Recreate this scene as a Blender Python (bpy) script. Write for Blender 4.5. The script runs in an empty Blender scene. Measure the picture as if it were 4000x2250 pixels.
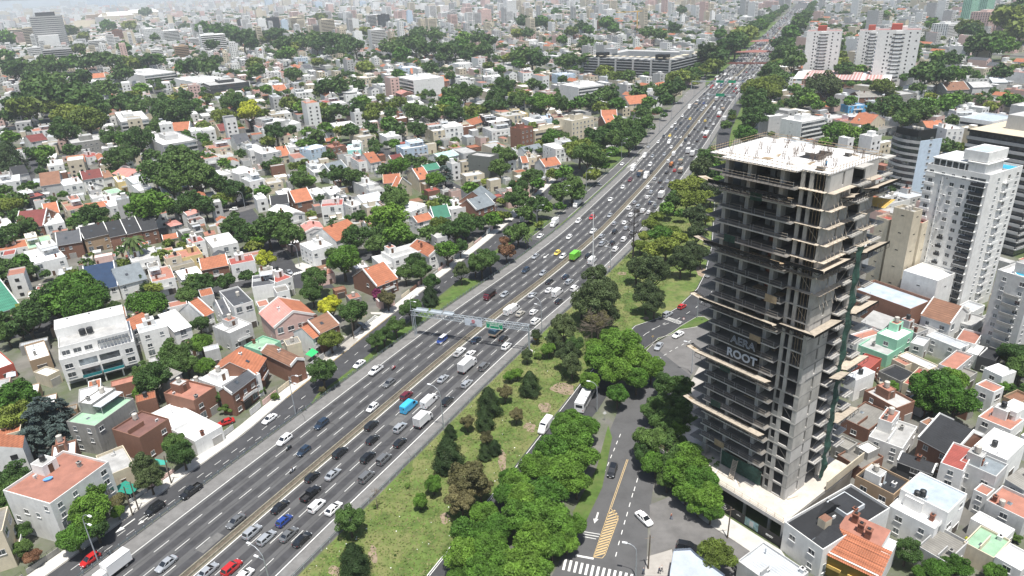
import bpy, math, random
import numpy as np
from mathutils import Vector, Matrix
R = math.radians
sc = bpy.context.scene
COL = sc.collection
random.seed(7); rng = np.random.default_rng(7)
# ------------------------------------------------------------------ camera, sky, sun, exposure
F, CX, CY, H = 1758.0, 1288.0, 724.5, 105.0
dx_, dy_ = 1473.0 - CX, 4703.0 - CY
_dn = np.array([dx_, -dy_, -F]); _dn /= np.linalg.norm(_dn)
_up = -_dn; _f = np.array([0, 0, -1.0]); _Y = _f - _up * _f.dot(_up); _Y /= np.linalg.norm(_Y)
ROT = np.array([np.cross(_Y, _up), _Y, _up])
cd = bpy.data.cameras.new('camera'); cam = bpy.data.objects.new('camera', cd); COL.objects.link(cam)
cd.sensor_width = 36.0; cd.lens = 36.0 * F / 2576.0; cd.clip_start = 1.0; cd.clip_end = 30000.0
cam.matrix_world = Matrix.Translation((0, 0, H)) @ Matrix([list(r) for r in ROT]).to_4x4()
sc.camera = cam
SUN = Vector((0.05, -0.27, 0.96)).normalized()
w = bpy.data.worlds.new('World'); sc.world = w; w.use_nodes = True
nt = w.node_tree; nt.nodes.clear()
sky = nt.nodes.new('ShaderNodeTexSky'); sky.sky_type = 'NISHITA'; sky.sun_disc = False
sky.sun_elevation = math.asin(SUN.z); sky.sun_rotation = math.atan2(SUN.x, SUN.y)
sky.air_density = 1.2; sky.dust_density = 2.5
bgn = nt.nodes.new('ShaderNodeBackground'); bgn.inputs[1].default_value = 0.09
wo = nt.nodes.new('ShaderNodeOutputWorld')
nt.links.new(sky.outputs[0], bgn.inputs[0]); nt.links.new(bgn.outputs[0], wo.inputs[0])
sl = bpy.data.lights.new('sun', 'SUN'); sl.energy = 5.0; sl.angle = R(0.55); sl.color = (1.0, 0.965, 0.91)
so = bpy.data.objects.new('sun', sl); COL.objects.link(so)
so.rotation_euler = SUN.to_track_quat('Z', 'Y').to_euler()
sc.view_settings.view_transform = 'Standard'; sc.view_settings.look = 'None'
sc.view_settings.exposure = 0.42; sc.view_settings.gamma = 1.0; sc.view_settings.use_curve_mapping = False
sc.cycles.use_denoising = True
sc.cycles.max_bounces = 6; sc.cycles.volume_bounces = 1; sc.cycles.transparent_max_bounces = 6
# ------------------------------------------------------------------ picture <-> place
def g(x, y, z=0.0):                       # the place at height z that the photo shows at (x, y)
    d = ROT @ np.array([x - CX, -(y - CY), -F]); t = (z - H) / d[2]
    return float(d[0] * t), float(d[1] * t)
def pr(X, Y, Z=0.0):
    c = ROT.T @ np.array([X, Y, Z - H])
    if c[2] > -1: return -9999, 9999
    return CX + F * c[0] / -c[2], CY - F * c[1] / -c[2]
OX = [0, 644, 1288, 1932]; OY = [0, 362.6, 725.1, 1086.4]; TK = 0.2502
def T(i, j, x, y): return (OX[i] + x * TK, OY[j] + y * TK)
def G(i, j, x, y, z=0.0): return g(*T(i, j, x, y), z)
# ------------------------------------------------------------------ materials
MAT = {}
def mat(name, col, rough=0.8, metal=0.0, noise=0.12, scale=0.6, stain=0.0, kind=None, spec=0.35, col2=None):
    if name in MAT: return MAT[name]
    m = bpy.data.materials.new(name); m.use_nodes = True; t = m.node_tree; N = t.nodes; L = t.links
    b = N['Principled BSDF']; b.inputs['Roughness'].default_value = rough; b.inputs['Metallic'].default_value = metal
    b.inputs['Specular IOR Level'].default_value = spec
    tc = N.new('ShaderNodeTexCoord'); c = (*col, 1)
    last = None
    def mixc(fac, a, bb, typ='MIX'):
        x = N.new('ShaderNodeMix'); x.data_type = 'RGBA'; x.blend_type = typ
        if hasattr(fac, 'links'): L.new(fac, x.inputs[0])
        else: x.inputs[0].default_value = fac
        for s, v in ((6, a), (7, bb)):
            if hasattr(v, 'links'): L.new(v, x.inputs[s])
            else: x.inputs[s].default_value = v
        return x.outputs[2]
    def nz(sc_, det=4, src=None, rough_=0.6):
        n = N.new('ShaderNodeTexNoise'); n.inputs['Scale'].default_value = sc_; n.inputs['Detail'].default_value = det
        n.inputs['Roughness'].default_value = rough_
        L.new(src or tc.outputs['Object'], n.inputs['Vector']); return n.outputs[0]
    def ramp(v, a, bb, lo=0.0, hi=1.0):
        r = N.new('ShaderNodeMapRange'); L.new(v, r.inputs[0]); r.inputs[1].default_value = a; r.inputs[2].default_value = bb
        r.inputs[3].default_value = lo; r.inputs[4].default_value = hi; return r.outputs[0]
    dark = tuple(v * (1 - 2.2 * noise) for v in col) + (1,); lite = tuple(min(1, v * (1 + noise)) for v in col) + (1,)
    base = mixc(ramp(nz(scale), 0.3, 0.7), dark, lite)
    oi = N.new('ShaderNodeObjectInfo')
    if kind == 'tile' or kind == 'corr' or kind == 'slate':   # rows run along local x, courses down local y
        sep = N.new('ShaderNodeSeparateXYZ'); L.new(tc.outputs['Object'], sep.inputs[0])
        def wave(o, per):
            mm = N.new('ShaderNodeMath'); mm.operation = 'MULTIPLY'; L.new(o, mm.inputs[0]); mm.inputs[1].default_value = 2 * math.pi / per
            s = N.new('ShaderNodeMath'); s.operation = 'SINE'; L.new(mm.outputs[0], s.inputs[0]); return ramp(s.outputs[0], -1, 1)
        pa = {'tile': (0.55, 0.9), 'corr': (0.6, 9), 'slate': (9, 0.55)}[kind]
        if pa[0] < 5: base = mixc(0.30, base, mixc(wave(sep.outputs[0], pa[0]), (0.35, 0.35, 0.35, 1), (1.3, 1.3, 1.3, 1)), 'MULTIPLY')
        if pa[1] < 5: base = mixc(0.22, base, mixc(wave(sep.outputs[2], pa[1] * 0.5), (0.4, 0.4, 0.4, 1), (1.25, 1.25, 1.25, 1)), 'MULTIPLY')
        base = mixc(ramp(nz(2.5, 3), 0.5, 0.75, 0, 0.45), base, tuple(v * 0.62 for v in col) + (1,))
    if kind == 'brick':
        br = N.new('ShaderNodeTexNoise'); br.inputs['Scale'].default_value = 9; L.new(tc.outputs['Object'], br.inputs['Vector'])
        base = mixc(ramp(br.outputs[0], 0.4, 0.65), base, tuple(v * 0.6 for v in col) + (1,))
    if stain > 0:
        mp = N.new('ShaderNodeMapping'); mp.inputs['Scale'].default_value = (1.6, 1.6, 0.22); L.new(tc.outputs['Object'], mp.inputs[0])
        s1 = nz(1.0, 6, mp.outputs[0], 0.7); s2 = nz(0.25, 4, None, 0.65)
        st = tuple(v * 0.42 + 0.015 for v in col) + (1,)
        base = mixc(ramp(s1, 0.52, 0.78, 0, stain), base, st)
        base = mixc(ramp(s2, 0.5, 0.72, 0, stain * 0.8), base, st)
    if col2 is not None:
        base = mixc(ramp(nz(scale * 0.35, 8, None, 0.7), 0.44, 0.6), base, (*col2, 1))
    if kind != 'paint':   # each thing a slightly different tone
        v = N.new('ShaderNodeHueSaturation'); L.new(base, v.inputs['Color']); L.new(ramp(oi.outputs['Random'], 0, 1, 0.86, 1.1), v.inputs['Value']); base = v.outputs[0]
    L.new(base, b.inputs['Base Color'])
    if kind == 'paint': b.inputs['Coat Weight'].default_value = 0.5; b.inputs['Coat Roughness'].default_value = 0.06
    if kind in ('rough', 'tile', 'corr', 'slate', 'brick'):
        bp = N.new('ShaderNodeBump'); bp.inputs['Strength'].default_value = 0.5; bp.inputs['Distance'].default_value = 0.06
        L.new(nz(5 if kind == 'rough' else 8, 4), bp.inputs['Height']); L.new(bp.outputs[0], b.inputs['Normal'])
    MAT[name] = m; return m
WALL = {  # key: (colour, name, stain)
 'w': ((.76, .76, .74), 'white', .30), 'g': ((.50, .50, .49), 'light grey', .45), 'c': ((.62, .55, .42), 'beige', .35),
 'k': ((.06, .062, .065), 'charcoal', .1), 'b': ((.27, .14, .095), 'brown brick', .2), 'y': ((.62, .50, .24), 'pale yellow', .25),
 'm': ((.30, .58, .42), 'mint green', .15), 'a': ((.36, .68, .62), 'aqua', .15), 'p': ((.66, .47, .42), 'pink', .25),
 't': ((.36, .26, .17), 'tan', .25), 's': ((.30, .295, .275), 'stained concrete', .8), 'u': ((.50, .60, .70), 'pale blue', .2),
 'q': ((.155, .165, .15), 'olive grey', .1), 'r': ((.42, .10, .07), 'red', .2), 'x': ((.10, .36, .62), 'bright blue', .1)}
ROOF = {
 'w': ((.80, .80, .79), 'white flat roof', .18, None), 'g': ((.42, .42, .41), 'grey roof', .5, None), 'r': ((.36, .165, .12), 'terracotta roof', .4, None),
 'o': ((.40, .150, .080), 'orange tile roof', .12, 'tile'), 'n': ((.26, .135, .085), 'brown tile roof', .3, 'tile'), 'd': ((.028, .03, .034), 'black roof', .1, 'slate'),
 'D': ((.085, .09, .10), 'dark slate roof', .3, 'slate'), 'v': ((.022, .05, .11), 'navy tile roof', .1, 'slate'), 'e': ((.05, .20, .13), 'green tile roof', .3, 'tile'),
 'E': ((.30, .48, .33), 'pale green roof', .35, None), 'h': ((.17, .045, .04), 'maroon roof', .2, 'slate'), 'l': ((.52, .55, .58), 'pale metal roof', .3, 'corr'),
 'p': ((.58, .27, .23), 'pink metal roof', .3, 'corr'), 's': ((.22, .21, .19), 'weathered roof', .7, None), 'R': ((.36, .095, .075), 'red roof', .2, 'corr'),
 'G': ((.20, .23, .25), 'slate grey roof', .25, 'slate'), 'B': ((.36, .42, .48), 'pale blue roof', .2, None), 'c': ((.27, .26, .235), 'corrugated grey roof', .5, 'corr'),
 'M': ((.19, .10, .085), 'weathered maroon roof', .8, None), 'T': ((.38, .55, .52), 'teal metal roof', .2, 'corr')}
def wm(k): c = WALL[k]; return mat('wall ' + c[1], c[0], .85, noise=.05, stain=c[2], kind='brick' if k == 'b' else None)
def rm(k): c = ROOF[k]; return mat('roof ' + c[1] + k, c[0], .75 if k not in 'lTpR' else .5, noise=.10, scale=.4, stain=c[2], kind=c[3])
GLASS = mat('window glass', (.06, .07, .08), .08, noise=.3, scale=.8, spec=.8, kind='paint')
GLASS2 = mat('curtained glass', (.20, .23, .25), .25, noise=.5, scale=.35, spec=.6)
FRAME = mat('window frame', (.66, .66, .65), .5, noise=.04)
DARK = mat('shaded opening', (.03, .03, .032), .7, noise=.2)
METAL = mat('galvanised steel', (.42, .45, .48), .45, .4, noise=.1)
TANK = mat('water tank', (.50, .47, .42), .6, noise=.1)
TANKK = mat('black water tank', (.03, .033, .036), .45, noise=.1)
BRICK = mat('chimney brick', (.24, .10, .065), .85, kind='brick')
# ------------------------------------------------------------------ mesh helpers
class MB:
    def __init__(s): s.v = []; s.f = []; s.m = []; s.mats = []
    def mi(s, m):
        if m not in s.mats: s.mats.append(m)
        return s.mats.index(m)
    def poly(s, pts, m):
        n = len(s.v); s.v += [tuple(p) for p in pts]; s.f.append(tuple(range(n, n + len(pts)))); s.m.append(s.mi(m))
    def box(s, x0, y0, z0, x1, y1, z1, m, top=None):
        n = len(s.v); s.v += [(x0, y0, z0), (x1, y0, z0), (x1, y1, z0), (x0, y1, z0), (x0, y0, z1), (x1, y0, z1), (x1, y1, z1), (x0, y1, z1)]
        k = s.mi(m); kt = s.mi(top) if top else k
        for q in ((0, 3, 2, 1), (0, 1, 5, 4), (1, 2, 6, 5), (2, 3, 7, 6), (3, 0, 4, 7)): s.f.append(tuple(n + i for i in q)); s.m.append(k)
        s.f.append((n + 4, n + 5, n + 6, n + 7)); s.m.append(kt)
    def bar(s, a, b, r, m, n=4):                # a straight bar between two points
        a = Vector(a); b = Vector(b); d = (b - a)
        if d.length < 1e-6: return
        d.normalize(); u = d.orthogonal().normalized(); w_ = d.cross(u); k = s.mi(m); o = len(s.v)
        for p in (a, b):
            for i in range(n):
                t = 2 * math.pi * (i + .5) / n; s.v.append(tuple(p + (u * math.cos(t) + w_ * math.sin(t)) * r))
        for i in range(n):
            j = (i + 1) % n; s.f.append((o + i, o + j, o + n + j, o + n + i)); s.m.append(k)
        s.f.append(tuple(o + i for i in reversed(range(n)))); s.m.append(k); s.f.append(tuple(o + n + i for i in range(n))); s.m.append(k)
    def tube(s, pts, rs, m, n=7):
        k = s.mi(m); o = len(s.v)
        for q, p in enumerate(pts):
            p = Vector(p); d = (Vector(pts[min(q + 1, len(pts) - 1)]) - Vector(pts[max(q - 1, 0)])).normalized()
            u = d.cross(Vector((0.13, 1, 0.07))).normalized(); w_ = d.cross(u)
            for i in range(n):
                t = 2 * math.pi * i / n; s.v.append(tuple(p + (u * math.cos(t) + w_ * math.sin(t)) * rs[q]))
        for q in range(len(pts) - 1):
            for i in range(n):
                j = (i + 1) % n; s.f.append((o + q * n + i, o + q * n + j, o + (q + 1) * n + j, o + (q + 1) * n + i)); s.m.append(k)
        s.f.append(tuple(o + (len(pts) - 1) * n + i for i in range(n))); s.m.append(k)
    def cyl(s, x, y, z0, z1, r, m, n=12, r2=None):
        s.tube([(x, y, z0), (x, y, z1)], [r, r if r2 is None else r2], m, n)
    def mesh(s, name):
        me = bpy.data.meshes.new(name); me.from_pydata(s.v, [], s.f)
        for m in s.mats: me.materials.append(m)
        me.polygons.foreach_set('material_index', s.m); me.update(); return me
    def build(s, name, parent=None, loc=None, rz=0, smooth=False):
        me = s.mesh(name)
        if smooth: me.polygons.foreach_set('use_smooth', [True] * len(me.polygons))
        return put(me, name, parent, loc, rz)
def put(me, name, parent=None, loc=None, rz=0.0, scale=None):
    o = bpy.data.objects.new(name, me); COL.objects.link(o)
    if parent is not None: o.parent = parent
    if loc is not None: o.location = loc
    if rz: o.rotation_euler = (0, 0, rz)
    if scale is not None: o.scale = scale
    return o
def empty(name, loc, rz=0.0):
    o = bpy.data.objects.new(name, None); COL.objects.link(o); o.location = loc; o.rotation_euler = (0, 0, rz); o.empty_display_size = .5; return o
def tag(o, label=None, cat=None, group=None, kind=None):
    if label: o['label'] = label
    if cat: o['category'] = cat
    if group: o['group'] = group
    if kind: o['kind'] = kind
    return o
# labels that single a thing out: its look, then where it is from the nearest landmark, then its rank there
LM = [('the green box truck', 1448, 645), ('the sign gantry', 1190, 800), ('the sky blue van', 1028, 1020), ('the unfinished concrete tower', 2000, 800),
 ('the white balcony tower', 2440, 560), ('the curved balcony tower', 2290, 380), ('the navy roofed house', 245, 700), ('the white carport block', 225, 880),
 ('the red terrace block', 130, 1250), ('the row of black roofs', 330, 575), ('the cypress', 873, 515), ('the olive grey block', 1200, 405),
 ('the blue cedar', 115, 1080), ('the pink gabled house', 745, 790), ('the yellow leaved tree', 832, 765), ('the blue and white van', 1111, 853),
 ('the striped warehouse', 2115, 195), ('the twin white towers', 2215, 120), ('the grey courtyard block', 1620, 150), ('the brick office block', 1450, 305),
 ('the glass stepped tower', 140, 80), ('the white barracks roof', 290, 40), ('the striped avenue island', 1525, 1350), ('the mint green house', 2250, 850),
 ('the pale blue roofed house', 2335, 1270), ('the orange tiled house', 2160, 1400), ('the leafless tree', 1592, 600), ('the white avenue bus', 1470, 1000),
 ('the brick banded house', 800, 630), ('the traffic island', 1760, 800), ('the white modern block', 1065, 210), ('the black boxed rooftop', 2300, 335),
 ('the concrete terraces block', 435, 365), ('the bell tower', 660, 135), ('the slate gabled row', 1215, 500), ('the overhead footbridge', 1870, 150),
 ('the black roofed complex', 2080, 1310), ('the salmon roof', 2400, 910), ('the lollipop tree', 1059, 1265), ('the bright blue shed', 2150, 268)]
PEND = []
def later(o, base, px, py, cat, group, skip=None): PEND.append((o, base, px, py, cat, group, skip))
ORD = ['', 'second', 'third', 'fourth', 'fifth', 'sixth', 'seventh', 'eighth', 'ninth', 'tenth', 'eleventh', 'twelfth']
def flush_labels():
    groups = {}
    for o, base, x, y, cat, grp, skip in PEND:
        best = min((math.hypot(x - l[1], (y - l[2]) * 1.3), l) for l in LM if l[0] != skip)[1]
        dx, dy = x - best[1], y - best[2]
        rel = ('right of' if dx > 0 else 'left of') if abs(dx) > abs(dy) * 1.3 else ('below' if dy > 0 else 'above')
        tag(o, None, cat, grp)
        groups.setdefault((base, rel, best[0]), []).append((math.hypot(dx, dy), o))
    for (base, rel, lm), L_ in groups.items():
        L_.sort(key=lambda t: t[0])
        for n, (_, o) in enumerate(L_):
            s = '%s %s %s' % (base, rel, lm)
            if len(L_) > 1:
                s += ', nearest' if n == 0 else ', %s nearest' % (ORD[n] if n < len(ORD) else '%dth' % (n + 1))
            o['label'] = ' '.join(s.replace(' two storey', '').split()) if len(s.split()) > 16 else s
# ------------------------------------------------------------------ the highway's centre line
MP = [(475,1448.6),(560,1374),(643.5,1301),(770,1194),(899,1086),(1127.3,889.4),(1187.3,843.4),(1237,802),(1288.6,762),(1366,708),(1416.8,662.6),(1459.8,629.6),(1512.8,581.6),(1621,466),(1659,423),(1688,387),(1710,362),(1739,324),(1778,273.7),(1797,250.8),(1828,217.8),(1867,178.8),(1904,136.8),(1950,90),(1985,50)]
P_ = np.array([g(*p) for p in MP]); d0 = P_[0] - P_[2]; d0 /= np.linalg.norm(d0)
P_ = np.vstack([P_[0] + d0 * 60 + np.array([-2.0, 0]), P_, P_[-1] + (P_[-1] - P_[-2]) / np.linalg.norm(P_[-1] - P_[-2]) * 900])
S_ = np.concatenate([[0], np.cumsum(np.linalg.norm(np.diff(P_, axis=0), axis=1))]) - 60
ss = np.arange(-60, S_[-1], 6.0)
MX = np.interp(ss, S_, P_[:, 0]); MY = np.interp(ss, S_, P_[:, 1])
for _ in range(14):
    MX[1:-1] = (MX[:-2] + 2 * MX[1:-1] + MX[2:]) / 4; MY[1:-1] = (MY[:-2] + 2 * MY[1:-1] + MY[2:]) / 4
def hw(s, off=0.0):                        # point at station s, off metres right of the median; heading
    x = np.interp(s, ss, MX); y = np.interp(s, ss, MY); x1 = np.interp(s + 3, ss, MX); y1 = np.interp(s + 3, ss, MY); x0 = np.interp(s - 3, ss, MX); y0 = np.interp(s - 3, ss, MY)
    d = math.hypot(x1 - x0, y1 - y0); tx, ty = (x1 - x0) / d, (y1 - y0) / d
    return x + ty * off, y - tx * off, math.atan2(ty, tx)
def hoff(X, Y):
    i = int(np.argmin((MX - X) ** 2 + (MY - Y) ** 2)); i = min(max(i, 1), len(MX) - 2)
    tx, ty = MX[i + 1] - MX[i - 1], MY[i + 1] - MY[i - 1]; d = math.hypot(tx, ty); tx /= d; ty /= d
    return (X - MX[i]) * ty - (Y - MY[i]) * tx, ss[i] + (X - MX[i]) * tx + (Y - MY[i]) * ty
def strip(mb, s0, s1, o0, o1, z, m, step=6.0):
    n = max(1, int((s1 - s0) / step)); A = [s0 + (s1 - s0) * i / n for i in range(n + 1)]
    for a, b in zip(A, A[1:]):
        f0 = o0(a) if callable(o0) else o0; f1 = o1(a) if callable(o1) else o1; e0 = o0(b) if callable(o0) else o0; e1 = o1(b) if callable(o1) else o1
        p = [hw(a, f0), hw(a, f1), hw(b, e1), hw(b, e0)]
        mb.poly([(q[0], q[1], z) for q in p], m)
# ------------------------------------------------------------------ ground and roads
ASPH = mat('asphalt', (.106, .106, .107), .9, noise=.10, scale=.25, stain=.25, spec=.2)
ASPHN = mat('darker asphalt', (.062, .063, .067), .9, noise=.10, scale=.3, stain=.2, spec=.2)
ASPHL = mat('worn asphalt', (.165, .16, .155), .9, noise=.10, scale=.3, stain=.3, spec=.2)
CONC = mat('pavement', (.36, .34, .31), .9, noise=.10, scale=.5, stain=.35)
CONCL = mat('pale pavement', (.50, .485, .45), .9, noise=.10, scale=.5, stain=.4)
WPAINT = mat('white road paint', (.66, .66, .63), .7, noise=.10, scale=1.5)
YPAINT = mat('yellow road paint', (.50, .37, .19), .7, noise=.10, scale=1.5)
GRASS = mat('grass', (.098, .152, .034), .95, noise=.22, scale=.35, kind='rough', col2=(.165, .175, .065))
GRASSG = mat('green grass', (.075, .13, .026), .95, noise=.2, scale=.5, kind='rough', col2=(.09, .12, .035))
SOIL = mat('bare soil', (.27, .21, .15), .95, noise=.15, scale=.8, stain=.2)
CITY = mat('city ground', (.155, .15, .135), .9, noise=.2, scale=.08, stain=.3, col2=(.07, .095, .035))
MED = mat('median concrete', (.30, .275, .21), .9, noise=.12, scale=1.2, stain=.6)
GALV = mat('blue grey steel', (.16, .20, .215), .5, .3, noise=.12)
def structure(mb, name): return tag(mb.build(name), kind='structure')
m = MB()
c0 = 14000
m.poly([(-c0, -2000, 0), (c0, -2000, 0), (c0, 22000, 0), (-c0, 22000, 0)], CITY); structure(m, 'ground')
m = MB(); strip(m, -58, 2600, -19.8, 19.9, .06, ASPH, 8); structure(m, 'highway')
m = MB()                                     # tyre-darkened lanes and sealed joints lie on the asphalt
SH_ = mat('pale asphalt patch', (.15, .148, .144), .9, noise=.12, scale=.8)
LANEDARK = mat('tyre polished asphalt', (.066, .066, .070), .8, noise=.15, scale=.4, stain=.3, spec=.25)
for o in (-13.6, -9.95, -6.3, -2.65, 2.9, 6.6, 10.3, 14.2): strip(m, -58, 900, o - .95, o + .95, .066, LANEDARK, 8)
SEAL = mat('crack sealant', (.035, .035, .037), .6, noise=.1)
for o in (-11.8, -8.0, -4.4, 4.9, 8.6, 12.3):
    s = -50
    while s < 520:
        l = random.uniform(10, 50); q = random.uniform(-.25, .25)
        if random.random() < .6: strip(m, s, s + l, lambda a, q=q, o=o: o + q + .18 * math.sin(a * .31) - .04, lambda a, q=q, o=o: o + q + .18 * math.sin(a * .31) + .05, .072, SEAL, 3)
        s += l + random.uniform(3, 15)
for s in (52, 100, 118, 172, 210, 262, 330, 395):
    pts = [hw(s + 4 * math.sin(k * .9 + s) * .4, -19 + 38 * k / 24) for k in range(25)]
    for a, b in zip(pts, pts[1:]): m.poly([(a[0], a[1] - .09, .073), (b[0], b[1] - .09, .073), (b[0], b[1] + .09, .073), (a[0], a[1] + .09, .073)], SEAL)
PATCH = mat('asphalt patch', (.05, .05, .052), .9, noise=.15, scale=.8)
rp = random.Random(3)
for _ in range(34):
    s = rp.uniform(-50, 420); o = rp.choice((-13.6, -9.95, -6.3, -2.65, 2.9, 6.6, 10.3, 14.2)) + rp.uniform(-.6, .6); L = rp.uniform(.8, 6); strip(m, s, s + L, o - rp.uniform(.3, 1.3), o + rp.uniform(.3, 1.2), .070, PATCH if rp.random() < .6 else SH_, 3)
structure(m, 'asphalt_wear')
SH = mat('shoulder asphalt', (.175, .172, .167), .9, noise=.12, scale=.5, stain=.3, spec=.2)
m = MB(); strip(m, -58, 900, -19.4, -15.7, .068, SH); strip(m, -58, 900, 16.4, 19.3, .068, SH); structure(m, 'hard_shoulder')
def ppoly(mb, pts, z, m_): mb.poly([(*g(x, y, z), z) for x, y in pts][::1], m_)
# park and verges
m = MB(); strip(m, -58, 400, 20.2, lambda s: 43.5 if s < 100 else min(60, 43.5 + (s - 100) * .16), .02, GRASS, 8)
structure(m, 'park_lawn')
m = MB(); strip(m, 55, 230, lambda s: -24.5 if s < 110 else -24.5 - (s - 110) * .12, -20.0, .03, GRASSG); strip(m, 225, 345, -20.6, -19.95, .10, GRASSG); strip(m, 400, 900, 24, 33, .02, GRASSG); strip(m, 330, 410, -40, -26, .03, GRASSG)
strip(m, 640, 1600, -34, -20.2, .02, GRASSG); strip(m, 900, 1700, 20.4, 36, .02, GRASSG); structure(m, 'verge_lawn')
# patches of bare soil and lush grass in the park
m = MB()
for (i, j, x, y, rx, ry, mm) in ((1,3,1180,1230,45,90,SOIL),(1,3,790,1400,60,60,SOIL),(1,3,1900,870,50,50,SOIL),(2,2,520,1010,120,60,SOIL),(2,2,330,1200,60,60,SOIL),(2,2,180,1400,60,50,SOIL),(1,3,2480,300,40,120,SOIL),(2,1,1110,1300,45,18,SOIL),(2,1,1150,1250,90,40,GRASSG),(2,1,1150,1360,120,40,GRASSG),(2,2,1180,100,90,60,GRASSG),(2,2,1200,200,80,50,GRASSG),(1,3,2000,20,80,50,GRASSG),(2,2,1350,300,30,14,SOIL),(2,1,1900,1280,50,50,SOIL),(1,3,1500,330,90,90,GRASSG)):
    m.poly([(*G(i, j, x + rx * math.cos(t) * (1 + .2 * math.sin(3 * t + x)), y + ry * math.sin(t) * (1 + .2 * math.cos(2 * t + y)), .05), .05) for t in [-k * math.pi / 10 for k in range(20)]], mm)
structure(m, 'soil_patches')
def kerbo(s): return float(np.interp(s, [-60, 0, 40, 57, 85, 116, 141, 163, 218, 330], [-26.3, -26.3, -26.6, -28.7, -30.9, -34, -37, -39.3, -44.5, -52]))
m = MB(); strip(m, -58, 330, kerbo, lambda s: -20.1 if s < 60 else (kerbo(s) + 8.2 if s > 75 else -22), .04, ASPHN, 5)
strip(m, 150, 205, -30.5, -20.4, .045, ASPHN); strip(m, 200, 400, -26.3, lambda s: -20.6, .05, ASPH, 8); structure(m, 'frontage_road')
m = MB(); strip(m, -58, 330, lambda s: kerbo(s) - 3.6, lambda s: kerbo(s) - .15, .14, CONCL, 5); structure(m, 'sidewalk')
m = MB()
for a in np.arange(-56, 326, 6.0):
    p, q = hw(a, kerbo(a)), hw(a + 6, kerbo(a + 6)); m.bar((p[0], p[1], .07), (q[0], q[1], .07), .11, YPAINT if 55 < a < 110 else CONC)
structure(m, 'kerb')
def tp(i, j, pts): return [T(i, j, *p) for p in pts]
m = MB(); ppoly(m, tp(2, 0, [(1270,1449),(1560,1130),(1830,850),(1870,760),(1885,700),(1960,650),(1950,720),(1945,860),(1830,1000),(1700,1130),(1560,1300),(1400,1449)][::-1]), .05, ASPHL)
structure(m, 'upper_frontage_road')
m = MB()
fl = [(1074,1449),(1269,1206),(1413,1023),(1463,958),(1530,880),(1595,820),(1663,797),(1700,775),(1751,727),(1770,690),(1788,620),(1795,520),(1795,447),(1800,382),(1803,345),(1808,322),(1822,290),(1840,262)]
fr = [(1165,1449),(1350,1220),(1505,1030),(1555,950),(1616,880),(1683,838),(1735,817),(1800,775),(1850,720),(1852,660),(1850,600),(1848,520),(1843,430),(1832,378),(1836,345),(1841,322),(1858,285),(1868,262)]
for a, b, c_, d in zip(fl, fl[1:], fr[1:], fr): ppoly(m, [a, d, c_, b], .04, ASPHN)
structure(m, 'park_road')
m = MB()
al = [(1388,1449),(1450,1330),(1505,1226),(1533,1086),(1560,1020),(1596,958),(1612,905),(1640,868),(1686,843),(1713,828),(1760,815),(1800,800),(1850,775)]
ar = [(1625,1449),(1630,1330),(1640,1250),(1650,1180),(1672,1090),(1690,1030),(1715,980),(1738,945),(1758,918),(1775,905),(1800,885),(1850,860),(1880,830)]
for a, b, c_, d in zip(al, al[1:], ar[1:], ar): ppoly(m, [a, d, c_, b], .05, ASPH if a[1] > 900 else ASPHL)
ppoly(m, [(1700,1449),(1690,1378),(1638,1400),(1634,1270),(1712,1238),(1790,1290),(1860,1350),(1932,1405),(1995,1449)][::-1], .06, ASPHL)
structure(m, 'avenue')
m = MB(); ppoly(m, [(1712,1262),(1740,1240),(1815,1290),(1932,1364),(1965,1384),(2010,1449),(1975,1449),(1930,1416),(1850,1362),(1770,1310)][::-1], .14, CONCL)
ppoly(m, [(1628,1400),(1690,1382),(1704,1449),(1620,1449)][::-1], .14, CONC); ppoly(m, [(1758,925),(1800,890),(1860,860),(1870,920),(1800,985),(1745,1050),(1700,1050),(1738,960)][::-1], .14, CONC)
ppoly(m, [(1440,1290),(1500,1180),(1530,1070),(1540,1100),(1515,1226),(1470,1320)][::-1], .10, GRASSG)
structure(m, 'street_pavement')
m = MB(); isl = tp(2, 2, [(1340,640),(1470,500),(1590,470),(1690,415),(1850,390),(1990,325),(1930,285),(1860,285),(1690,385),(1600,450),(1420,545),(1310,625)])
ppoly(m, isl, .16, GRASSG); structure(m, 'traffic_island')
m = MB(); w3 = [(*g(x, y, .1), .1) for x, y in isl]
for a, b in zip(w3, w3[1:] + w3[:1]): m.bar(a, b, .13, CONCL)
structure(m, 'island_kerb')
# painted markings
m = MB(); mz = .085
def mline(a, b, wd, mt=WPAINT, z=mz):
    a = np.array(a[:2]); b = np.array(b[:2]); d = b - a; L = np.linalg.norm(d)
    if L < .01: return
    n = np.array([-d[1], d[0]]) / L * wd / 2; m.poly([(*(a + n), z), (*(b + n), z), (*(b - n), z), (*(a - n), z)][::-1], mt)
def tl(i, j, x1, y1, x2, y2, wd, mt=WPAINT): mline(G(i, j, x1, y1), G(i, j, x2, y2), wd, mt)
for o, wd in ((-15.45, .22), (-.98, .18), (1.15, .25), (16.15, .25)): strip(m, -58, 1900, o - wd / 2, o + wd / 2, mz, WPAINT, 8)
for o, ph in ((-11.8, 0), (-8.1, 2.2), (-4.5, 4.4), (4.9, 1), (8.65, 3.4), (12.4, 5.6)):
    s = -58 + ph
    while s < 1300:
        if s < 620: strip(m, s, s + 3.7, o - .075, o + .075, mz, WPAINT, 8)
        else: strip(m, s, s + 3.7, o - .12, o + .12, mz, WPAINT, 8)
        s += 8.6
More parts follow.
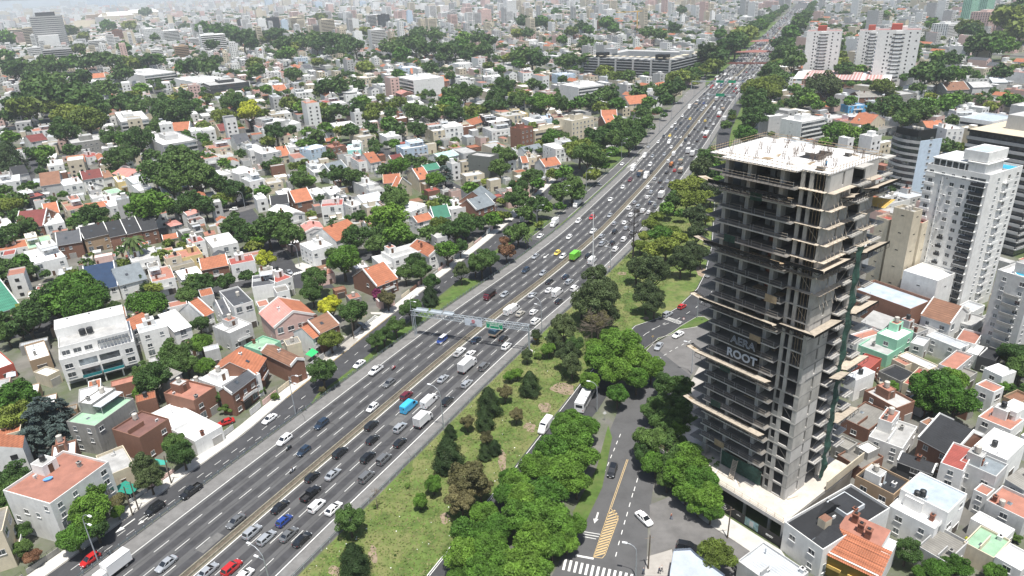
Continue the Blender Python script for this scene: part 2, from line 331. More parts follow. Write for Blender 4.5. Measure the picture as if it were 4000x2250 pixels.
for k in np.arange(-50, 320, 5.2):          # frontage road
    q = hw(k, (kerbo(k) - 20.1) / 2 if k < 60 else kerbo(k) + 4.2); q2 = hw(k + 1.9, (kerbo(k + 1.9) - 20.1) / 2 if k < 60 else kerbo(k + 1.9) + 4.2); mline(q, q2, .13)
    if k < 58: mline(hw(k + 1, -21.6), hw(k + 2.9, -21.6), .12)
strip(m, 205, 395, -26.0, -25.85, mz, WPAINT); strip(m, 235, 395, -21.0, -20.85, mz, WPAINT)
for a, b in zip(fl[:13], fl[1:13]):
    p, q = np.array(g(*a)), np.array(g(*b)); mline(p + (.5, 0), q + (.5, 0), .16)
mid = [((a[0] + b[0]) / 2, (a[1] + b[1]) / 2) for a, b in zip(fl, fr)]
for a, b in zip(mid[4:12], mid[5:13]):
    p, q = np.array(g(*a)), np.array(g(*b)); L = np.linalg.norm(q - p); n = int(L / 4.4)
    for k in range(n): mline(p + (q - p) * (k / n), p + (q - p) * (k / n + .4 / n * 1.1), .14)
for x1, y1 in ((1085,40),(1055,110),(1027,180),(997,250),(967,325),(935,400)): tl(2, 3, x1 + 7, y1 - 17, x1 - 7, y1 + 17, .16)
for x1, y1 in ((1258,490),(1232,575),(1210,640),(1183,735),(1157,830),(1132,912),(1105,1012),(1075,1120),(1047,1235)): tl(2, 3, x1 + 6, y1 - 22, x1 - 6, y1 + 22, .17)
for x1, y1 in ((1370,445),(1420,415),(1475,385),(1528,357),(1700,350)): tl(2, 2, x1 - 13, y1 + 7, x1 + 13, y1 - 7, .17)
for x1, y1 in ((1785,535),(1717,568),(1655,600),(1597,633),(1540,670),(1485,708)): tl(2, 2, x1 - 14, y1 + 8, x1 + 14, y1 - 8, .16)
tl(2, 3, 1168, 280, 1000, 765, .14, YPAINT); tl(2, 3, 1154, 280, 985, 765, .14, YPAINT)
Y5 = [(988,765),(1070,875),(935,1240),(905,1272),(818,1262),(950,870)]
for a, b in zip(Y5, Y5[1:] + Y5[:1]): tl(2, 3, *a, *b, .16, YPAINT)
for k in range(16):
    t = k / 15; yl = 830 + 425 * t; xl = 960 - 138 * t; yr = yl - 38; xr = (1000 + 70 * min(1, (yl - 770) / 110)) if yr < 875 else 1070 - 135 * (yr - 875) / 365
    tl(2, 3, xl, yl, xr, yr, .38, YPAINT)
tl(2, 3, 866, 812, 846, 880, .35)
m.poly([(*G(2, 3, *p, mz), mz) for p in ((818,872),(870,878),(828,920))], WPAINT)
for q in ((715,1005,885,1033),(715,1030,872,1057),(715,1055,845,1080)): tl(2, 3, *q, .18)
tl(2, 3, 640, 1245, 820, 1278, .5)
tl(2, 3, 870, 560, 745, 890, .15); tl(1, 3, 2500, 480, 1720, 1449, .2)
for k in range(13): tl(2, 3, 541 + 55.5 * k, 1283 + 12.5 * k, 515 + 55.5 * k, 1392 + 12.5 * k, .5)
for k in range(8): tl(1, 2, 1188 - 13 * k, 275 + 12 * k, 1238 - 13 * k, 293 + 12 * k, .42)
for k in range(7): tl(1, 1, 365 + 19 * k, 1322 - 5 * k, 393 + 19 * k, 1288 - 5 * k + 6, .45)
for k in range(6): tl(0, 1, 2180 + 22 * k, 762 - 4 * k, 2195 + 22 * k, 742 - 4 * k, .5)
for k in range(8): tl(1, 1, 2190 + 14 * k, 985 - 10 * k, 2265 + 8 * k, 985 - 12 * k - 14, .35)
for k in range(8): tl(2, 1, 1150 + 23 * k, 238 - 14 * k, 1208 + 16 * k, 218 - 16 * k, .45)
tl(2, 1, 1150, 240, 1330, 118, .2); tl(2, 1, 1190, 285, 1345, 110, .2)
def arrow(s, o, d=1, sc_=1.0):
    x, y, a = hw(s, o); c, s_ = math.cos(a) * d, math.sin(a) * d; f = lambda u, v: (x + c * u - s_ * v, y + s_ * u + c * v)
    mline(f(-2 * sc_, 0), f(.7 * sc_, 0), .28 * sc_); m.poly([(*f(.7 * sc_, .65 * sc_), mz), (*f(.7 * sc_, -.65 * sc_), mz), (*f(2.3 * sc_, 0), mz)][::-1], WPAINT)
for o in (-13.6, -9.9, -6.3, -2.7): arrow(425, o, -1, 1.5)
for s in (182, 184): arrow(s, -13.6 if s < 183 else -10, -1, 1.2)
arrow(5, -24.5, -1, 1.1); arrow(8, -22.2, -1, .8)
for k in range(9): tl(2, 2, 1500 + 22 * k, 295 + 7.5 * k, 1560 + 19 * k, 292 + 6.5 * k, .25)
tl(2, 2, 1470, 288, 1680, 362, .2); tl(2, 2, 1540, 283, 1710, 340, .2)
structure(m, 'road_markings')
# streets through the neighbourhoods, on the local grid
GA = R(28.0); GU = np.array([math.cos(GA), math.sin(GA)]); GV = np.array([-math.sin(GA), math.cos(GA)]); GO = np.array(G(1, 1, 330, 1300))
def uv(x, y): d = np.array([x, y]) - GO; return float(d @ GU), float(d @ GV)
def xy(u, v): p = GO + GU * u + GV * v; return float(p[0]), float(p[1])
BU, BV, SW = 108.0, 112.0, 9.0
m = MB()
def gridstrip(mb, u0, u1, v0, v1, z, mt):
    mb.poly([(*xy(u0, v0), z), (*xy(u1, v0), z), (*xy(u1, v1), z), (*xy(u0, v1), z)], mt)
for a in range(-30, 60):
    for b in range(-8, 60):
        u, v = a * BU, b * BV
        for (cx, cy, r) in ((u + BU / 2, v, 0), (u, v + BV / 2, 1)):
            X, Y = xy(cx, cy)
            if Y < 60 or math.hypot(X, Y) > 2300: continue
            px, py = pr(X, Y)
            if not (-300 < px < 2900 and -50 < py < 1700): continue
            o, s = hoff(X, Y)
            if o > 0 and math.hypot(X, Y) < 470: continue
            if -62 < o < 95 and s < 400 or abs(o) < 62: continue
            if r == 0: gridstrip(m, u + SW / 2, u + BU - SW / 2, v - SW / 2, v + SW / 2, .025, ASPHN)
            else: gridstrip(m, u - SW / 2, u + SW / 2, v - SW / 2, v + BV + SW / 2, .03, ASPHN)
structure(m, 'side_streets')
# the near cross street that meets the frontage road
m = MB(); ppoly(m, tp(1, 1, [(150,1150),(260,1100),(420,1230),(520,1300),(700,1350),(800,1449),(350,1449),(380,1330),(230,1240)]), .035, ASPHN)
ppoly(m, [T(1, 2, *p) for p in [(900,640),(1040,510),(1150,380),(1240,300),(1430,225),(1420,300),(1300,420),(1060,620)]][::-1], .036, ASPHN)
ppoly(m, [T(0, 1, *p) for p in [(2160,790),(2150,660),(2400,640),(2574,600),(2574,640),(2400,690),(2330,790)]][::-1], .034, ASPHL)
structure(m, 'cross_street')
m = MB(); ppoly(m, tp(1, 1, [(390,1210),(470,1190),(640,1240),(660,1270),(520,1290),(400,1240)]), .15, CONCL)
ppoly(m, tp(1, 2, [(1150,240),(1290,240),(1440,130),(1480,100),(1430,215),(1270,265),(1160,262)]), .15, CONCL)
ppoly(m, tp(1, 2, [(860,470),(1030,505),(930,620),(800,660),(700,720),(640,700),(780,560)]), .15, CONC); structure(m, 'corner_sidewalk')
# ------------------------------------------------------------------ median, rails
m = MB()
for s in np.arange(-56, 1500, 6.0):
    for o, wd, ht in ((-.72, .14, .82), (.62, .12, .74)):
        a, b = hw(s, o), hw(s + 6, o)
        for (w0, z0, w1, z1) in ((.28, 0, wd, .3), (wd, .3, wd * .7, ht)):
            pa = [hw(s, o - w0), hw(s + 6, o - w0), hw(s + 6, o - w1), hw(s, o - w1)]; pb = [hw(s, o + w0), hw(s + 6, o + w0), hw(s + 6, o + w1), hw(s, o + w1)]
            m.poly([(pa[0][0], pa[0][1], z0 + .07), (pa[1][0], pa[1][1], z0 + .07), (pa[2][0], pa[2][1], z1), (pa[3][0], pa[3][1], z1)], MED)
            m.poly([(pb[0][0], pb[0][1], z0 + .07), (pb[1][0], pb[1][1], z0 + .07), (pb[2][0], pb[2][1], z1), (pb[3][0], pb[3][1], z1)][::-1], MED)
        p = [hw(s, o - wd * .7), hw(s, o + wd * .7), hw(s + 6, o + wd * .7), hw(s + 6, o - wd * .7)]; m.poly([(q[0], q[1], ht) for q in p], MED)
strip(m, -56, 1500, -.6, .5, .38, mat('median dirt', (.15, .125, .095), .95, noise=.2, scale=1.5, stain=.5), 6)
tag(m.build('median_barrier'), 'tan concrete double barrier with a dirt gap along the middle of the highway', 'barrier')
def guardrail(name, label, s0, s1, off, step, posth=1.05, rails=((.55, .16), (.95, .12)), mm=GALV):
    x, y, a = hw(s0, off); r = tag(empty(name, (0, 0, 0)), label, 'guardrail', 'steel guardrails of the highway')
    mb = MB()
    for s in np.arange(s0, s1, 4.0):
        p, q = hw(s, off), hw(min(s + 4, s1), off)
        for z, h_ in rails: mb.poly([(p[0], p[1], z), (q[0], q[1], z), (q[0], q[1], z + h_), (p[0], p[1], z + h_)], mm); mb.poly([(p[0] + .07, p[1] + .05, z), (p[0] + .07, p[1] + .05, z + h_), (q[0] + .07, q[1] + .05, z + h_), (q[0] + .07, q[1] + .05, z)], mm); mb.poly([(p[0], p[1], z + h_), (q[0], q[1], z + h_), (q[0] + .07, q[1] + .05, z + h_), (p[0] + .07, p[1] + .05, z + h_)], mm)
    mb.build('rail', r)
    pm = MB(); pm.box(-.07, -.09, 0, .07, .09, posth, METAL); pm.box(-.25, -.05, 0, -.07, .05, .12, METAL); pme = pm.mesh('post')
    for s in np.arange(s0, s1, step):
        p = hw(s, off + (.12 if off > 0 else -.12)); put(pme, 'post', r, (p[0], p[1], 0), p[2])
    return r
guardrail('guardrail', 'steel guardrail between the left carriageway and the frontage road in the foreground', -50, 215, -19.5, 2.0)
guardrail('guardrail', 'steel guardrail with pale posts along the edge of the park lawn', -45, 360, 19.7, 2.6)
guardrail('guardrail', 'steel guardrail between the ramp strip of grass and the left carriageway', 215, 335, -18.7, 4)
guardrail('guardrail', 'steel guardrail on the outer side of the ramp, against the trees', 200, 400, -26.7, 4)
guardrail('guardrail', 'steel guardrail of the left carriageway beyond the ramp', 400, 900, -19.5, 6)
guardrail('guardrail', 'steel guardrail right of the highway beyond the park', 360, 900, 20.0, 6)
# ------------------------------------------------------------------ sign gantry
WST = mat('white painted steel', (.38, .42, .45), .45, .2, noise=.06)
def text(s, parent, loc, size, m_, ext=.02, name='lettering', rot=None, align='CENTER', off_=0, wire=0):
    c = bpy.data.curves.new(name, 'FONT'); c.body = s; c.size = size; c.extrude = ext; c.align_x = align; c.align_y = 'CENTER'; c.offset = off_; c.resolution_u = 3
    c.materials.append(m_); t_ = bpy.data.objects.new(name, c); COL.objects.link(t_)
    if wire: c.fill_mode = 'NONE'; c.extrude = 0; c.bevel_depth = wire
    me = bpy.data.meshes.new_from_object(t_.evaluated_get(bpy.context.evaluated_depsgraph_get())); bpy.data.objects.remove(t_)
    o = bpy.data.objects.new(name, me); COL.objects.link(o); o.parent = parent; o.location = loc; o['kind'] = 'stuff'
    o.rotation_euler = rot or (math.pi / 2, 0, 0); return o
A = np.array(g(1052, 845)); B = np.array(g(1332, 886)); A = B + (A - B) * 1.02
ga = math.atan2(B[1] - A[1], B[0] - A[0]); GL = float(np.linalg.norm(B - A))
gr = tag(empty('sign_gantry', (A[0], A[1], 0), ga), 'pale steel lattice gantry spanning the whole highway with a white and a green sign', 'gantry')
m = MB(); m.cyl(GL, 0, 0, 9.4, .26, WST, 12); m.cyl(GL, 0, .02, .45, 1.1, CONCL, 20); m.build('post', gr)
m = MB(); m.cyl(0, -.5, 0, 9.3, .14, WST, 8); m.cyl(0, .5, 0, 9.3, .14, WST, 8); m.build('post', gr)
zt, zb, hw2 = 9.3, 7.7, .65
for y_, z_ in ((-hw2, zt), (hw2, zt), (-hw2, zb), (hw2, zb)):
    m = MB(); m.bar((-.8, y_, z_), (GL + .3, y_, z_), .085, WST, 6); m.build('chord', gr)
nb = 26; bm_ = MB(); dxx = GL / nb
bm_.bar((0, 0, 0), (dxx / 2, 0, zt - zb), .06, WST); bm_.bar((dxx / 2, 0, zt - zb), (dxx, 0, 0), .06, WST); bme = bm_.mesh('brace')
bt = MB(); bt.bar((0, -hw2, 0), (dxx / 2, hw2, 0), .05, WST); bt.bar((dxx / 2, hw2, 0), (dxx, -hw2, 0), .05, WST); btm = bt.mesh('brace')
for k in range(nb):
    for y_ in (-hw2, hw2): put(bme, 'brace', gr, (k * dxx, y_, zb))
    for z_ in (zt, zb): put(btm, 'brace', gr, (k * dxx, 0, z_))
SGN = mat('green sign', (.01, .26, .13), .5, noise=.04); SGW = mat('white sign', (.55, .60, .66), .5, noise=.06); WL = mat('sign lettering', (.8, .8, .78), .5, noise=.02, kind='paint'); RED = mat('sign red', (.45, .05, .05), .5, noise=.05)
def frac(px): # along the beam, from a picture x
    return (px - 1052) / 280.0
def sign(x0, x1, z0, z1, mm, nm='sign_panel'):
    m = MB(); m.box(x0, -hw2 - .28, z0, x1, -hw2 - .2, z1, mm); o = m.build(nm, gr); return o
gx0, gx1 = GL * .655, GL * .795
s1 = sign(gx0, gx1, 7.0, 9.25, SGN)
m = MB()
for a, b in (((gx0, 7.0), (gx1, 7.0)), ((gx1, 7.0), (gx1, 9.25)), ((gx1, 9.25), (gx0, 9.25)), ((gx0, 9.25), (gx0, 7.0))): m.bar((a[0], -hw2 - .3, a[1]), (b[0], -hw2 - .3, b[1]), .04, WL)
m.build('sign_border', s1)
gc = (gx0 + gx1) / 2
text('Av. LOPE DE VEGA', s1, (gc, -hw2 - .30, 8.72), .62, WL); text('BERMUDEZ', s1, (gc, -hw2 - .30, 8.05), .62, WL)
for xx in (gx0 + 1.2, gx1 - 1.2):
    m = MB(); m.poly([(xx - .06, -hw2 - .31, 7.65), (xx - .06, -hw2 - .31, 7.45), (xx + .06, -hw2 - .31, 7.45), (xx + .06, -hw2 - .31, 7.65)], WL); m.poly([(xx - .22, -hw2 - .31, 7.5), (xx, -hw2 - .31, 7.2), (xx + .22, -hw2 - .31, 7.5)], WL); m.build('arrow', s1)
wx0, wx1 = GL * .47, GL * .62
s2 = sign(wx0, wx1, 6.95, 9.2, SGW)
m = MB(); wc = (wx0 + wx1) / 2
ring = [(wc + .5 * math.cos(t), 8.55 + .5 * math.sin(t)) for t in [k * math.pi / 8 for k in range(17)]]
for a, b in zip(ring, ring[1:]): m.bar((a[0], -hw2 - .32, a[1]), (b[0], -hw2 - .32, b[1]), .07, RED)
m.bar((wc - .35, -hw2 - .32, 8.9), (wc + .35, -hw2 - .32, 8.2), .06, RED); m.build('prohibition_ring', s2)
text('RESPETE LA', s2, (wc, -hw2 - .30, 7.7), .42, mat('dark lettering', (.08, .09, .12), .6)); text('PROHIBICION', s2, (wc, -hw2 - .30, 7.25), .38, MAT['dark lettering'])
for a, b in ((.02, .13), (.15, .26), (.27, .36)):
    m = MB(); m.box(GL * a, -.5, zt + .15, GL * b, .9, zt + .32, WST); m.box(GL * a, .85, zt + .32, GL * b, .95, zt + .7, WST); m.build('message_board', gr)
# ------------------------------------------------------------------ lamp posts
def lamp(name, x, y, ang, h, label, double=True, reach=3.2):
    r = tag(empty(name, (x, y, 0), ang), None, 'lamp post', 'street lamps along the roads')
    m = MB(); pts = [(0, 0, 0), (0, 0, h * .5), (.05, 0, h * .78)]; rs = [.15, .11, .09]
    for t in (.25, .5, .75, 1): pts.append((reach * (1 - math.cos(t * math.pi / 2 * .95)) * .95, 0, h * .78 + h * .22 * math.sin(t * math.pi / 2))); rs.append(.085 - t * .03)
    m.tube(pts, rs, METAL, 7); m.build('pole', r)
    ends = [pts[-1]] + ([(1.6, 0, h * .80)] if double else [])
    for e in ends:
        m = MB(); m.box(e[0] - .1, -.2, e[2] - .06, e[0] + .85, .2, e[2] + .08, mat('lamp head', (.72, .73, .74), .4, noise=.03)); m.build('lamp_head', r)
        if e is not ends[0]: m = MB(); m.bar((.05, 0, h * .78), (1.6, 0, h * .80), .05, METAL); m.build('arm', r)
    if label: r['label'] = label
    else: px, py = pr(x, y, h / 2); later(r, 'curved double lamp post', px, py, 'lamp post', 'street lamps along the roads')
    return r
for (i, j, x, y) in ((0,3,1003,1310),(1,2,385,1270),(1,2,1585,412)):
    X, Y = G(i, j, x, y); o_, s_ = hoff(X, Y); q = hw(s_, -20.3); lamp('street_lamp', q[0], q[1], q[2] - math.pi / 2, 13.0, None)
for s in (212, 246, 282, 318, 355): q = hw(s, -27.2); lamp('street_lamp', q[0], q[1], q[2] - math.pi / 2, 12.5, None)
for s in (400, 440, 490, 540, 600, 670, 740, 820): q = hw(s, -20.6); lamp('street_lamp', q[0], q[1], q[2] - math.pi / 2, 12.5, None)
for s in (3.5, 63, 121.5, 178, 238, 300, 345, 400, 455, 520, 590, 660, 740, 820): q = hw(s, 20.4); lamp('street_lamp', q[0], q[1], q[2] + math.pi / 2, 13.0, None)
for (i, j, x, y, h_, an) in ((2,2,855,1240,9,math.pi*.9),(2,2,1860,300,9,math.pi*.9),(2,2,1805,860,10,math.pi*.85),(2,3,1245,1460,8,math.pi*.9),(1,1,440,1235,10,math.pi),(0,1,2465,640,9,math.pi)):
    X, Y = G(i, j, x, y); r = lamp('street_lamp', X, Y, an, h_, 0, False, 2.2); PEND[-1] = (r, 'single arm lamp post', *PEND[-1][2:])
r = tag(empty('light_pole', (*G(2, 1, 815, 1282), 0)), 'tall plain white pole standing at the park edge of the highway', 'pole')
m = MB(); m.tube([(0, 0, 0), (0, 0, 24)], [.28, .14], mat('white pole', (.72, .72, .72), .4, noise=.02), 10); m.build('mast', r)
# utility poles and small signs
for (i, j, x, y, h_, lb) in ((2,3,1368,1380,8.5,'rusty utility pole with a crossarm on the corner near the crosswalk'),(2,3,2165,1070,8,'thin grey utility pole on the pale pavement in front of the hoarding'),(0,3,1395,785,8,'leaning wooden utility pole by the green awning'),(0,3,1335,840,8,'wooden utility pole just left of the leaning one'),(0,3,1725,520,8,'tall wooden utility pole left of the round street tree'),(1,2,985,515,8,'wooden utility pole on the corner sidewalk beside the crosswalk')):
    X, Y = G(i, j, x, y); r = tag(empty('utility_pole', (X, Y, 0)), lb, 'utility pole', 'wooden and steel utility poles')
    WD = mat('weathered pole', (.16, .13, .10), .9, noise=.2, scale=2, stain=.4); m = MB(); m.tube([(0, 0, 0), (.1, 0, h_)], [.16, .11], WD, 8); m.build('mast', r)
    m = MB(); m.bar((-.9, -.1, h_ - .7), (.9, .15, h_ - .7), .06, WD); m.build('crossarm', r)
for (i, j, x, y, lb, cc) in ((2,2,1918,325,'round red no parking sign on the traffic island tip',RED),(2,2,1722,370,'small red sign at the kerb of the traffic island',RED),(2,2,1412,550,'yellow warning diamond beside the island guardrail',YPAINT),(2,1,978,1290,'round speed limit sign on the park guardrail',RED),(2,2,930,1330,'round white sign seen from behind at the avenue edge',WL)):
    X, Y = G(i, j, x, y); r = tag(empty('road_sign', (X, Y, 0)), lb, 'road sign')
    m = MB(); m.bar((0, 0, 0), (0, 0, 2.2), .04, METAL); m.build('post', r)
    m = MB(); n_ = 4 if 'diamond' in lb else 14; k_ = .45; m.poly([(k_ * math.cos(2 * math.pi * t / n_), -.06, 2.35 + k_ * math.sin(2 * math.pi * t / n_)) for t in range(n_)], cc); m.poly([(k_ * math.cos(2 * math.pi * t / n_), -.03, 2.35 + k_ * math.sin(2 * math.pi * t / n_)) for t in reversed(range(n_))], METAL)
    if cc is RED: m.poly([(.32 * math.cos(2 * math.pi * t / n_), -.075, 2.35 + .32 * math.sin(2 * math.pi * t / n_)) for t in range(n_)], WL)
    m.build('sign_plate', r)
X, Y = G(2, 2, 245, 550); r = tag(empty('litter_bin', (X, Y, 0), .5), 'yellow lidded grey roadside cabinet on the grass by the gantry post', 'cabinet')
m = MB(); m.box(-.7, -.5, .1, .7, .5, 1.5, mat('cabinet grey', (.17, .19, .16), .6)); m.build('body', r)
m = MB(); m.box(-.85, -.62, 1.5, .85, .62, 2.0, mat('cabinet yellow', (.75, .42, .04), .5, noise=.04)); m.build('lid', r)
# ------------------------------------------------------------------ houses
def win_mesh(w, h, name='window', gl=GLASS, balc=False):      # lies in local xz, facing -y
    m = MB(); f = .07
    m.box(-w / 2, -.05, 0, w / 2, .02, f, FRAME); m.box(-w / 2, -.05, h - f, w / 2, .02, h, FRAME); m.box(-w / 2, -.05, f, -w / 2 + f, .02, h - f, FRAME); m.box(w / 2 - f, -.05, f, w / 2, .02, h - f, FRAME)
    m.box(-.03, -.04, f, .03, .02, h - f, FRAME); m.poly([(-w / 2 + f, -.02, f), (w / 2 - f, -.02, f), (w / 2 - f, -.02, h - f), (-w / 2 + f, -.02, h - f)], gl)
    m.box(-w / 2 - .08, -.16, -.09, w / 2 + .08, .0, -.01, FRAME)
    return m.mesh(name)
WM = [win_mesh(1.4, 1.25), win_mesh(1.1, 1.2, gl=GLASS2), win_mesh(2.1, 1.5), win_mesh(1.9, 2.05, gl=GLASS2)]
def door_mesh(w=1.0, h=2.15, c=(.12, .07, .045)):
    m = MB(); mm = mat('door %s' % str(c), c, .6); m.box(-w / 2, -.04, 0, w / 2, .02, h, mm); m.box(-w / 2 - .06, -.06, h, w / 2 + .06, .02, h + .08, FRAME); return m.mesh('door')
DM = [door_mesh(), door_mesh(2.6, 2.3, (.10, .085, .075)), door_mesh(2.7, 2.4, (.35, .34, .32))]
def tank_mesh(r, h, m_):
    m = MB(); m.box(-r * .8, -r * .8, 0, r * .8, r * .8, .35, wm('s')); m.cyl(0, 0, .35, .35 + h, r, m_, 12); m.cyl(0, 0, .35 + h, .35 + h * 1.15, r * .9, m_, 12, r * .35); return m.mesh('water_tank')
TMS = [tank_mesh(.55, 1.1, TANK), tank_mesh(.65, 1.3, TANK), tank_mesh(.6, 1.2, TANKK)]
def ac_mesh():
    m = MB(); m.box(-.42, -.3, 0, .42, 0, .6, FRAME); m.poly([(.22 * math.cos(t) - .08, -.31, .3 + .22 * math.sin(t)) for t in [k * math.pi / 5 for k in range(10)]], DARK); return m.mesh('air_conditioner')
ACM = ac_mesh()
def chim_mesh(h, m_):
    m = MB(); m.box(-.35, -.35, -1.2, .35, .35, h, m_); m.box(-.45, -.45, h, .45, .45, h + .15, m_); m.box(-.2, -.2, h + .15, .2, .2, h + .35, DARK); return m.mesh('chimney')
CHM = [chim_mesh(1.3, BRICK), chim_mesh(.9, wm('w')), chim_mesh(1.1, wm('s'))]
def skyl():
    m = MB(); m.box(-.5, -.4, 0, .5, .4, .12, FRAME, GLASS2); return m.mesh('skylight')
SKM = skyl()
def roof_flat(mb, W, D, H, wk, rk, par=.45, x0=0, y0=0, z0=0):
    t = .18; wmt, rmt = wm(wk), rm(rk); X1, Y1 = x0 + W, y0 + D
    mb.box(x0, y0, z0, X1, Y1, H, wmt, rmt)
    for b in ((x0, y0, X1, y0 + t), (x0, Y1 - t, X1, Y1), (x0, y0 + t, x0 + t, Y1 - t), (X1 - t, y0 + t, X1, Y1 - t)): mb.box(b[0], b[1], H - .02, b[2], b[3], H + par, wmt)
def prism(mb, pts_lo, ridge, wmt, rmt, ov):
    pass
def pitched(W, D, H, typ, rise, wk, rk, rk2=None):
    """walls with gable ends, and the roof as its own mesh"""
    wmt, rmt = wm(wk), rm(rk); r2 = rm(rk2) if rk2 else rmt; a = MB(); r = MB(); o = .35; th = .14
    a.box(0, 0, 0, W, D, H, wmt)
    def slab(p, mt):
        lo = [(q[0], q[1], q[2]) for q in p]; hi = [(q[0], q[1], q[2] + th) for q in p]; n = len(p)
        r.poly(hi, mt); r.poly(lo[::-1], FRAME)
        for i in range(n): j = (i + 1) % n; r.poly([lo[i], lo[j], hi[j], hi[i]], FRAME)
    if typ in 'gG':      # ridge along x
        s = rise / (D / 2); yr = D / 2
        a.poly([(0, 0, H), (0, yr, H + rise), (0, D, H)], wmt); a.poly([(W, 0, H), (W, D, H), (W, yr, H + rise)], wmt)
        slab([(-.12, -o, H - s * o), (W + .12, -o, H - s * o), (W + .12, yr, H + rise), (-.12, yr, H + rise)], rmt)
        slab([(-.12, yr, H + rise), (W + .12, yr, H + rise), (W + .12, D + o, H - s * o), (-.12, D + o, H - s * o)], r2)
    elif typ in 'rR':
        s = rise / (W / 2); xr = W / 2
        a.poly([(0, 0, H), (W, 0, H), (xr, 0, H + rise)], wmt); a.poly([(0, D, H), (xr, D, H + rise), (W, D, H)], wmt)
        slab([(-o, D + .12, H - s * o), (-o, -.12, H - s * o), (xr, -.12, H + rise), (xr, D + .12, H + rise)], rmt)
        slab([(xr, D + .12, H + rise), (xr, -.12, H + rise), (W + o, -.12, H - s * o), (W + o, D + .12, H - s * o)], r2)
    elif typ == 'h':
        k = min(W, D) / 2; 
        if W >= D: A_, B_ = (k, D / 2, H + rise), (W - k + .01, D / 2, H + rise)
        else: A_, B_ = (W / 2, k, H + rise), (W / 2, D - k + .01, H + rise)
        c = [(-o, -o, H), (W + o, -o, H), (W + o, D + o, H), (-o, D + o, H)]
        if W >= D: fs = [(c[0], c[1], B_, A_), (c[1], c[2], B_), (c[2], c[3], A_, B_), (c[3], c[0], A_)]
        else: fs = [(c[0], c[1], A_), (c[1], c[2], B_, A_), (c[2], c[3], B_), (c[3], c[0], A_, B_)]
        for f_ in fs: slab(list(f_), rmt)
    elif typ == 's':
        a.poly([(0, 0, H), (0, D, H + rise), (0, D, H)], wmt); a.poly([(W, 0, H), (W, D, H), (W, D, H + rise)], wmt); a.poly([(0, D, H), (0, D, H + rise), (W, D, H + rise), (W, D, H)], wmt)
        s = rise / D; slab([(-.15, -o, H - s * o), (W + .15, -o, H - s * o), (W + .15, D + .1, H + rise + s * .1), (-.15, D + .1, H + rise + s * .1)], rmt)
    return a, r
RNAME = {}
GRPH = 'houses of the neighbourhood'
def footprint(p):
    FOOT.append(p)
FOOT = []
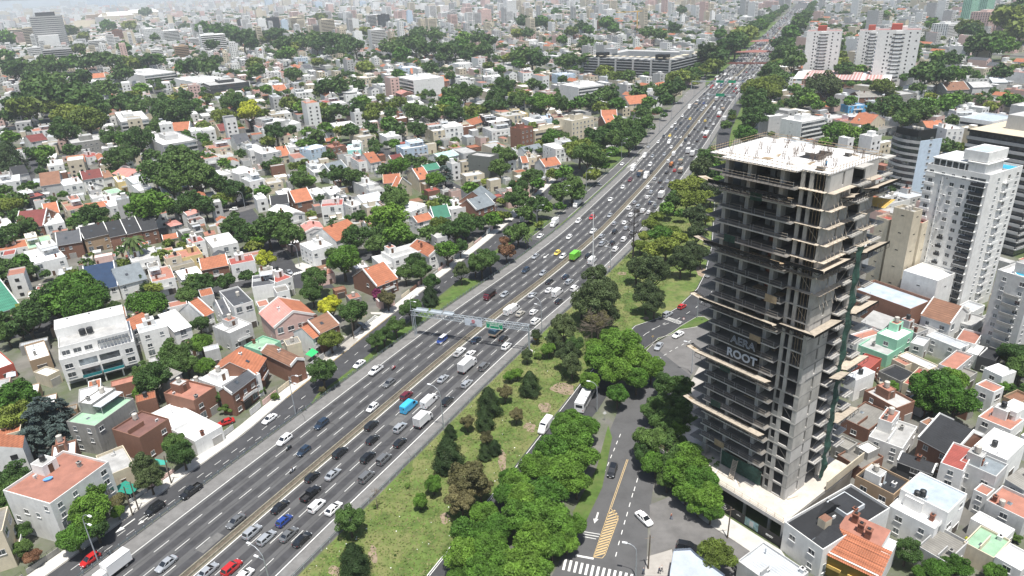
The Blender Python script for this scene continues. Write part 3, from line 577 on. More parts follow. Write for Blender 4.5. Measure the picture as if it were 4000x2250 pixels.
def house(x, y, th, W, D, H, wk, rk, typ, label=None, near=True, face='f', seed=0, rise=None, rk2=None, extra=True):
    rd = random.Random(seed * 7919 + int(W * 100) + int(D * 77)); root = empty('house', (x, y, 0), th)
    wn, rn = WALL[wk][1], ROOF[rk][1]
    floors = max(1, int(round(H / 3.0)))
    if typ == 'f':
        m = MB(); roof_flat(m, W, D, H, wk, rk, .35 + .35 * rd.random()); m.build('wall', root)
        if near and W > 5 and D > 5:
            if W * D > 75 and rd.random() < .45 and extra:      # a set back upper floor
                sw, sd = W * rd.uniform(.4, .65), D * rd.uniform(.35, .55); sx = rd.choice([.25, W - sw - .25]); sy = D - sd - .25
                m = MB(); roof_flat(m, sw, sd, H + 2.8, wk if rd.random() < .6 else 'w', rd.choice('gwsr'), .3, sx, sy, H); m.build('upper_floor', root)
                for k in range(max(1, int(sw / 3))): put(WM[k % 3], 'window', root, (sx + sw * (k + .5) / max(1, int(sw / 3)), sy, H + .8))
                put(rd.choice(TMS), 'water_tank', root, (sx + sw * .7, sy + sd * .5, H + 2.8)); put(CHM[rd.randrange(3)], 'chimney', root, (sx + sw * .2, sy + sd * .6, H + 2.8))
                if sy > 4.5: m = MB(); m.box(sx + .3, sy - 2.6, H + 2.3, sx + sw - .3, sy - .02, H + 2.42, rm('l')); m.bar((sx + .4, sy - 2.5, H), (sx + .4, sy - 2.5, H + 2.3), .05, FRAME); m.bar((sx + sw - .4, sy - 2.5, H), (sx + sw - .4, sy - 2.5, H + 2.3), .05, FRAME); m.build('porch_roof', root)
            elif rd.random() < .6 and extra:      # stair room
                sw, sd = min(W * .4, 3.4), min(D * .4, 3.6); sx = rd.uniform(.3, W - sw - .3); sy = rd.uniform(D * .35, D - sd - .25) if D - sd - .25 > D * .35 else .3
                m = MB(); roof_flat(m, sw, sd, H + 2.4, wk if rd.random() < .7 else 'w', rd.choice('gwr'), .15, sx, sy, H); m.build('stair_room', root)
                put(DM[0], 'door', root, (sx + sw / 2, sy - .02, H))
                put(rd.choice(TMS), 'water_tank', root, (sx + sw / 2, sy + sd / 2, H + 2.4))
            elif extra: put(rd.choice(TMS), 'water_tank', root, (rd.uniform(1, W - 1), rd.uniform(D * .5, D - 1), H))
            if rd.random() < .5: put(rd.choice(CHM), 'chimney', root, (rd.uniform(.6, W - .6), rd.uniform(.6, D - .6), H))
            if rd.random() < .6: put(ACM, 'air_conditioner', root, (rd.uniform(1, W - 1), rd.uniform(.8, D - .8), H + .05), rd.choice([0, 1.57, 3.14]))
            if W > 7 and rd.random() < .5: m = MB(); yy = D * rd.uniform(.25, .6); m.box(.2, yy, H, W * rd.uniform(.35, .75), yy + .15, H + rd.uniform(.7, 1.5), wm(wk)); m.build('terrace_wall', root)
            if rd.random() < .3: m = MB(); m.cyl(rd.uniform(.6, W - .6), D * .8, H, H + rd.uniform(.8, 1.6), .12, METAL, 6); m.build('vent_pipe', root)
            if rd.random() < .4: put(SKM, 'skylight', root, (rd.uniform(1, W - 1), rd.uniform(1, D - 1), H))
    else:
        if rise is None: rise = {'g': D, 'G': D, 'r': W, 'R': W, 'h': min(W, D), 's': D * .6}[typ] * (.27 if rk in 'odDnvehG' else .16)
        a, r = pitched(W, D, H, typ, rise, wk, rk, rk2); a.build('wall', root); r.build('roof', root)
        if near and typ in 'gGrR' and rd.random() < .65:      # raised party walls along the gable ends
            vm = wm('w' if wk in 'bktsr' or rd.random() < .7 else wk)
            for e_ in (0, 1):
                m = MB()
                if typ in 'gG': x_ = -.16 if e_ == 0 else W - .12; m.poly([(x_, -.2, H - .5), (x_, D / 2, H + rise - .35), (x_, D / 2, H + rise + .5), (x_, -.2, H + .35)][::-1], vm); m.poly([(x_ + .3, -.2, H - .5), (x_ + .3, D / 2, H + rise - .35), (x_ + .3, D / 2, H + rise + .5), (x_ + .3, -.2, H + .35)], vm); m.poly([(x_, -.2, H + .35), (x_ + .3, -.2, H + .35), (x_ + .3, D / 2, H + rise + .5), (x_, D / 2, H + rise + .5)], vm); m.poly([(x_, D / 2, H + rise + .5), (x_ + .3, D / 2, H + rise + .5), (x_ + .3, D + .2, H + .35), (x_, D + .2, H + .35)], vm)
                else: y_ = -.16 if e_ == 0 else D - .12; m.poly([(-.2, y_, H - .5), (W / 2, y_, H + rise - .35), (W / 2, y_, H + rise + .5), (-.2, y_, H + .35)], vm); m.poly([(-.2, y_, H + .35), (W / 2, y_, H + rise + .5), (W / 2, y_ + .3, H + rise + .5), (-.2, y_ + .3, H + .35)], vm); m.poly([(W / 2, y_, H + rise + .5), (W + .2, y_, H + .35), (W + .2, y_ + .3, H + .35), (W / 2, y_ + .3, H + rise + .5)], vm); m.poly([(W / 2, y_, H + rise - .35), (W + .2, y_, H - .5), (W + .2, y_, H + .35), (W / 2, y_, H + rise + .5)], vm)
                m.build('party_wall', root)
        if near and rk in 'odDnhG' and rd.random() < .4: m = MB(); m.poly([(W * .4 - .5, D * .2, H + rise * .4 + .3), (W * .4 + .5, D * .2, H + rise * .4 + .3), (W * .4 + .5, D * .2 + .9, H + rise * .4 + .3 + rise * 1.8 / D), (W * .4 - .5, D * .2 + .9, H + rise * .4 + .3 + rise * 1.8 / D)], GLASS) if typ in 'gG' else m.box(W * .48, D * .5, H + rise * .9, W * .52, D * .5 + .3, H + rise + .5, METAL); m.build('roof_window', root)
        if near:
            if rd.random() < .6: put(CHM[0 if rd.random() < .6 else 1], 'chimney', root, (W * rd.uniform(.2, .8), D * rd.uniform(.35, .65), H + rise * .75))
            if rd.random() < .35: put(rd.choice(TMS), 'water_tank', root, (W * rd.uniform(.1, .9), D * .85, H + rise * .2))
    if near:
        for fl in range(floors):
            z = fl * H / floors + .9; n = max(1, int(W / 3.1))
            for k in range(n):
                if fl == 0 and k == n // 2: put(rd.choice(DM), 'door', root, (W * (k + .5) / n, -.02, 0)); continue
                if rd.random() < (.72 if face != 'l' else .3): put(rd.choice(WM[:2] + WM), 'window', root, (W * (k + .5) / n, 0, z))
            n = max(1, int(D / 3.4))
            for k in range(n):
                if rd.random() < (.85 if face == 'l' else .22): put(rd.choice(WM[:2]), 'window', root, (0, D * (k + .5) / n, z), -math.pi / 2)
        if face != 'l' and rd.random() < .3 and floors > 1:
            m = MB(); bw = W * .5; bx = W * .25; z = H / floors; m.box(bx, -1.1, z - .15, bx + bw, -.02, z, wm(wk)); m.box(bx, -1.1, z, bx + bw, -1.0, z + .85, wm('w')); m.build('balcony', root)
    c, s = math.cos(th), math.sin(th)
    FOOT.append((x, y, th, W, D)); px, py = pr(x + c * W / 2 - s * D / 2, y + s * W / 2 + c * D / 2, H)
    if label: tag(root, label, 'house', GRPH)
    else: later(root, '%s %shouse with %s' % (wn, 'two storey ' if floors == 2 else ('tall ' if floors > 2 else 'low '), rn), px, py, 'house', GRPH)
    return root
def solve(i, j, p1, p2, p3, H, typ='f', rise=2.4):
    global RISE
    a = np.array(G(i, j, *p2, H))
    for _ in range(7):
        z1 = H + (rise if typ == 'G' else 0); z3 = H + (rise if typ == 'R' else 0)
        b = np.array(G(i, j, *p3, z3)) - a; c = np.array(G(i, j, *p1, z1)) - a
        rise = rise * .5 + .5 * min(5.5, .62 * float(np.hypot(*(c if typ == 'G' else b)))) if typ in 'GR' else rise
    RISE = rise if typ in 'GR' else None
    W, D = np.hypot(*b), np.hypot(*c); t1 = math.atan2(b[1], b[0]); t2 = math.atan2(c[1], c[0]) - math.pi / 2
    d = (t2 - t1 + math.pi) % (2 * math.pi) - math.pi
    th = t1 + d * (D / (W + D)) if abs(d) < 1.0 else (t1 if W > D else t2)
    k = math.cos(d * .5)
    if typ == 'G': D *= 2
    if typ == 'R': W *= 2
    return float(a[0]), float(a[1]), th, float(W * max(k, .6)), float(D * max(k, .6))
HD = """
0 3 140 540 510 745 1020 300 10.5 w r f F|white corner block of three floors with a terracotta roof terrace above the frontage road
0 3 -150 1050 30 1010 60 770 9 c s f
0 3 1000 250 1075 470 1350 340 4 c g f
0 2 735 1310 955 1400 1290 1110 8.5 s E f l
0 3 1090 10 1405 75 1730 -110 7 b M f
0 3 1480 -150 1960 110 2230 -50 4 w w f
0 2 1340 385 1400 465 1690 400 9 w l f
0 2 1645 290 1750 440 1900 370 6 w w s
0 2 1220 340 1300 430 1520 320 6 w o G
0 2 1830 175 2050 285 2190 250 6 w o G
0 2 2160 130 2240 270 2320 250 6 w D G
0 2 2250 30 2350 200 2530 130 9 w D f
0 2 2130 400 2310 470 2540 370 6 g w f
0 2 -200 -60 -60 260 180 165 6 c e G
0 2 -200 700 -20 830 150 780 4 r w f
0 2 240 590 300 750 510 690 4 t w f
0 2 330 860 480 900 610 840 3.5 c w f
0 2 1590 880 1710 915 1820 850 7.5 s c s
0 2 1680 1050 1950 1150 2140 1000 7 b r f
0 2 2060 900 2320 1050 2570 860 6.5 w w f
0 2 2260 1000 2330 1060 2560 880 7.2 b D G
0 2 2300 760 2570 860 2700 700 7 b o G
1 2 100 610 350 780 440 700 6.5 b n r
1 2 -60 560 60 650 200 530 4 m E f
1 2 30 250 185 395 600 270 7 p p r|pink gabled house with one pale pink and one orange roof slope beside the round tree
1 2 480 350 640 455 800 350 7 b n g
1 2 385 430 570 505 650 455 6 w o g
1 1 440 1010 560 1080 770 1020 7 w w f l|white corner house with a round brick band and rooftop stair room at the crossing
1 1 695 860 805 975 930 850 7 w o g
1 1 425 820 500 885 690 860 6 w p r
1 1 100 670 310 740 500 700 7 w w r
1 1 330 470 390 590 570 555 7 b o G
1 1 105 530 150 615 335 600 7 w d G
1 1 600 580 655 640 870 640 9 w R f l
1 1 690 440 740 520 880 490 6 w w f
1 1 985 380 1080 435 1225 400 6 g g f
1 1 1190 345 1280 395 1450 405 6 c o g
1 1 1420 360 1560 405 1650 380 6 c o G
1 1 1560 290 1640 360 1725 330 7 c o g
1 1 1000 530 1090 600 1270 545 6 w l g
1 1 1700 640 1790 750 1975 740 6 w e G|white gabled house with a dark green tiled roof beside the tree lined frontage road
1 1 1900 610 1960 670 2170 620 6.5 w w f
1 1 2120 560 2215 660 2400 600 7 b G G
1 1 2150 500 2330 590 2490 530 7.5 b G G
1 1 1550 750 1620 790 1770 745 6 w o g
1 1 1460 620 1560 690 1650 600 5 w w f
1 1 1230 1100 1380 1160 1700 1080 6 w g f
1 1 1140 1150 1260 1235 1500 1190 3.5 w w f
1 1 1105 1250 1215 1430 1400 1340 5 b o G|steep orange tiled house with a slim grey chimney beside the purple bougainvillea
1 1 1640 990 1740 1130 1820 1060 6 w o r
1 1 2070 300 2110 335 2290 300 6 c l f
1 1 1770 110 1850 150 2010 100 6 w T g
1 1 1640 240 1700 270 1850 240 6 g e g
1 1 1320 120 1370 170 1495 150 7 c h G
1 1 1420 20 1480 60 1720 20 8 u w f
1 1 870 10 920 70 1050 70 6 a w f
1 1 720 10 760 45 880 10 8 b r f
1 1 500 30 545 65 670 15 8 u w f
1 1 -20 60 60 110 240 70 8 g w f
1 1 215 70 235 125 325 100 5 c o g
1 1 690 200 750 285 915 240 7 w G G
1 1 470 210 580 290 750 265 6 w w f
1 1 80 360 120 410 270 385 5.5 c g f
1 1 1085 130 1150 190 1210 160 6 w o g
1 1 980 130 1030 190 1100 170 6 w r f
1 1 130 1340 210 1400 340 1330 7 w R f
1 1 -80 1340 -40 1449 190 1430 7 w D f
1 1 720 450 760 500 860 470 5 w s f
1 1 930 590 960 640 1050 600 5 w w f
1 1 860 530 900 600 1000 560 5 g s f
1 1 540 460 600 520 700 480 5 w w f
1 1 1090 790 1110 820 1200 790 4 w o g
1 1 290 0 330 40 460 20 6 w w f
0 1 1050 790 1105 935 1265 905 7 b d G|left house of the row of three black gabled roofs, above its garden
0 1 1195 765 1275 905 1425 875 7 b d G|middle house of the black gabled row, its roof patched with orange tiles
0 1 1355 735 1430 875 1590 850 7 b d G|right house of the black gabled row, with a green awning
0 1 785 840 845 955 1095 900 7 t d G|tan house with a black roof and two cream awnings over the garden terrace
0 1 530 905 575 1020 820 985 7 b D G
0 1 85 690 150 850 400 850 6 b h G
0 1 270 1085 340 1215 655 1130 6.5 w w f|bright white cube house with a striped awning left of the navy roof
0 1 235 970 290 1060 545 1010 6 c E f
0 1 -100 1020 -20 1090 280 1060 5 w o f
0 1 790 1245 870 1490 1185 1440 5.5 w v G|house with a big navy blue tiled roof and white gable walls
0 1 1110 1260 1200 1420 1480 1350 6 w G G
0 1 1280 1100 1330 1200 1600 1140 6 w g f
0 1 1450 1280 1530 1400 1765 1360 6 w r f
0 1 1700 1100 1760 1170 2040 1110 7 y r f
0 1 2030 950 2140 1050 2400 1000 7 w w f
0 1 1880 960 1920 1010 2060 975 8 w R f
0 1 1975 1160 2025 1265 2300 1220 7 b o G
0 1 2285 1160 2320 1225 2565 1180 7 w R f
0 1 1775 1300 1830 1365 2040 1310 5 w w s
0 1 1640 1200 1700 1260 1960 1200 6 c s f
0 1 400 740 450 830 650 790 6 w w f
0 1 410 650 450 710 600 690 6 w o g
0 1 580 600 680 680 870 650 8 c r f
0 1 830 600 860 650 1080 625 8 c o G
0 1 1045 550 1100 640 1280 595 9 w w f
0 1 230 520 265 560 445 510 6 k R f
0 1 375 290 410 420 610 395 7 g n G
0 1 605 340 640 430 830 390 7 w w f
0 1 790 275 830 360 1035 330 7 w h G
0 1 640 125 680 200 860 180 7 s o G
0 1 950 100 990 160 1060 150 8 b o r
0 1 80 225 140 315 290 290 7 g d G
0 1 -60 280 0 400 200 380 8 w w f
0 1 1000 290 1030 345 1130 320 6 w n G
0 1 1170 200 1200 250 1300 230 7 w o r
0 1 1220 260 1290 330 1420 270 6 w p r
0 1 1270 350 1340 400 1500 350 6 w l g
0 1 1340 420 1400 480 1540 450 6 w w f
0 1 1560 440 1640 500 1800 480 6 w l g
0 1 1140 330 1180 390 1290 370 6 y w f
0 1 2000 110 2050 160 2200 130 6 w r f
0 1 2160 100 2230 150 2390 120 6 c g f
0 1 2030 30 2100 60 2330 30 6 c r f
0 1 2470 20 2510 70 2640 40 9 w w f
0 1 2310 250 2400 310 2560 260 7 w w f
0 1 2470 340 2510 390 2640 350 7 w l f
0 1 2150 270 2210 320 2360 300 6 w w f
0 1 1620 920 1640 965 1790 940 4 c o G
0 1 1660 790 1720 830 1825 805 6 g p h
0 1 1840 690 1880 720 2010 680 6 w p G
0 1 1790 860 1850 930 2060 880 5 s g f
0 1 -40 770 -10 850 130 820 5 w w f
0 1 880 520 930 560 1060 540 5 w g f
0 1 1060 470 1100 510 1230 480 4 w E f
0 1 450 170 480 230 640 210 6 w w f
0 1 850 100 880 140 1000 110 5 w R f
0 1 880 440 905 480 1010 460 7 g g f
0 1 1880 760 1930 790 2060 760 4 w M f
0 0 1690 1240 1720 1320 1890 1315 7 w o G
0 0 1885 1260 1920 1330 2150 1290 7 w w f
0 0 2180 1270 2210 1320 2340 1300 6 c h G
0 0 280 1380 310 1430 470 1400 6 w h G
0 0 2310 1360 2380 1449 2500 1420 6 w D g
0 0 290 1270 330 1330 540 1300 5 w r f
0 0 920 950 980 1010 1130 990 8 w w f
0 0 1740 760 1800 810 2000 770 6 c g f
0 0 1040 800 1120 850 1240 820 7 g D r
0 0 860 700 900 750 1160 700 8 w D G
0 0 1740 850 1780 900 1880 880 6 y w f
0 0 610 760 640 820 730 800 10 c g f
0 0 880 740 900 790 960 770 6 w o g
0 0 1000 1000 1030 1060 1150 1040 6 w w f
0 0 0 1030 40 1070 120 1050 6 w o g
0 0 -60 1380 -20 1449 130 1430 6 w g f
1 0 0 1260 20 1290 60 1280 6 w r f
1 0 60 1190 110 1250 290 1190 9 g w f l
1 0 270 1210 300 1260 420 1230 6 w w f
1 0 490 740 640 840 760 780 11 w w f l
1 0 330 860 400 940 575 880 9 w w f
1 0 800 890 900 960 1010 930 9 w w f
1 0 1040 740 1080 790 1310 740 9 c w f
1 0 370 550 390 590 600 570 8 u g f
1 0 1435 620 1480 690 1640 650 9 u w f
1 0 1240 850 1270 890 1450 860 7 w w f
1 0 1430 910 1460 950 1560 930 6 b p r
1 0 1450 1010 1480 1060 1700 1030 7 w w f
1 0 1530 700 1560 740 1650 710 6 w o g
1 0 1390 1160 1420 1200 1510 1180 7 b w f
1 0 1730 1270 1780 1330 2060 1280 8 c w f
1 0 1880 1240 1900 1290 2060 1260 10 w w f
1 0 2110 1210 2170 1260 2320 1210 7 c o G
1 0 2010 1230 2050 1290 2180 1260 7 b w f
1 0 2310 1190 2350 1240 2540 1200 8 k w f
1 0 2340 1280 2370 1330 2560 1290 6 w g f
1 0 2230 710 2290 780 2440 730 8 g w f
1 0 1970 590 2040 650 2190 610 10 w w f
1 0 1960 750 2000 800 2170 760 6 w w f
1 0 70 820 110 860 240 830 6 w w f
1 0 170 880 190 920 290 900 6 w o g
1 0 390 660 410 690 470 670 6 w o G
1 0 470 660 490 690 560 680 6 w D G
1 0 1750 790 1790 830 1890 800 6 b o g
1 0 2480 1130 2520 1180 2640 1140 9 c g f
1 0 650 980 700 1040 810 1010 7 w R f
1 0 1020 1340 1050 1390 1150 1350 7 c g f
1 0 750 1230 790 1280 1000 1250 5 w w f
1 0 690 1380 700 1420 830 1400 6 b o G
3 2 1650 105 1535 270 1835 360 7 w n Z
3 2 1100 460 1300 540 1450 440 6.5 m w f
3 2 880 600 1200 690 1480 570 3.5 m g f
3 2 850 770 1020 825 1150 720 4 r R f
3 2 850 480 900 540 1110 440 4 w r f
3 2 930 360 1140 415 1270 300 5 w g s
3 2 1590 480 1925 620 2010 570 5 w l f
3 2 1700 790 1885 840 2095 700 5 g r f
3 2 1310 680 1620 830 1700 780 4.5 c l f
3 2 1250 720 1380 790 1450 760 4 c r f
3 2 1360 960 1510 1020 1650 850 4.5 c R f
3 2 990 1040 1290 1230 1445 1140 5 b g f
3 2 720 1330 1010 1440 1280 1280 3.5 b c f
3 3 1005 70 1350 190 1510 -30 4.5 w g f
3 2 2080 980 2270 1060 2380 1010 6.5 w r f
3 2 2110 1300 2440 1440 2574 1330 5 w r f
3 2 2330 1200 2500 1270 2640 1200 7 w w f
3 2 2180 820 2350 910 2475 850 5 w w f
3 2 2370 1100 2520 1180 2640 1100 5 t n f
3 2 1890 520 2080 580 2130 460 5 w r f
3 2 1870 340 2060 400 2170 300 4.5 g g f
3 2 1115 850 1330 960 1480 880 3 s d f
3 2 2110 690 2280 750 2330 640 4 k d f
3 2 1320 370 1490 470 1560 400 5 g c f
3 3 890 450 1260 655 1400 500 6.5 t d f|tan house with an L shaped black flat roof and an outside brick staircase
3 3 1330 590 1810 830 2000 640 8.5 w B f l|tall white house with a pale blue roof carrying two black water tanks
3 3 1210 770 1670 1000 1810 870 5.8 w w f l
3 3 1500 1170 1790 1340 2010 1130 4 g c f
3 3 1495 70 1850 240 2100 10 6 b d R|brown brick house under a big black tiled gable roof at the lower right
3 3 1300 300 1650 420 1720 340 5 k d r
3 3 1740 310 1960 410 2050 180 8 w R f
3 3 1920 310 2290 470 2420 350 7.5 g G f|grey house with a slate grey metal roof edged in red at the lower right
3 2 1430 560 1560 600 1620 520 4.5 g l f
3 2 1500 420 1600 470 1700 420 4 g g f
3 2 1540 850 1700 920 1750 840 4 g g f
3 2 1850 860 2000 930 2080 850 3.5 s s f
3 2 1440 1100 1560 1180 1640 1080 3.5 g l f
3 2 2000 640 2120 690 2180 600 4 w w f
3 2 1900 200 2050 260 2150 180 4 w l f
3 3 640 120 800 200 900 130 3.5 s c f
3 3 2100 600 2200 660 2260 580 5 w r f
3 2 2250 560 2330 600 2420 540 3.5 g d f
3 2 1290 180 1430 240 1500 160 5 w s f
3 3 2050 170 2400 300 2640 120 7 w w f
3 3 2200 700 2574 900 2700 720 5 g r f
3 3 2040 880 2390 1080 2460 990 3.5 w w f
3 3 1970 1120 2270 1290 2420 1100 4 c E f
3 3 2280 1270 2540 1420 2680 1270 4.5 w w f
3 3 2400 480 2560 580 2700 450 5.5 g c s
3 3 -330 1330 150 1640 440 1449 4 g l f
3 3 690 250 940 390 1170 270 3 b s f
3 3 890 155 1005 235 1115 170 4.5 s w f
3 1 1110 590 1200 620 1420 560 5 w s f
3 1 1220 500 1400 560 1560 510 5 g l f
3 1 1150 560 1180 600 1330 560 5 w l f
3 0 570 1170 600 1200 750 1170 6 w g f
3 0 700 1200 760 1230 950 1190 6 p R f
3 0 950 1160 1010 1200 1060 1170 8 c D r
3 0 1010 1180 1180 1220 1310 1180 7 c o G
3 0 1000 1280 1080 1320 1260 1260 4 g s f
3 0 780 1050 810 1075 975 1055 5 x B f
3 0 1820 370 1840 400 1910 380 8 w w f
3 0 1990 740 2000 790 2120 760 8 w g f
3 0 500 940 560 980 780 960 6 b s g
3 0 870 940 920 980 1210 960 6 b s g
3 0 1200 930 1330 960 1480 940 7 s g f
3 0 1720 870 1800 910 2100 880 6 s n g
3 0 2020 840 2060 880 2200 860 7 g g g
3 0 2170 780 2260 830 2380 820 6 g l g
3 0 1940 1140 1960 1190 2190 1150 8 w w f
3 0 1760 1260 1800 1310 1900 1280 10 w w f
3 0 1540 1250 1600 1290 1750 1270 7 c o g
2 0 0 700 110 740 210 730 10 w r f
2 0 400 700 480 760 830 700 9 u l f
2 0 590 800 680 860 870 840 10 w w f
2 0 480 840 560 900 680 890 6 w G g
2 0 990 800 1040 830 1100 810 5 u R f
2 0 1150 990 1180 1050 1350 1010 8 c o g
2 0 1430 840 1460 870 1550 850 4 c o G
2 0 160 1180 190 1230 300 1200 7 w w f
2 0 300 1170 310 1200 400 1190 7 u w f
2 0 400 1150 420 1190 520 1180 7 c h f
2 0 0 1130 30 1160 150 1140 8 y w f
2 0 860 1150 900 1190 1060 1190 6 b o g
2 0 920 1200 940 1240 1020 1220 6 b o g
2 0 130 390 160 410 240 400 8 w w f
2 0 620 350 640 370 730 360 8 b r f
2 1 90 30 120 70 300 30 6 w G G
2 1 80 150 100 190 160 180 5 w o g
2 1 380 0 440 60 620 10 8 w w f
2 1 280 180 330 230 460 190 5 w o g
2 1 130 110 160 150 250 140 6 c g f
2 1 0 40 30 70 110 60 5 w l f
"""
nh = 0
for ln in HD.strip().split('\n'):
    lab = None
    if '|' in ln: ln, lab = ln.split('|')
    t = ln.split(); i, j = int(t[0]), int(t[1]); v = [float(q) for q in t[2:9]]; wk, rk, typ = t[9:12]; face = t[12] if len(t) > 12 else 'f'
    if i >= 3 and face == 'f' and j >= 2: face = 'l'
    if typ == 'Z': typ = 'R'; x, y, th, W, D = solve(i, j, (1535, 270), (1835, 360), (1975, 190), v[6], 'R', 2.5); 
    else: x, y, th, W, D = solve(i, j, (v[0], v[1]), (v[2], v[3]), (v[4], v[5]), v[6], typ)
    cap = 45 if math.hypot(x, y) < 420 else 19; W = min(max(W, 2.5), cap); D = min(max(D, 2.5), cap)
    nh += 1
    r = house(x, y, th, W, D, v[6], wk, rk, typ, lab, True, face, nh, rk2='o' if lab and 'pink gabled' in lab else None, rise=3.4 if lab and 'pink gabled' in lab else RISE, extra=v[6] > 4.2)
# ------------------------------------------------------------------ apartment blocks
def windows_on(root, kind, L, H, floors, face, wk, parts, z0=0.0, x0=0.0, y0=0.0, step=3.2, base=1):
    """face 'f': wall y=y0 facing -y; 'l': wall x=x0 facing -x"""
    fh = (H - z0) / floors; st = MB()
    def place(u, z, me):
        if face == 'f': put(me, 'window', root, (x0 + u, y0, z))
        else: put(me, 'window', root, (x0, y0 + L - u, z), -math.pi / 2)
    def bx(u0, u1, v0, v1, a, b, m_, name=None, mb=None):   # u along the wall, v outwards
        q = mb or MB()
        if face == 'f': q.box(x0 + u0, y0 - v1, a, x0 + u1, y0 - v0, b, m_)
        else: q.box(x0 - v1, y0 + u0, a, x0 - v0, y0 + u1, b, m_)
        if mb is None: q.build(name, root)
    if kind == 'blank':
        for fl in range(base, floors):
            if fl % 2 == 0 and L > 4: bx(L * .5 - .5, L * .5 + .5, 0, .03, z0 + fl * fh + 1.6, z0 + fl * fh + 1.9, DARK, mb=st)
    elif kind == 'win':
        n = max(1, int(L / step))
        for fl in range(base, floors):
            for k in range(n):
                u = L * (k + .5) / n; z = z0 + fl * fh + .95
                if parts: place(u, z, random.choice(WM[:2]))
                else: bx(u - .75, u + .75, 0, .03, z, z + 1.3, DARK if random.random() < .6 else GLASS2, mb=st)
    elif kind in ('balc', 'curve'):
        for fl in range(base, floors):
            z = z0 + fl * fh
            if parts:
                bx(.3, L - .3, 0, .02, z + .1, z + fh - .5, GLASS if fl % 3 else GLASS2, 'glazing'); bx(.15, L - .15, 0, 1.25, z - .12, z + .1, wm(wk), 'balcony'); bx(.15, L - .15, 1.15, 1.25, z + .1, z + .95, wm(wk), 'balcony_rail')
            else:
                bx(.3, L - .3, 0, .02, z + .1, z + fh - .5, DARK, mb=st); bx(.15, L - .15, .02, 1.1, z - .12, z + .9, wm(wk), mb=st)
    elif kind == 'strip':
        for fl in range(base, floors):
            z = z0 + fl * fh + .8
            if parts: bx(.5, L - .5, 0, .03, z, z + 1.5, GLASS, 'window')
            else: bx(.5, L - .5, 0, .03, z, z + 1.5, DARK, mb=st)
    if st.v: tag(st.build('window', root), kind='stuff')
def block(x, y, th, W, D, H, floors, wk, front, side, label=None, rk='g', parts=False, room=True, far=False, name='apartment_building', cat='apartment block', base=1):
    root = empty(name, (x, y, 0), th)
    m = MB(); roof_flat(m, W, D, H, wk, rk, .9); m.build('wall', root)
    windows_on(root, front, W, H, floors, 'f', wk, parts, base=base); windows_on(root, side, D, H, floors, 'l', wk, parts, base=base)
    if room:
        m = MB(); roof_flat(m, W * .4, D * .35, H + 3.2, wk, 'w' if random.random() < .5 else 'g', .2, W * random.uniform(.15, .4), D * .35, H); m.build('roof_room', root)
        if parts or W > 9: put(random.choice(TMS), 'water_tank', root, (W * .4, D * .5, H + 3.2))
    FOOT.append((x, y, th, W, D)); c, s = math.cos(th), math.sin(th); px, py = pr(x + c * W / 2 - s * D / 2, y + s * W / 2 + c * D / 2, H)
    kindn = {'win': 'with rows of windows', 'balc': 'with balcony bands', 'blank': 'with a blank side wall', 'strip': 'with window strips', 'curve': 'with balcony bands'}[front]
    if label: tag(root, label, cat, 'apartment and office blocks')
    else: later(root, '%s %s block %s' % ('tall' if H > 26 else 'low' if H < 16 else 'mid height', WALL[wk][1], kindn), px, py, cat, 'apartment and office blocks')
    return root
def Hof(bx, by, ty):
    X, Y = g(bx, by); z = 1.0; best = (1e9, 3)
    while z < 150:
        e = abs(pr(X, Y, z)[1] - ty)
        if e < best[0]: best = (e, z)
        z += .5
    return best[1]
# near blocks given by three roof corners
def blk(i, j, p1, p2, p3, H, *a, **k):
    x, y, th, W, D = solve(i, j, p1, p2, p3, H); return block(x, y, th, min(W, 130), min(D, 130), H, *a, **k)
# white carport block, three stepped volumes over open parking
x, y, th, W, D = solve(0, 2, (495, 520), (600, 745), (1365, 585), 9.6)
FOOT.append((x, y, th, W, D))
r = tag(empty('carport_block', (x, y, 0), th), 'white stepped block of flats with open parking at ground level and a glazed penthouse awning', 'apartment block')
wt = wm('w'); m = MB(); m.box(0, 4.5, 0, W, D, 3.0, wt); m.box(0, 0, 3.0, W, D, 9.6, wt, rm('w')); m.box(0, 0, 9.6, W, .2, 10.3, wt); m.box(0, .2, 9.6, .2, D, 10.3, wt); m.box(W - .2, .2, 9.6, W, 3.5, 10.3, wt); m.build('wall', r)
for k in range(5): m = MB(); m.box(W * k / 4 * .97 + .05, .05, 0, W * k / 4 * .97 + .45, .5, 3.0, wt); m.build('column', r)
m = MB(); roof_flat(m, W - 1.2, D * .45, 12.6, 'w', 'g', .5, .6, 2.6, 9.6); m.build('upper_floor', r)
m = MB(); roof_flat(m, W - 1.0, D * .42, 15.2, 'w', 'w', .5, .3, D * .56, 9.6); m.build('top_floor', r)
for k in range(3): put(WM[2], 'window', r, (2.0 + k * 2.9, 2.6, 10.2))
for xx in (1.9, W - 2.0):
    for z in (4.1, 7.0): put(WM[2], 'window', r, (xx, 0, z))
for (x0, x1) in ((W * .23, W * .47), (W * .5, W * .77)):
    for z in (3.3, 6.4):
        m = MB(); m.box(x0, -.03, z, x1, .02, z + 2.4, GLASS2 if x0 < W * .4 else GLASS); m.build('glazing', r)
        m = MB(); m.box(x0 - .1, -1.3, z - .15, x1 + .1, -.03, z + .05, wt); m.box(x0 - .1, -1.3, z + .05, x1 + .1, -1.2, z + .9, wt if z > 4 else mat('teal awning', (.02, .22, .24), .6)); m.build('balcony', r)
m = MB(); n_ = 9
for k in range(n_): m.box(W * .53 + k * (W * .42 / n_), .3, 12.2, W * .53 + (k + .85) * (W * .42 / n_), 2.6, 12.3, GLASS)
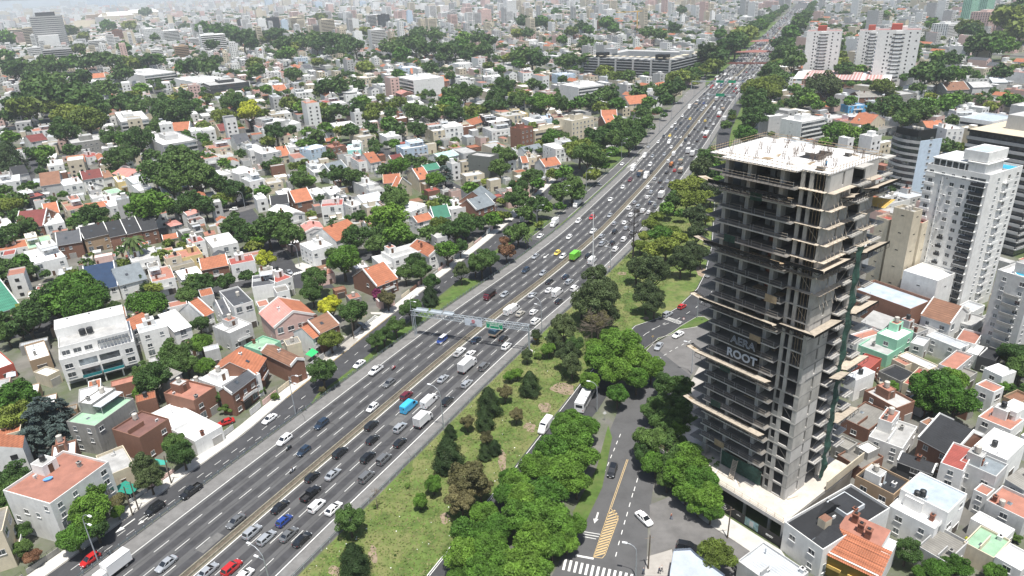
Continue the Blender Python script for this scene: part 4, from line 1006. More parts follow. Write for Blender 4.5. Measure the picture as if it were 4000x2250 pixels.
m.bar((W * .53, .4, 9.7), (W * .53, .4, 12.2), .06, DARK); m.bar((W * .95, .4, 9.7), (W * .95, .4, 12.2), .06, DARK); m.build('glass_awning', r)
put(TMS[2], 'water_tank', r, (W * .36, D * .45, 12.6), scale=(1.5, 1.5, 1.3)); put(TMS[2], 'water_tank', r, (W * .46, D * .45, 12.6), scale=(1.5, 1.5, 1.3))
for k in range(3): put(ACM, 'air_conditioner', r, (W * (.2 + .3 * k), D * .9, 15.65))
# olive grey block of the left quarter, blank side to the camera
blk(1, 1, (2035, 90), (2130, 120), (2400, 150), 13, 4, 'q', 'blank', 'balc', 'olive grey four storey block with a blank wall and balconies on its narrow side', 'g', True, False)
blk(0, 1, (590, -40), (720, 5), (1055, -30), 10, 3, 's', 'win', 'blank', 'bare concrete low block with vertical slot windows at the left of the picture', 'g', True)
blk(0, 0, (1560, 1350), (1640, 1470), (1920, 1400), 12, 4, 'g', 'balc', 'blank', 'bare concrete block with glazed terraces and roof planting, nearer of the two', 'w', True)
blk(0, 0, (1195, 1130), (1215, 1235), (1490, 1195), 12, 4, 'g', 'balc', 'blank', 'bare concrete block with glazed terraces and roof planting, farther of the two', 'w', True)
blk(0, 0, (1390, 700), (1450, 765), (1660, 720), 13, 4, 'w', 'balc', 'blank', 'white block with dark balconies among the upper left trees', 'w', True)
blk(0, 0, (1930, 770), (2010, 840), (2230, 790), 9.5, 3, 'w', 'strip', 'blank', 'white low block with long roof slab left of the dark clad one', 'w', True)
blk(0, 0, (2080, 815), (2110, 870), (2480, 820), 9, 3, 'k', 'strip', 'win', 'charcoal clad low block beside the white slab roofed one', 'g', True)
blk(1, 0, (800, 890), (830, 935), (1010, 930), 11, 3, 'w', 'balc', 'blank', 'white modern house block with dark glass terraces, middle of the left half', 'w', True)
blk(1, 0, (1515, 770), (1580, 815), (1840, 770), 16, 5, 'w', 'blank', 'balc', 'large bright white block with three rows of slots and balconies on its end', 'w', True)
blk(2, 0, (530, 850), (670, 890), (890, 850), 14, 5, 'w', 'balc', 'blank', 'white and cream terraced block left of the tree lined railway', 'w', True)
blk(2, 0, (460, 1210), (600, 1230), (840, 1190), 15, 5, 'c', 'win', 'blank', 'cream office block with a grid of windows and brick panels', 'g', True, base=0)
blk(2, 0, (-10, 1290), (90, 1310), (200, 1280), 13, 4, 'b', 'win', 'blank', 'brown brick apartment block with arched windows left of the cream office', 'R', True)
blk(2, 0, (200, 1310), (230, 1330), (560, 1270), 10, 3, 'c', 'strip', 'blank', 'long cream and brick wing joined to the cream office block', 'w', True)
blk(3, 0, (150, 1200), (340, 1240), (550, 1190), 14, 5, 'w', 'balc', 'blank', 'off white block with terracotta panel and balconies just behind the concrete tower', 'w', True, True)
blk(3, 0, (0, 1150), (10, 1185), (150, 1150), 12, 4, 'g', 'blank', 'blank', 'pale grey annex of the off white block behind the concrete tower', 'w', True, False)
# white hall-like volumes at the right
blk(3, 1, (1365, 1290), (1700, 1400), (1880, 1310), 13, 3, 'w', 'blank', 'blank', 'white windowless block with white ducts lined up on its roof', 'w', True, False)
x, y, th, W, D = solve(3, 2, (900, 0), (1430, 235), (1560, 110), 8)
block(x, y, th, W, D, 8, 2, 'b', 'blank', 'blank', 'brick hall with a wide pale blue metal roof and a ribbed skylight', 'B', True, False, name='hall', cat='hall')
x, y, th, W, D = solve(3, 1, (1270, 655), (1465, 710), (1540, 680), 32)
r = block(x, y, th, W, D, 32, 11, 'c', 'blank', 'blank', 'beige windowless tower with slot openings and water tanks behind a parapet', 'g', True, False)
for k in range(3): put(TMS[0], 'water_tank', r, (1.5 + k * 1.6, D * .5, 32))
for q in (((1100, 745), (1215, 790), (1300, 760)), ((1450, 800), (1550, 822), (1640, 780))):
    blk(3, 1, *q, 27, 10, 'c', 'blank', 'blank', 'beige wing with a red roof terrace, %s of the windowless beige tower' % ('left' if q[0][0] < 1200 else 'right'), 'R', True, False)
# ------------------------------------------------------------------ white balcony tower
bX, bY = g(2414, 765); HW = 45.0
a = np.array(G(3, 1, 2230, 345, HW)); c1 = np.array(G(3, 1, 1640, 215, HW)); c3 = np.array(G(3, 1, 2560, 245, HW))
D = float(np.linalg.norm(c1 - a)); W = float(np.linalg.norm(c3 - a)); th = math.atan2(c3[1] - a[1], c3[0] - a[0]); W = max(W, 14)
wr = tag(empty('balcony_tower', (a[0], a[1], 0), th), 'tall white residential tower with dark railed corner balconies and a rooftop pool', 'apartment tower')
FOOT.append((a[0], a[1], th, W, D))
m = MB(); roof_flat(m, W, D, HW, 'w', 'w', 1.0); m.build('wall', wr)
NF = 16; fh = HW / NF; BLK = mat('black railing', (.035, .036, .04), .5, noise=.1)
def lw(u, z, me): put(me, 'window', wr, (0, D - u, z), -math.pi / 2)
bal = MB(); bal.box(-1.25, 0, -.15, 0, 4.0, .06, wm('w')); bal.box(-1.27, 0, .06, -1.2, 4.0, .9, BLK); bal.box(-1.2, 3.95, .06, 0, 4.0, .9, BLK); balm = bal.mesh('balcony')
opn = MB(); opn.box(-.04, .3, .1, .0, 3.6, 2.3, GLASS); opm = opn.mesh('glazing')
balf = MB(); balf.box(0, -1.1, -.15, 3.6, 0, .06, wm('w')); balf.box(0, -1.15, .06, 3.6, -1.05, .9, wm('w')); balfm = balf.mesh('balcony')
ledge = MB(); ledge.box(-.35, 0, 0, 0, 3.0, 1.0, wm('w')); ledm = ledge.mesh('window_ledge')
rail = MB(); rail.box(-.35, -.95, 0, -.28, .95, .85, BLK); railm = rail.mesh('railing')
for f_ in range(1, NF):
    z = f_ * fh
    lw(D * .285, z + .9, WM[1]); lw(D * .45, z + .9, WM[f_ % 2]); lw(D * .62, z + .9, WM[0])
    if f_ < 9: put(railm, 'railing', wr, (0, D * .55, z + .55))
    lw(D * .77, z + .9, WM[2]); put(balm, 'balcony', wr, (0, .4, z)); put(opm, 'glazing', wr, (0, .6, z)); put(ledm, 'window_ledge', wr, (0, D - 3.0, z + .0)); lw(D * .09, z + 1.0, WM[0])
    for u in (W * .3, W * .62, W * .88): put(WM[1 if u < 8 else 0], 'window', wr, (u, 0, z + .9))
    put(balfm, 'balcony', wr, (W * .45, 0, z))
    if f_ % 2: put(ACM, 'air_conditioner', wr, (-.02, D * .63, z + .2), -math.pi / 2)
m = MB(); m.box(-.25, D * .7, 0, 0, D * .72, HW - 2, wm('w')); m.box(-.3, 0, HW - 1.6, 0, D, HW - 1.3, wm('w')); m.build('pilaster', wr)
m = MB(); m.box(1.2, D * .32, HW, W * .72, D - 1.2, HW + 2.8, GLASS); m.build('penthouse_glazing', wr)
m = MB(); m.box(.7, D * .3, HW + 2.8, W * .75, D - .7, HW + 3.15, wm('w')); m.build('penthouse_roof', wr)
for k in range(7): m = MB(); yy = D * .32 + (D * .68 - 1.3) * k / 6; m.box(1.05, yy, HW, 1.35, yy + .3, HW + 2.8, wm('w')); m.build('column', wr)
m = MB(); m.box(1.0, D * .12, HW, W * .6, D * .38, HW + 3.6, wm('w')); m.box(.6, D * .08, HW + 3.6, W * .66, D * .4, HW + 3.8, wm('w')); m.box(1.3, D * .12, HW + 4.0, W * .66, D * .5, HW + 7.0, wm('w')); m.build('machine_room', wr)
m = MB(); m.box(1.6, D * .15, HW + 7.0, W * .6, D * .46, HW + 7.02, rm('B')); m.build('tank_cover', wr)
POOL = mat('pool water', (.02, .36, .55), .06, noise=.1, spec=.6)
m = MB(); m.box(W * .68, .8, HW + .05, W - .8, D * .36, HW + .5, wm('w'), POOL); m.build('pool', wr)
# ------------------------------------------------------------------ curved balcony tower with the black boxed rooftop
HC = 27.0; c0_ = np.array(G(3, 0, 1530, 1440, HC)); cl = np.array(G(3, 0, 1160, 1400, HC)); cr = np.array(G(3, 1, 1750, -40, HC))
th = math.atan2(*(cr - c0_)[::-1]); L1 = float(np.linalg.norm(cl - c0_)); L2 = float(np.linalg.norm(cr - c0_)); L2 = max(L2, 10)
cr_ = tag(empty('curved_tower', (c0_[0], c0_[1], 0), th), 'grey tower with curved balcony fronts and a black box on its roof', 'apartment tower')
FOOT.append((c0_[0], c0_[1], th, L2, L1))
m = MB(); m.box(0, 0, 0, L2, L1, HC, wm('u'), rm('E')); m.box(0, -.0, HC, L2, .25, HC + 1, wm('u')); m.build('wall', cr_)
arc = lambda r0, t: (-(r0) * math.sin(math.pi * t), L1 * t)
for f_ in range(1, 10):
    z = f_ * 3.0
    m = MB(); n_ = 10
    for k in range(n_):
        a0, a1 = arc(2.4, k / n_), arc(2.4, (k + 1) / n_); m.poly([(a0[0], a0[1], z - .3), (a1[0], a1[1], z - .3), (a1[0], a1[1], z + .9), (a0[0], a0[1], z + .9)][::-1], wm('g')); m.poly([(a0[0], a0[1], z - .3), (0, a0[1], z - .3), (0, a1[1], z - .3), (a1[0], a1[1], z - .3)], wm('g')); m.poly([(a0[0], a0[1], z), (a1[0], a1[1], z), (0, a1[1], z), (0, a0[1], z)][::-1], wm('g'))
        b0, b1 = arc(2.36, k / n_), arc(2.36, (k + 1) / n_); m.poly([(b0[0], b0[1], z - .3), (b1[0], b1[1], z - .3), (b1[0], b1[1], z + .9), (b0[0], b0[1], z + .9)], wm('g'))
    m.build('balcony', cr_)
    m = MB()
    for k in range(n_):
        a0, a1 = arc(1.6, k / n_), arc(1.6, (k + 1) / n_); m.poly([(a0[0], a0[1], z), (a1[0], a1[1], z), (a1[0], a1[1], z + 2.65), (a0[0], a0[1], z + 2.65)][::-1], GLASS)
    m.build('glazing', cr_)
    put(WM[0], 'window', cr_, (L2 * .5, 0, z + .9))
m = MB()
for k in range(10):
    a0, a1 = arc(2.5, k / 10), arc(2.5, (k + 1) / 10); m.poly([(a0[0], a0[1], HC), (a1[0], a1[1], HC), (0.01, a1[1], HC), (.01, a0[1], HC)][::-1], rm('E')); m.poly([(a0[0], a0[1], HC - .5), (a1[0], a1[1], HC - .5), (a1[0], a1[1], HC + .9), (a0[0], a0[1], HC + .9)][::-1], wm('g'))
m.build('roof_terrace', cr_)
BK = mat('black cladding', (.012, .013, .014), .6, noise=.1)
m = MB(); m.box(-.5, 1.5, HC, L2 * .8, L1 - 2, HC + 5.0, BK); m.box(-.5, 1.5, HC + 5, -.2, L1 - 2, HC + 5.6, BK); m.box(-.2, 1.5, HC + 5, L2 * .8, 1.8, HC + 5.6, BK); m.build('rooftop_box', cr_)
for k in range(3): put(TMS[0], 'water_tank', cr_, (L2 * .3, 4 + k * 2.2, HC + 4.9), scale=(1.6, 1.6, .8))
# ------------------------------------------------------------------ dark banded blocks at the right edge and the block with a roof pool below them
def banded(x, y, th, W, D, H, NF, label, dark=True, pool=False):
    r = tag(empty('banded_block', (x, y, 0), th), label, 'apartment tower'); FOOT.append((x, y, th, W, D)); fh = H / NF
    m = MB(); m.box(0, 0, 0, W, D, H, GLASS if dark else wm('g'), wm('c')); m.build('wall', r)
    b = MB(); b.box(-1.2, -.2, -.1, 0, D, .15, wm('g')); b.box(-1.25, -.2, .15, -1.1, D, 1.15, wm('g')); b.box(-1.1, -1.1, -.1, W, 0, .15, wm('g')); b.box(-1.1, -1.2, .15, W, -1.05, 1.1, wm('g')); bm2 = b.mesh('balcony')
    for f_ in range(1, NF): put(bm2, 'balcony', r, (0, 0, f_ * fh))
    m = MB(); m.box(-1.6, -1.4, H, W, D, H + .7, BK); m.box(-1.3, -1.1, H + .7, W - .3, D - .3, H + .75, wm('c')); m.build('roof_slab', r)
    m = MB(); m.box(W * .3, D * .2, H + .75, W * .8, D * .7, H + 6, wm('g')); m.build('machine_room', r)
    return r
def left_origin(q, th, D): return float(q[0] + D * math.sin(th)), float(q[1] - D * math.cos(th))
q = left_origin(G(3, 0, 2030, 1310, 44), R(27), 26); banded(*q, R(27), 30, 26, 44, 15, 'dark glazed tower with white balcony bands, behind the white balcony tower at the right edge')
a = np.array(G(3, 1, 2300, 1290, 25)); c3 = np.array(G(3, 1, 2660, 1400, 25)); thF = math.atan2(*(c3 - a)[::-1]) + math.pi
D = 15.0; th = math.atan2(c3[1] - a[1], c3[0] - a[0]) + math.pi / 2
fr_ = np.array(a) + (c3 - a)
x, y = float(c3[0]), float(c3[1]); D = float(np.linalg.norm(c3 - a))
r = block(x, y, th, 14, D, 25, 9, 'g', 'win', 'win', 'light grey apartment block with a round rooftop pool at the right edge', 'w', True, True, base=1)
m = MB(); m.cyl(3.5, D - 5, 25, 25.5, 2.0, wm('w'), 18); m.poly([(3.5 + 1.8 * math.cos(t), D - 5 + 1.8 * math.sin(t), 25.52) for t in [k * math.pi / 9 for k in range(18)]], POOL); m.build('pool', r)
b = MB(); b.box(-1.2, 0, -.1, 0, 4, .12, wm('g')); b.box(-1.25, 0, .12, -1.1, 4, 1.0, wm('s')); bm2 = b.mesh('balcony')
for f_ in range(1, 8): put(bm2, 'balcony', r, (0, D - 7.5, f_ * 2.78))
q = left_origin(G(3, 0, 2440, 1070, 38), R(27), 22); block(q[0], q[1], R(27), 22, 22, 38, 12, 'g', 'strip', 'blank', 'pale tower block cut by the right edge above the dark glazed tower', 'w', False)
q = left_origin(G(3, 0, 1930, 1190, 12), R(27), 20); block(q[0], q[1], R(27), 26, 20, 12, 3, 'w', 'blank', 'strip', 'white hall with a pale blue extension near the right edge', 'B', False, False)
# ------------------------------------------------------------------ mid-distance landmarks: base centre line in the picture, top in the picture
FT = """
3 0 365 655 320 760 w blank win 14 twin
3 0 885 1110 310 730 w blank balc 13 twin
3 0 1065 1400 305 850 w blank balc 14 twin
3 0 1700 1970 240 380 w balc win 9 white
3 0 2090 2390 120 350 p win win 14 pink
3 0 1970 2110 0 200 m win win 16 green
3 0 2130 2270 -30 170 m win win 16 green
0 0 395 700 165 485 g strip blank 16 glass
0 0 135 275 300 450 c balc blank 10 -
0 0 275 390 285 460 c balc blank 11 -
0 0 720 830 280 405 c balc blank 9 -
0 0 300 430 480 570 w strip blank 5 -
0 0 460 740 500 600 g balc blank 5 -
0 0 905 1080 410 500 w balc blank 6 -
0 0 1270 1380 330 465 c blank blank 9 -
0 0 1145 1255 305 410 b win blank 7 -
0 0 1460 1660 290 440 w win blank 10 -
0 0 1660 1830 310 440 w balc blank 9 -
0 0 1775 1930 470 605 t balc blank 8 -
0 0 2030 2310 350 520 w balc blank 9 -
0 0 1900 2020 390 470 w strip blank 6 -
0 0 1300 1420 480 560 w blank blank 6 -
0 0 1540 1670 500 630 w balc blank 8 -
0 0 2400 2500 200 300 k win blank 8 -
0 0 760 970 210 290 c blank blank 6 -
0 0 1040 1190 0 80 u win blank 8 -
0 0 800 870 20 90 g win blank 8 -
0 0 890 1060 -10 80 u win blank 8 -
0 0 880 1300 140 215 t win blank 5 -
0 0 1310 1390 200 280 p blank blank 7 -
0 0 150 230 40 110 c win blank 8 -
0 0 620 720 10 90 g win blank 8 -
0 0 2300 2390 30 100 c win blank 8 -
1 0 25 120 190 310 w blank blank 10 -
1 0 120 260 180 300 k balc blank 10 -
1 0 262 340 205 315 u blank blank 9 -
1 0 345 500 180 310 c balc blank 10 -
1 0 530 660 260 350 s balc blank 8 -
1 0 650 820 200 355 c balc blank 11 -
1 0 960 1050 195 300 w blank blank 9 -
1 0 985 1090 320 440 w blank blank 9 -
1 0 1120 1230 155 290 g balc blank 10 -
1 0 1235 1370 150 290 k win blank 10 -
1 0 1145 1340 300 490 w balc blank 12 -
1 0 1525 1590 110 250 u blank blank 10 -
1 0 1590 1630 140 230 c balc blank 8 -
1 0 1730 1800 170 240 w balc blank 7 -
1 0 1810 1960 60 140 w win blank 9 -
1 0 1735 1785 70 130 w blank blank 7 -
1 0 1430 1520 230 300 u balc blank 6 -
1 0 2035 2120 140 200 w blank blank 6 -
1 0 2240 2390 100 235 p win blank 10 -
1 0 2500 2640 10 200 w win blank 16 -
1 0 690 760 30 100 w blank blank 7 -
1 0 600 680 20 90 u win blank 7 -
1 0 1050 1120 15 80 u win blank 7 -
1 0 1110 1170 70 150 c win blank 7 -
1 0 95 180 0 70 u blank blank 8 -
1 0 270 370 0 80 c win blank 8 -
1 0 195 260 0 75 w win blank 8 -
1 0 2200 2240 80 160 w blank blank 6 -
2 0 810 860 205 345 w blank blank 9 -
2 0 855 890 215 320 b balc blank 8 -
2 0 1050 1130 130 215 w win blank 7 -
2 0 890 970 60 140 c balc blank 7 -
2 0 920 1060 100 170 w win blank 6 -
2 0 1345 1425 55 120 w win blank 8 -
2 0 1450 1560 45 140 w blank blank 9 -
2 0 1420 1510 -10 40 c win blank 8 -
2 0 1570 1650 -10 45 c win blank 8 -
2 0 1720 1810 -5 50 c win blank 8 -
2 0 1690 1745 165 235 w blank blank 6 -
2 0 1930 1985 120 235 c balc blank 9 -
2 0 1990 2045 120 230 w blank blank 9 -
2 0 550 700 0 45 w win blank 5 -
2 0 1070 1165 355 410 w blank blank 4 -
2 0 1220 1290 390 480 w win blank 5 -
2 0 1840 1860 -5 30 c blank blank 5 -
2 0 160 330 150 200 w blank blank 4 -
2 0 2300 2430 170 220 w balc blank 5 -
"""
for ln in FT.strip().split('\n'):
    t = ln.split(); i, j = int(t[0]), int(t[1]); xl, xr, yt, yb = map(float, t[2:6]); wk, fr, sd = t[6:9]; nf = int(t[9]); nm = t[10]
    px, py = T(i, j, (xl + xr) / 2, yb); X, Y = g(px, py); ty = T(i, j, 0, yt)[1]; Hh = Hof(px, py, ty); d = math.sqrt(X * X + Y * Y + H * H); wpx = (xr - xl) * TK / F * d
    a_ = R(28); W_ = wpx * .72; D_ = wpx * .5
    if nm == 'twin': a_ = R(62 - 90) ; W_ = wpx * .95; D_ = wpx * .5
    lab = {'twin': None, 'white': None, '-': None, 'pink': 'tall pinkish slab tower in the top right corner in front of the pale green ones', 'green': None, 'glass': 'tall stepped tower with glass bands at upper left'}[nm]
    c, s = math.cos(a_), math.sin(a_); ox, oy = X - c * W_ / 2 + s * D_ / 2 * .3, Y - s * W_ / 2 - c * D_ / 2 * .3
    near_ = d < 1500
    r = block(ox, oy, a_, W_, D_, max(Hh, 6), nf, wk, fr, sd, lab, 'R' if nm == 'twin' else ('w' if random.random() < .6 else 'g'), False, True)
    if nm == 'twin':
        m = MB(); m.box(W_ * .42, -.6, 0, W_ * .58, -.02, Hh, wm('w')); 
        for f_ in range(1, nf): m.box(W_ * .36, -.9, f_ * Hh / nf, W_ * .64, -.6, f_ * Hh / nf + .8, DARK)
        for f_ in range(1, nf):
            for u_ in (.22, .74, .9 if f_ % 2 else .3): m.box(W_ * u_, -.04, f_ * Hh / nf + .9, W_ * u_ + 1.3, -.01, f_ * Hh / nf + 2.2, DARK)
        m.build('stair_shaft', r); m = MB(); m.box(W_ * .3, D_ * .2, Hh, W_ * .55, D_ * .7, Hh + 5.5, wm('r')); m.build('roof_room', r)
    if nm == 'glass':
        m = MB(); m.box(W_ * .1, -8, 0, W_ * .75, -.02, Hh * .42, wm('w'), rm('w')); m.build('stepped_wing', r)
        m = MB(); m.box(W_ * .2, D_ * .2, Hh, W_ * .8, D_ * .8, Hh + 9, wm('k')); m.build('roof_crown', r)
# long grey courtyard block
x, y, th, W, D = solve(2, 0, (920, 540), (1600, 610), (1880, 470), 20)
W, D = D, W
r = tag(empty('courtyard_block', (x, y, 0), th), 'long grey seven storey courtyard block with roof pergolas beside the trees of the highway', 'apartment block')
W0, D0 = D, W     # along x = right side, along y = long side
W0, D0 = min(D, 90), min(W, 130); FOOT.append((x, y, th, W0, D0))
GB = mat('grey courtyard wall', (.36, .37, .38), .8, noise=.06, stain=.2)
m = MB()
for b in ((0, 0, W0, 13), (0, D0 - 13, W0, D0), (0, 13, 13, D0 - 13), (W0 - 13, 13, W0, D0 - 13)): m.box(b[0], b[1], 0, b[2], b[3], 20, GB, rm('g'))
m.build('wall', r)
for f_ in range(1, 7):
    z = f_ * 20 / 7
    m = MB(); m.box(-.04, .5, z + .4, 0, D0 - .5, z + 1.9, DARK); m.box(.5, -.04, z + .4, W0 - .5, 0, z + 1.9, DARK); m.build('window_strip', r)
    m = MB(); m.box(-1.0, 0, z - .15, -.04, D0, z + .35, GB); m.box(0, -1.0, z - .15, W0, -.04, z + .35, GB); m.build('balcony', r)
m = MB()
for k in range(6): m.box(-1.2, D0 * k / 5.01, 0, -.04, D0 * k / 5.01 + 2, 20.8, wm('g'))
m.build('pilaster', r)
PL = wm('c'); m = MB()
for k in range(12): m.box(-1.0, D0 * k / 12 + 1, 22.2, 6, D0 * k / 12 + 6, 22.5, PL)
for k in range(6): m.box(W0 * k / 6 + 1, -1, 22.2, W0 * k / 6 + 9, 6, 22.5, PL)
m.build('pergola', r)
for (u, v, k_) in ((6, D0 * .8, BK), (6, D0 * .12, BK), (W0 * .5, 6, GB), (W0 * .5, D0 - 8, GB)): m = MB(); m.box(u - 5, v - 6, 20, u + 5, v + 6, 25.5, k_); m.build('roof_room', r)
# striped warehouse
a = np.array(G(3, 0, 250, 790, 7)); b_ = np.array(G(3, 0, 1235, 812, 7)); th = math.atan2(*(b_ - a)[::-1]); L = float(np.linalg.norm(b_ - a)); c3 = np.array(G(3, 0, 265, 718, 9.5)); Dw = max(14, float(np.linalg.norm(c3 - a)))
r = tag(empty('warehouse', (a[0], a[1], 0), th), 'long brick warehouse with a pink striped roof in front of the twin white towers', 'warehouse'); FOOT.append((a[0], a[1], th, L, Dw * 2))
m = MB(); m.box(0, 0, 0, L, Dw * 2, 7, wm('b')); m.poly([(0, 0, 7), (0, Dw, 9.5), (0, Dw * 2, 7)], wm('w')); m.build('wall', r)
PS = mat('pink roof stripe', (.42, .22, .20), .7, noise=.1, stain=.3); n_ = 60
for k in range(n_):
    kk = k / n_; c_ = rm('w') if kk < .1 or .69 < kk < .73 or kk > .9 else (PS if k % 2 else mat('pale roof stripe', (.50, .42, .40), .7, noise=.1, stain=.3))
    m = MB(); x0, x1 = L * k / n_, L * (k + 1) / n_ - .05
    m.poly([(x0, -.4, 6.95 + .03 * (k % 2)), (x1, -.4, 6.95 + .03 * (k % 2)), (x1, Dw, 9.52 + .03 * (k % 2)), (x0, Dw, 9.52 + .03 * (k % 2))], c_); m.poly([(x0, Dw, 9.52), (x1, Dw, 9.52), (x1, Dw * 2, 7), (x0, Dw * 2, 7)], c_); m.build('roof_sheet', r)
for k in range(9): m = MB(); m.box(L * (.12 + .1 * k), -.25, 0, L * (.12 + .1 * k) + .4, 0, 7, wm('s')); m.box(L * (.12 + .1 * k) + 1.5, -.06, 4.2, L * (.12 + .1 * k) + L * .07, 0, 6.2, DARK); m.build('pilaster', r)
for q in ((.0, .03, 5.2, 6.8, YPAINT), (.03, .1, 5.2, 6.8, WL), (.1, .125, 5.2, 6.8, YPAINT), (.01, .1, 1.8, 5.0, WL), (.01, .03, 1.9, 3.0, RED), (.05, .1, 5.4, 6.6, mat('green poster', (.2, .35, .3), .6))):
    m = MB(); m.box(L * q[0], -.12 - (.03 if q[1] == .1 and q[0] == .05 else 0) - (.02 if q[4] is RED else 0), q[2], L * q[1], -.05, q[3], q[4]); m.build('billboard', r)
# bell tower, barracks roofs, footbridge, tower crane
X, Y = G(1, 0, 70, 650); Hh = Hof(*T(1, 0, 70, 650), T(1, 0, 0, 480)[1]); r = tag(empty('bell_tower', (X, Y, 0), R(28)), 'slender white bell tower with a red pyramid cap left of the pale blue flat block', 'bell tower')
m = MB(); m.box(-2.6, -2.6, 0, 2.6, 2.6, Hh * .62, wm('w')); m.box(-2.0, -2.0, Hh * .62, 2.0, 2.0, Hh * .85, wm('w')); m.build('shaft', r)
m = MB(); m.box(-1.1, -2.06, Hh * .66, 1.1, -2.0, Hh * .8, DARK); m.box(-2.06, -1.1, Hh * .66, -2.0, 1.1, Hh * .8, DARK); m.build('belfry_opening', r)
m = MB()
for k in range(4):
    t0, t1 = math.pi / 4 + k * math.pi / 2, math.pi / 4 + (k + 1) * math.pi / 2; m.poly([(3.2 * math.cos(t0), 3.2 * math.sin(t0), Hh * .85), (3.2 * math.cos(t1), 3.2 * math.sin(t1), Hh * .85), (0, 0, Hh)], rm('o'))
m.build('cap', r)
for q in ((880, 1120, 100, 225), (1140, 1390, 95, 190)):
    X, Y = G(0, 0, (q[0] + q[1]) / 2, q[3]); d = math.hypot(X, Y); Wd = (q[1] - q[0]) * TK / F * d
    r = tag(empty('barracks', (X, Y, 0), R(28)), 'large tan institutional building with a bright white hip roof, %s of the pair' % ('nearer' if q[0] < 1000 else 'farther'), 'institution')
    a_, rr = pitched(Wd * 1.1, 60, 26, 'h', 16, 'c', 'w'); a_.build('wall', r); rr.build('roof', r); windows_on(r, 'win', Wd * 1.1, 26, 5, 'f', 'c', False, step=5); FOOT.append((X, Y, R(28), Wd, 60))
X, Y, A_ = hw(800, 0); r = tag(empty('footbridge', (X, Y, 0), A_), 'reddish steel footbridge crossing over the jammed highway in the distance', 'footbridge')
RB = mat('rust red steel', (.28, .12, .10), .7, noise=.1); m = MB(); m.box(-1.4, -30, 5.6, 1.4, 30, 5.9, RB); m.build('deck', r)
for s_ in (-1.4, 1.4): m = MB(); m.box(s_ - .06, -30, 5.9, s_ + .06, 30, 7.4, RB); m.build('parapet', r)
for yy in (-28, 0, 28): m = MB(); m.box(-.4, yy - .4, 0, .4, yy + .4, 5.6, CONC); m.build('pier', r)
for (s0, o0, o1) in ((930, -34, 26), (1080, -30, 30)):
    X, Y, A_ = hw(s0, 0); r = tag(empty('footbridge', (X, Y, 0), A_), 'red roofed toll canopy over the highway, %s of the two' % ('nearer' if s0 < 1000 else 'farther'), 'toll canopy')
    m = MB(); m.poly([(-5, o0, 5.5), (5, o0, 5.5), (5, o1, 5.5), (-5, o1, 5.5)], RB); m.poly([(-5, o0, 5.6), (5, o0, 5.6), (0, 0, 8.5)], RB); m.poly([(5, o0, 5.6), (5, o1, 5.6), (0, 0, 8.5)], RB); m.poly([(5, o1, 5.6), (-5, o1, 5.6), (0, 0, 8.5)], RB); m.poly([(-5, o1, 5.6), (-5, o0, 5.6), (0, 0, 8.5)], RB); m.build('roof', r)
    for yy in (o0, o0 / 2, 0, o1 / 2, o1): m = MB(); m.box(-.4, yy - .4, 0, .4, yy + .4, 5.6, CONC); m.build('pier', r)
for (s0, ofs) in ((560, (4, 12)), (640, (-12, -4, 4, 12))):
    X, Y, A_ = hw(s0, 0); r = tag(empty('sign_gantry', (X, Y, 0), A_), 'distant sign gantry with %s over the highway traffic' % ('one green sign' if len(ofs) < 3 else 'two green signs and a long pale beam'), 'gantry')
    m = MB(); m.box(-.4, -20, 7.6, .4, 30 if len(ofs) > 2 else 4, 8.3, WST); m.build('beam', r)
    for yy in (-20, 30 if len(ofs) > 2 else 4): m = MB(); m.cyl(0, yy, 0, 7.6, .3, WST, 8); m.build('post', r)
    for a_, b_ in (((-11, -4),) if len(ofs) < 3 else ((-11, -4), (0, 7))): m = MB(); m.box(-.55, a_, 6.8, -.42, b_, 9.2, SGN); m.build('sign_panel', r)
X, Y = G(2, 0, 1255, 330); r = tag(empty('tower_crane', (X, Y, 0), R(100)), 'yellow tower crane standing over the houses beyond the long grey block', 'crane')
YC = mat('crane yellow', (.62, .38, .10), .6, noise=.1); m = MB(); m.box(-.9, -.9, 0, .9, .9, 38, YC); m.build('mast', r); m = MB(); m.box(-.6, -10, 38, .6, 42, 39.3, YC); m.build('jib', r); m = MB(); m.box(-1.2, -10, 36, 1.2, -6, 38, wm('s')); m.build('counterweight', r)
# ------------------------------------------------------------------ the concrete tower under construction
CT = mat('tower concrete', (.265, .26, .245), .9, noise=.12, scale=.35, stain=.65)
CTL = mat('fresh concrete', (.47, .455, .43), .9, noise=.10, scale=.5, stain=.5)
CTE = mat('grey edge concrete', (.42, .405, .375), .9, noise=.12, scale=.5, stain=.5); CTW = mat('sun lightened board concrete', (.41, .395, .365), .9, noise=.12, scale=.35, stain=.6)  # CTW: sun on the right face put into a paler tone, columns share it
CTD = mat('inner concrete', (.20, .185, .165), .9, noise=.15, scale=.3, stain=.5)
SLABT = mat('pale new slab', (.70, .69, .67), .9, noise=.06, scale=.4, stain=.25)
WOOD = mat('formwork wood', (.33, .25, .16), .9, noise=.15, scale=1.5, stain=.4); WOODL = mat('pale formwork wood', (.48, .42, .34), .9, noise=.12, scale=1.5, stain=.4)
STB = mat('black steel frame', (.022, .022, .024), .6, noise=.1); NET = mat('green safety net', (.025, .065, .05), .8, noise=.25, scale=1.5)
BRW = mat('red hollow brick', (.26, .095, .06), .9, noise=.15, scale=2, kind='brick'); YPLY = mat('yellow plywood', (.62, .42, .12), .8, noise=.08, scale=1)
tw = tag(empty('unfinished_tower', (53.7, 112.4, 5.0), R(36.7)), 'tall bare concrete tower under construction with open floors, safety trays and a white top slab', 'tower')
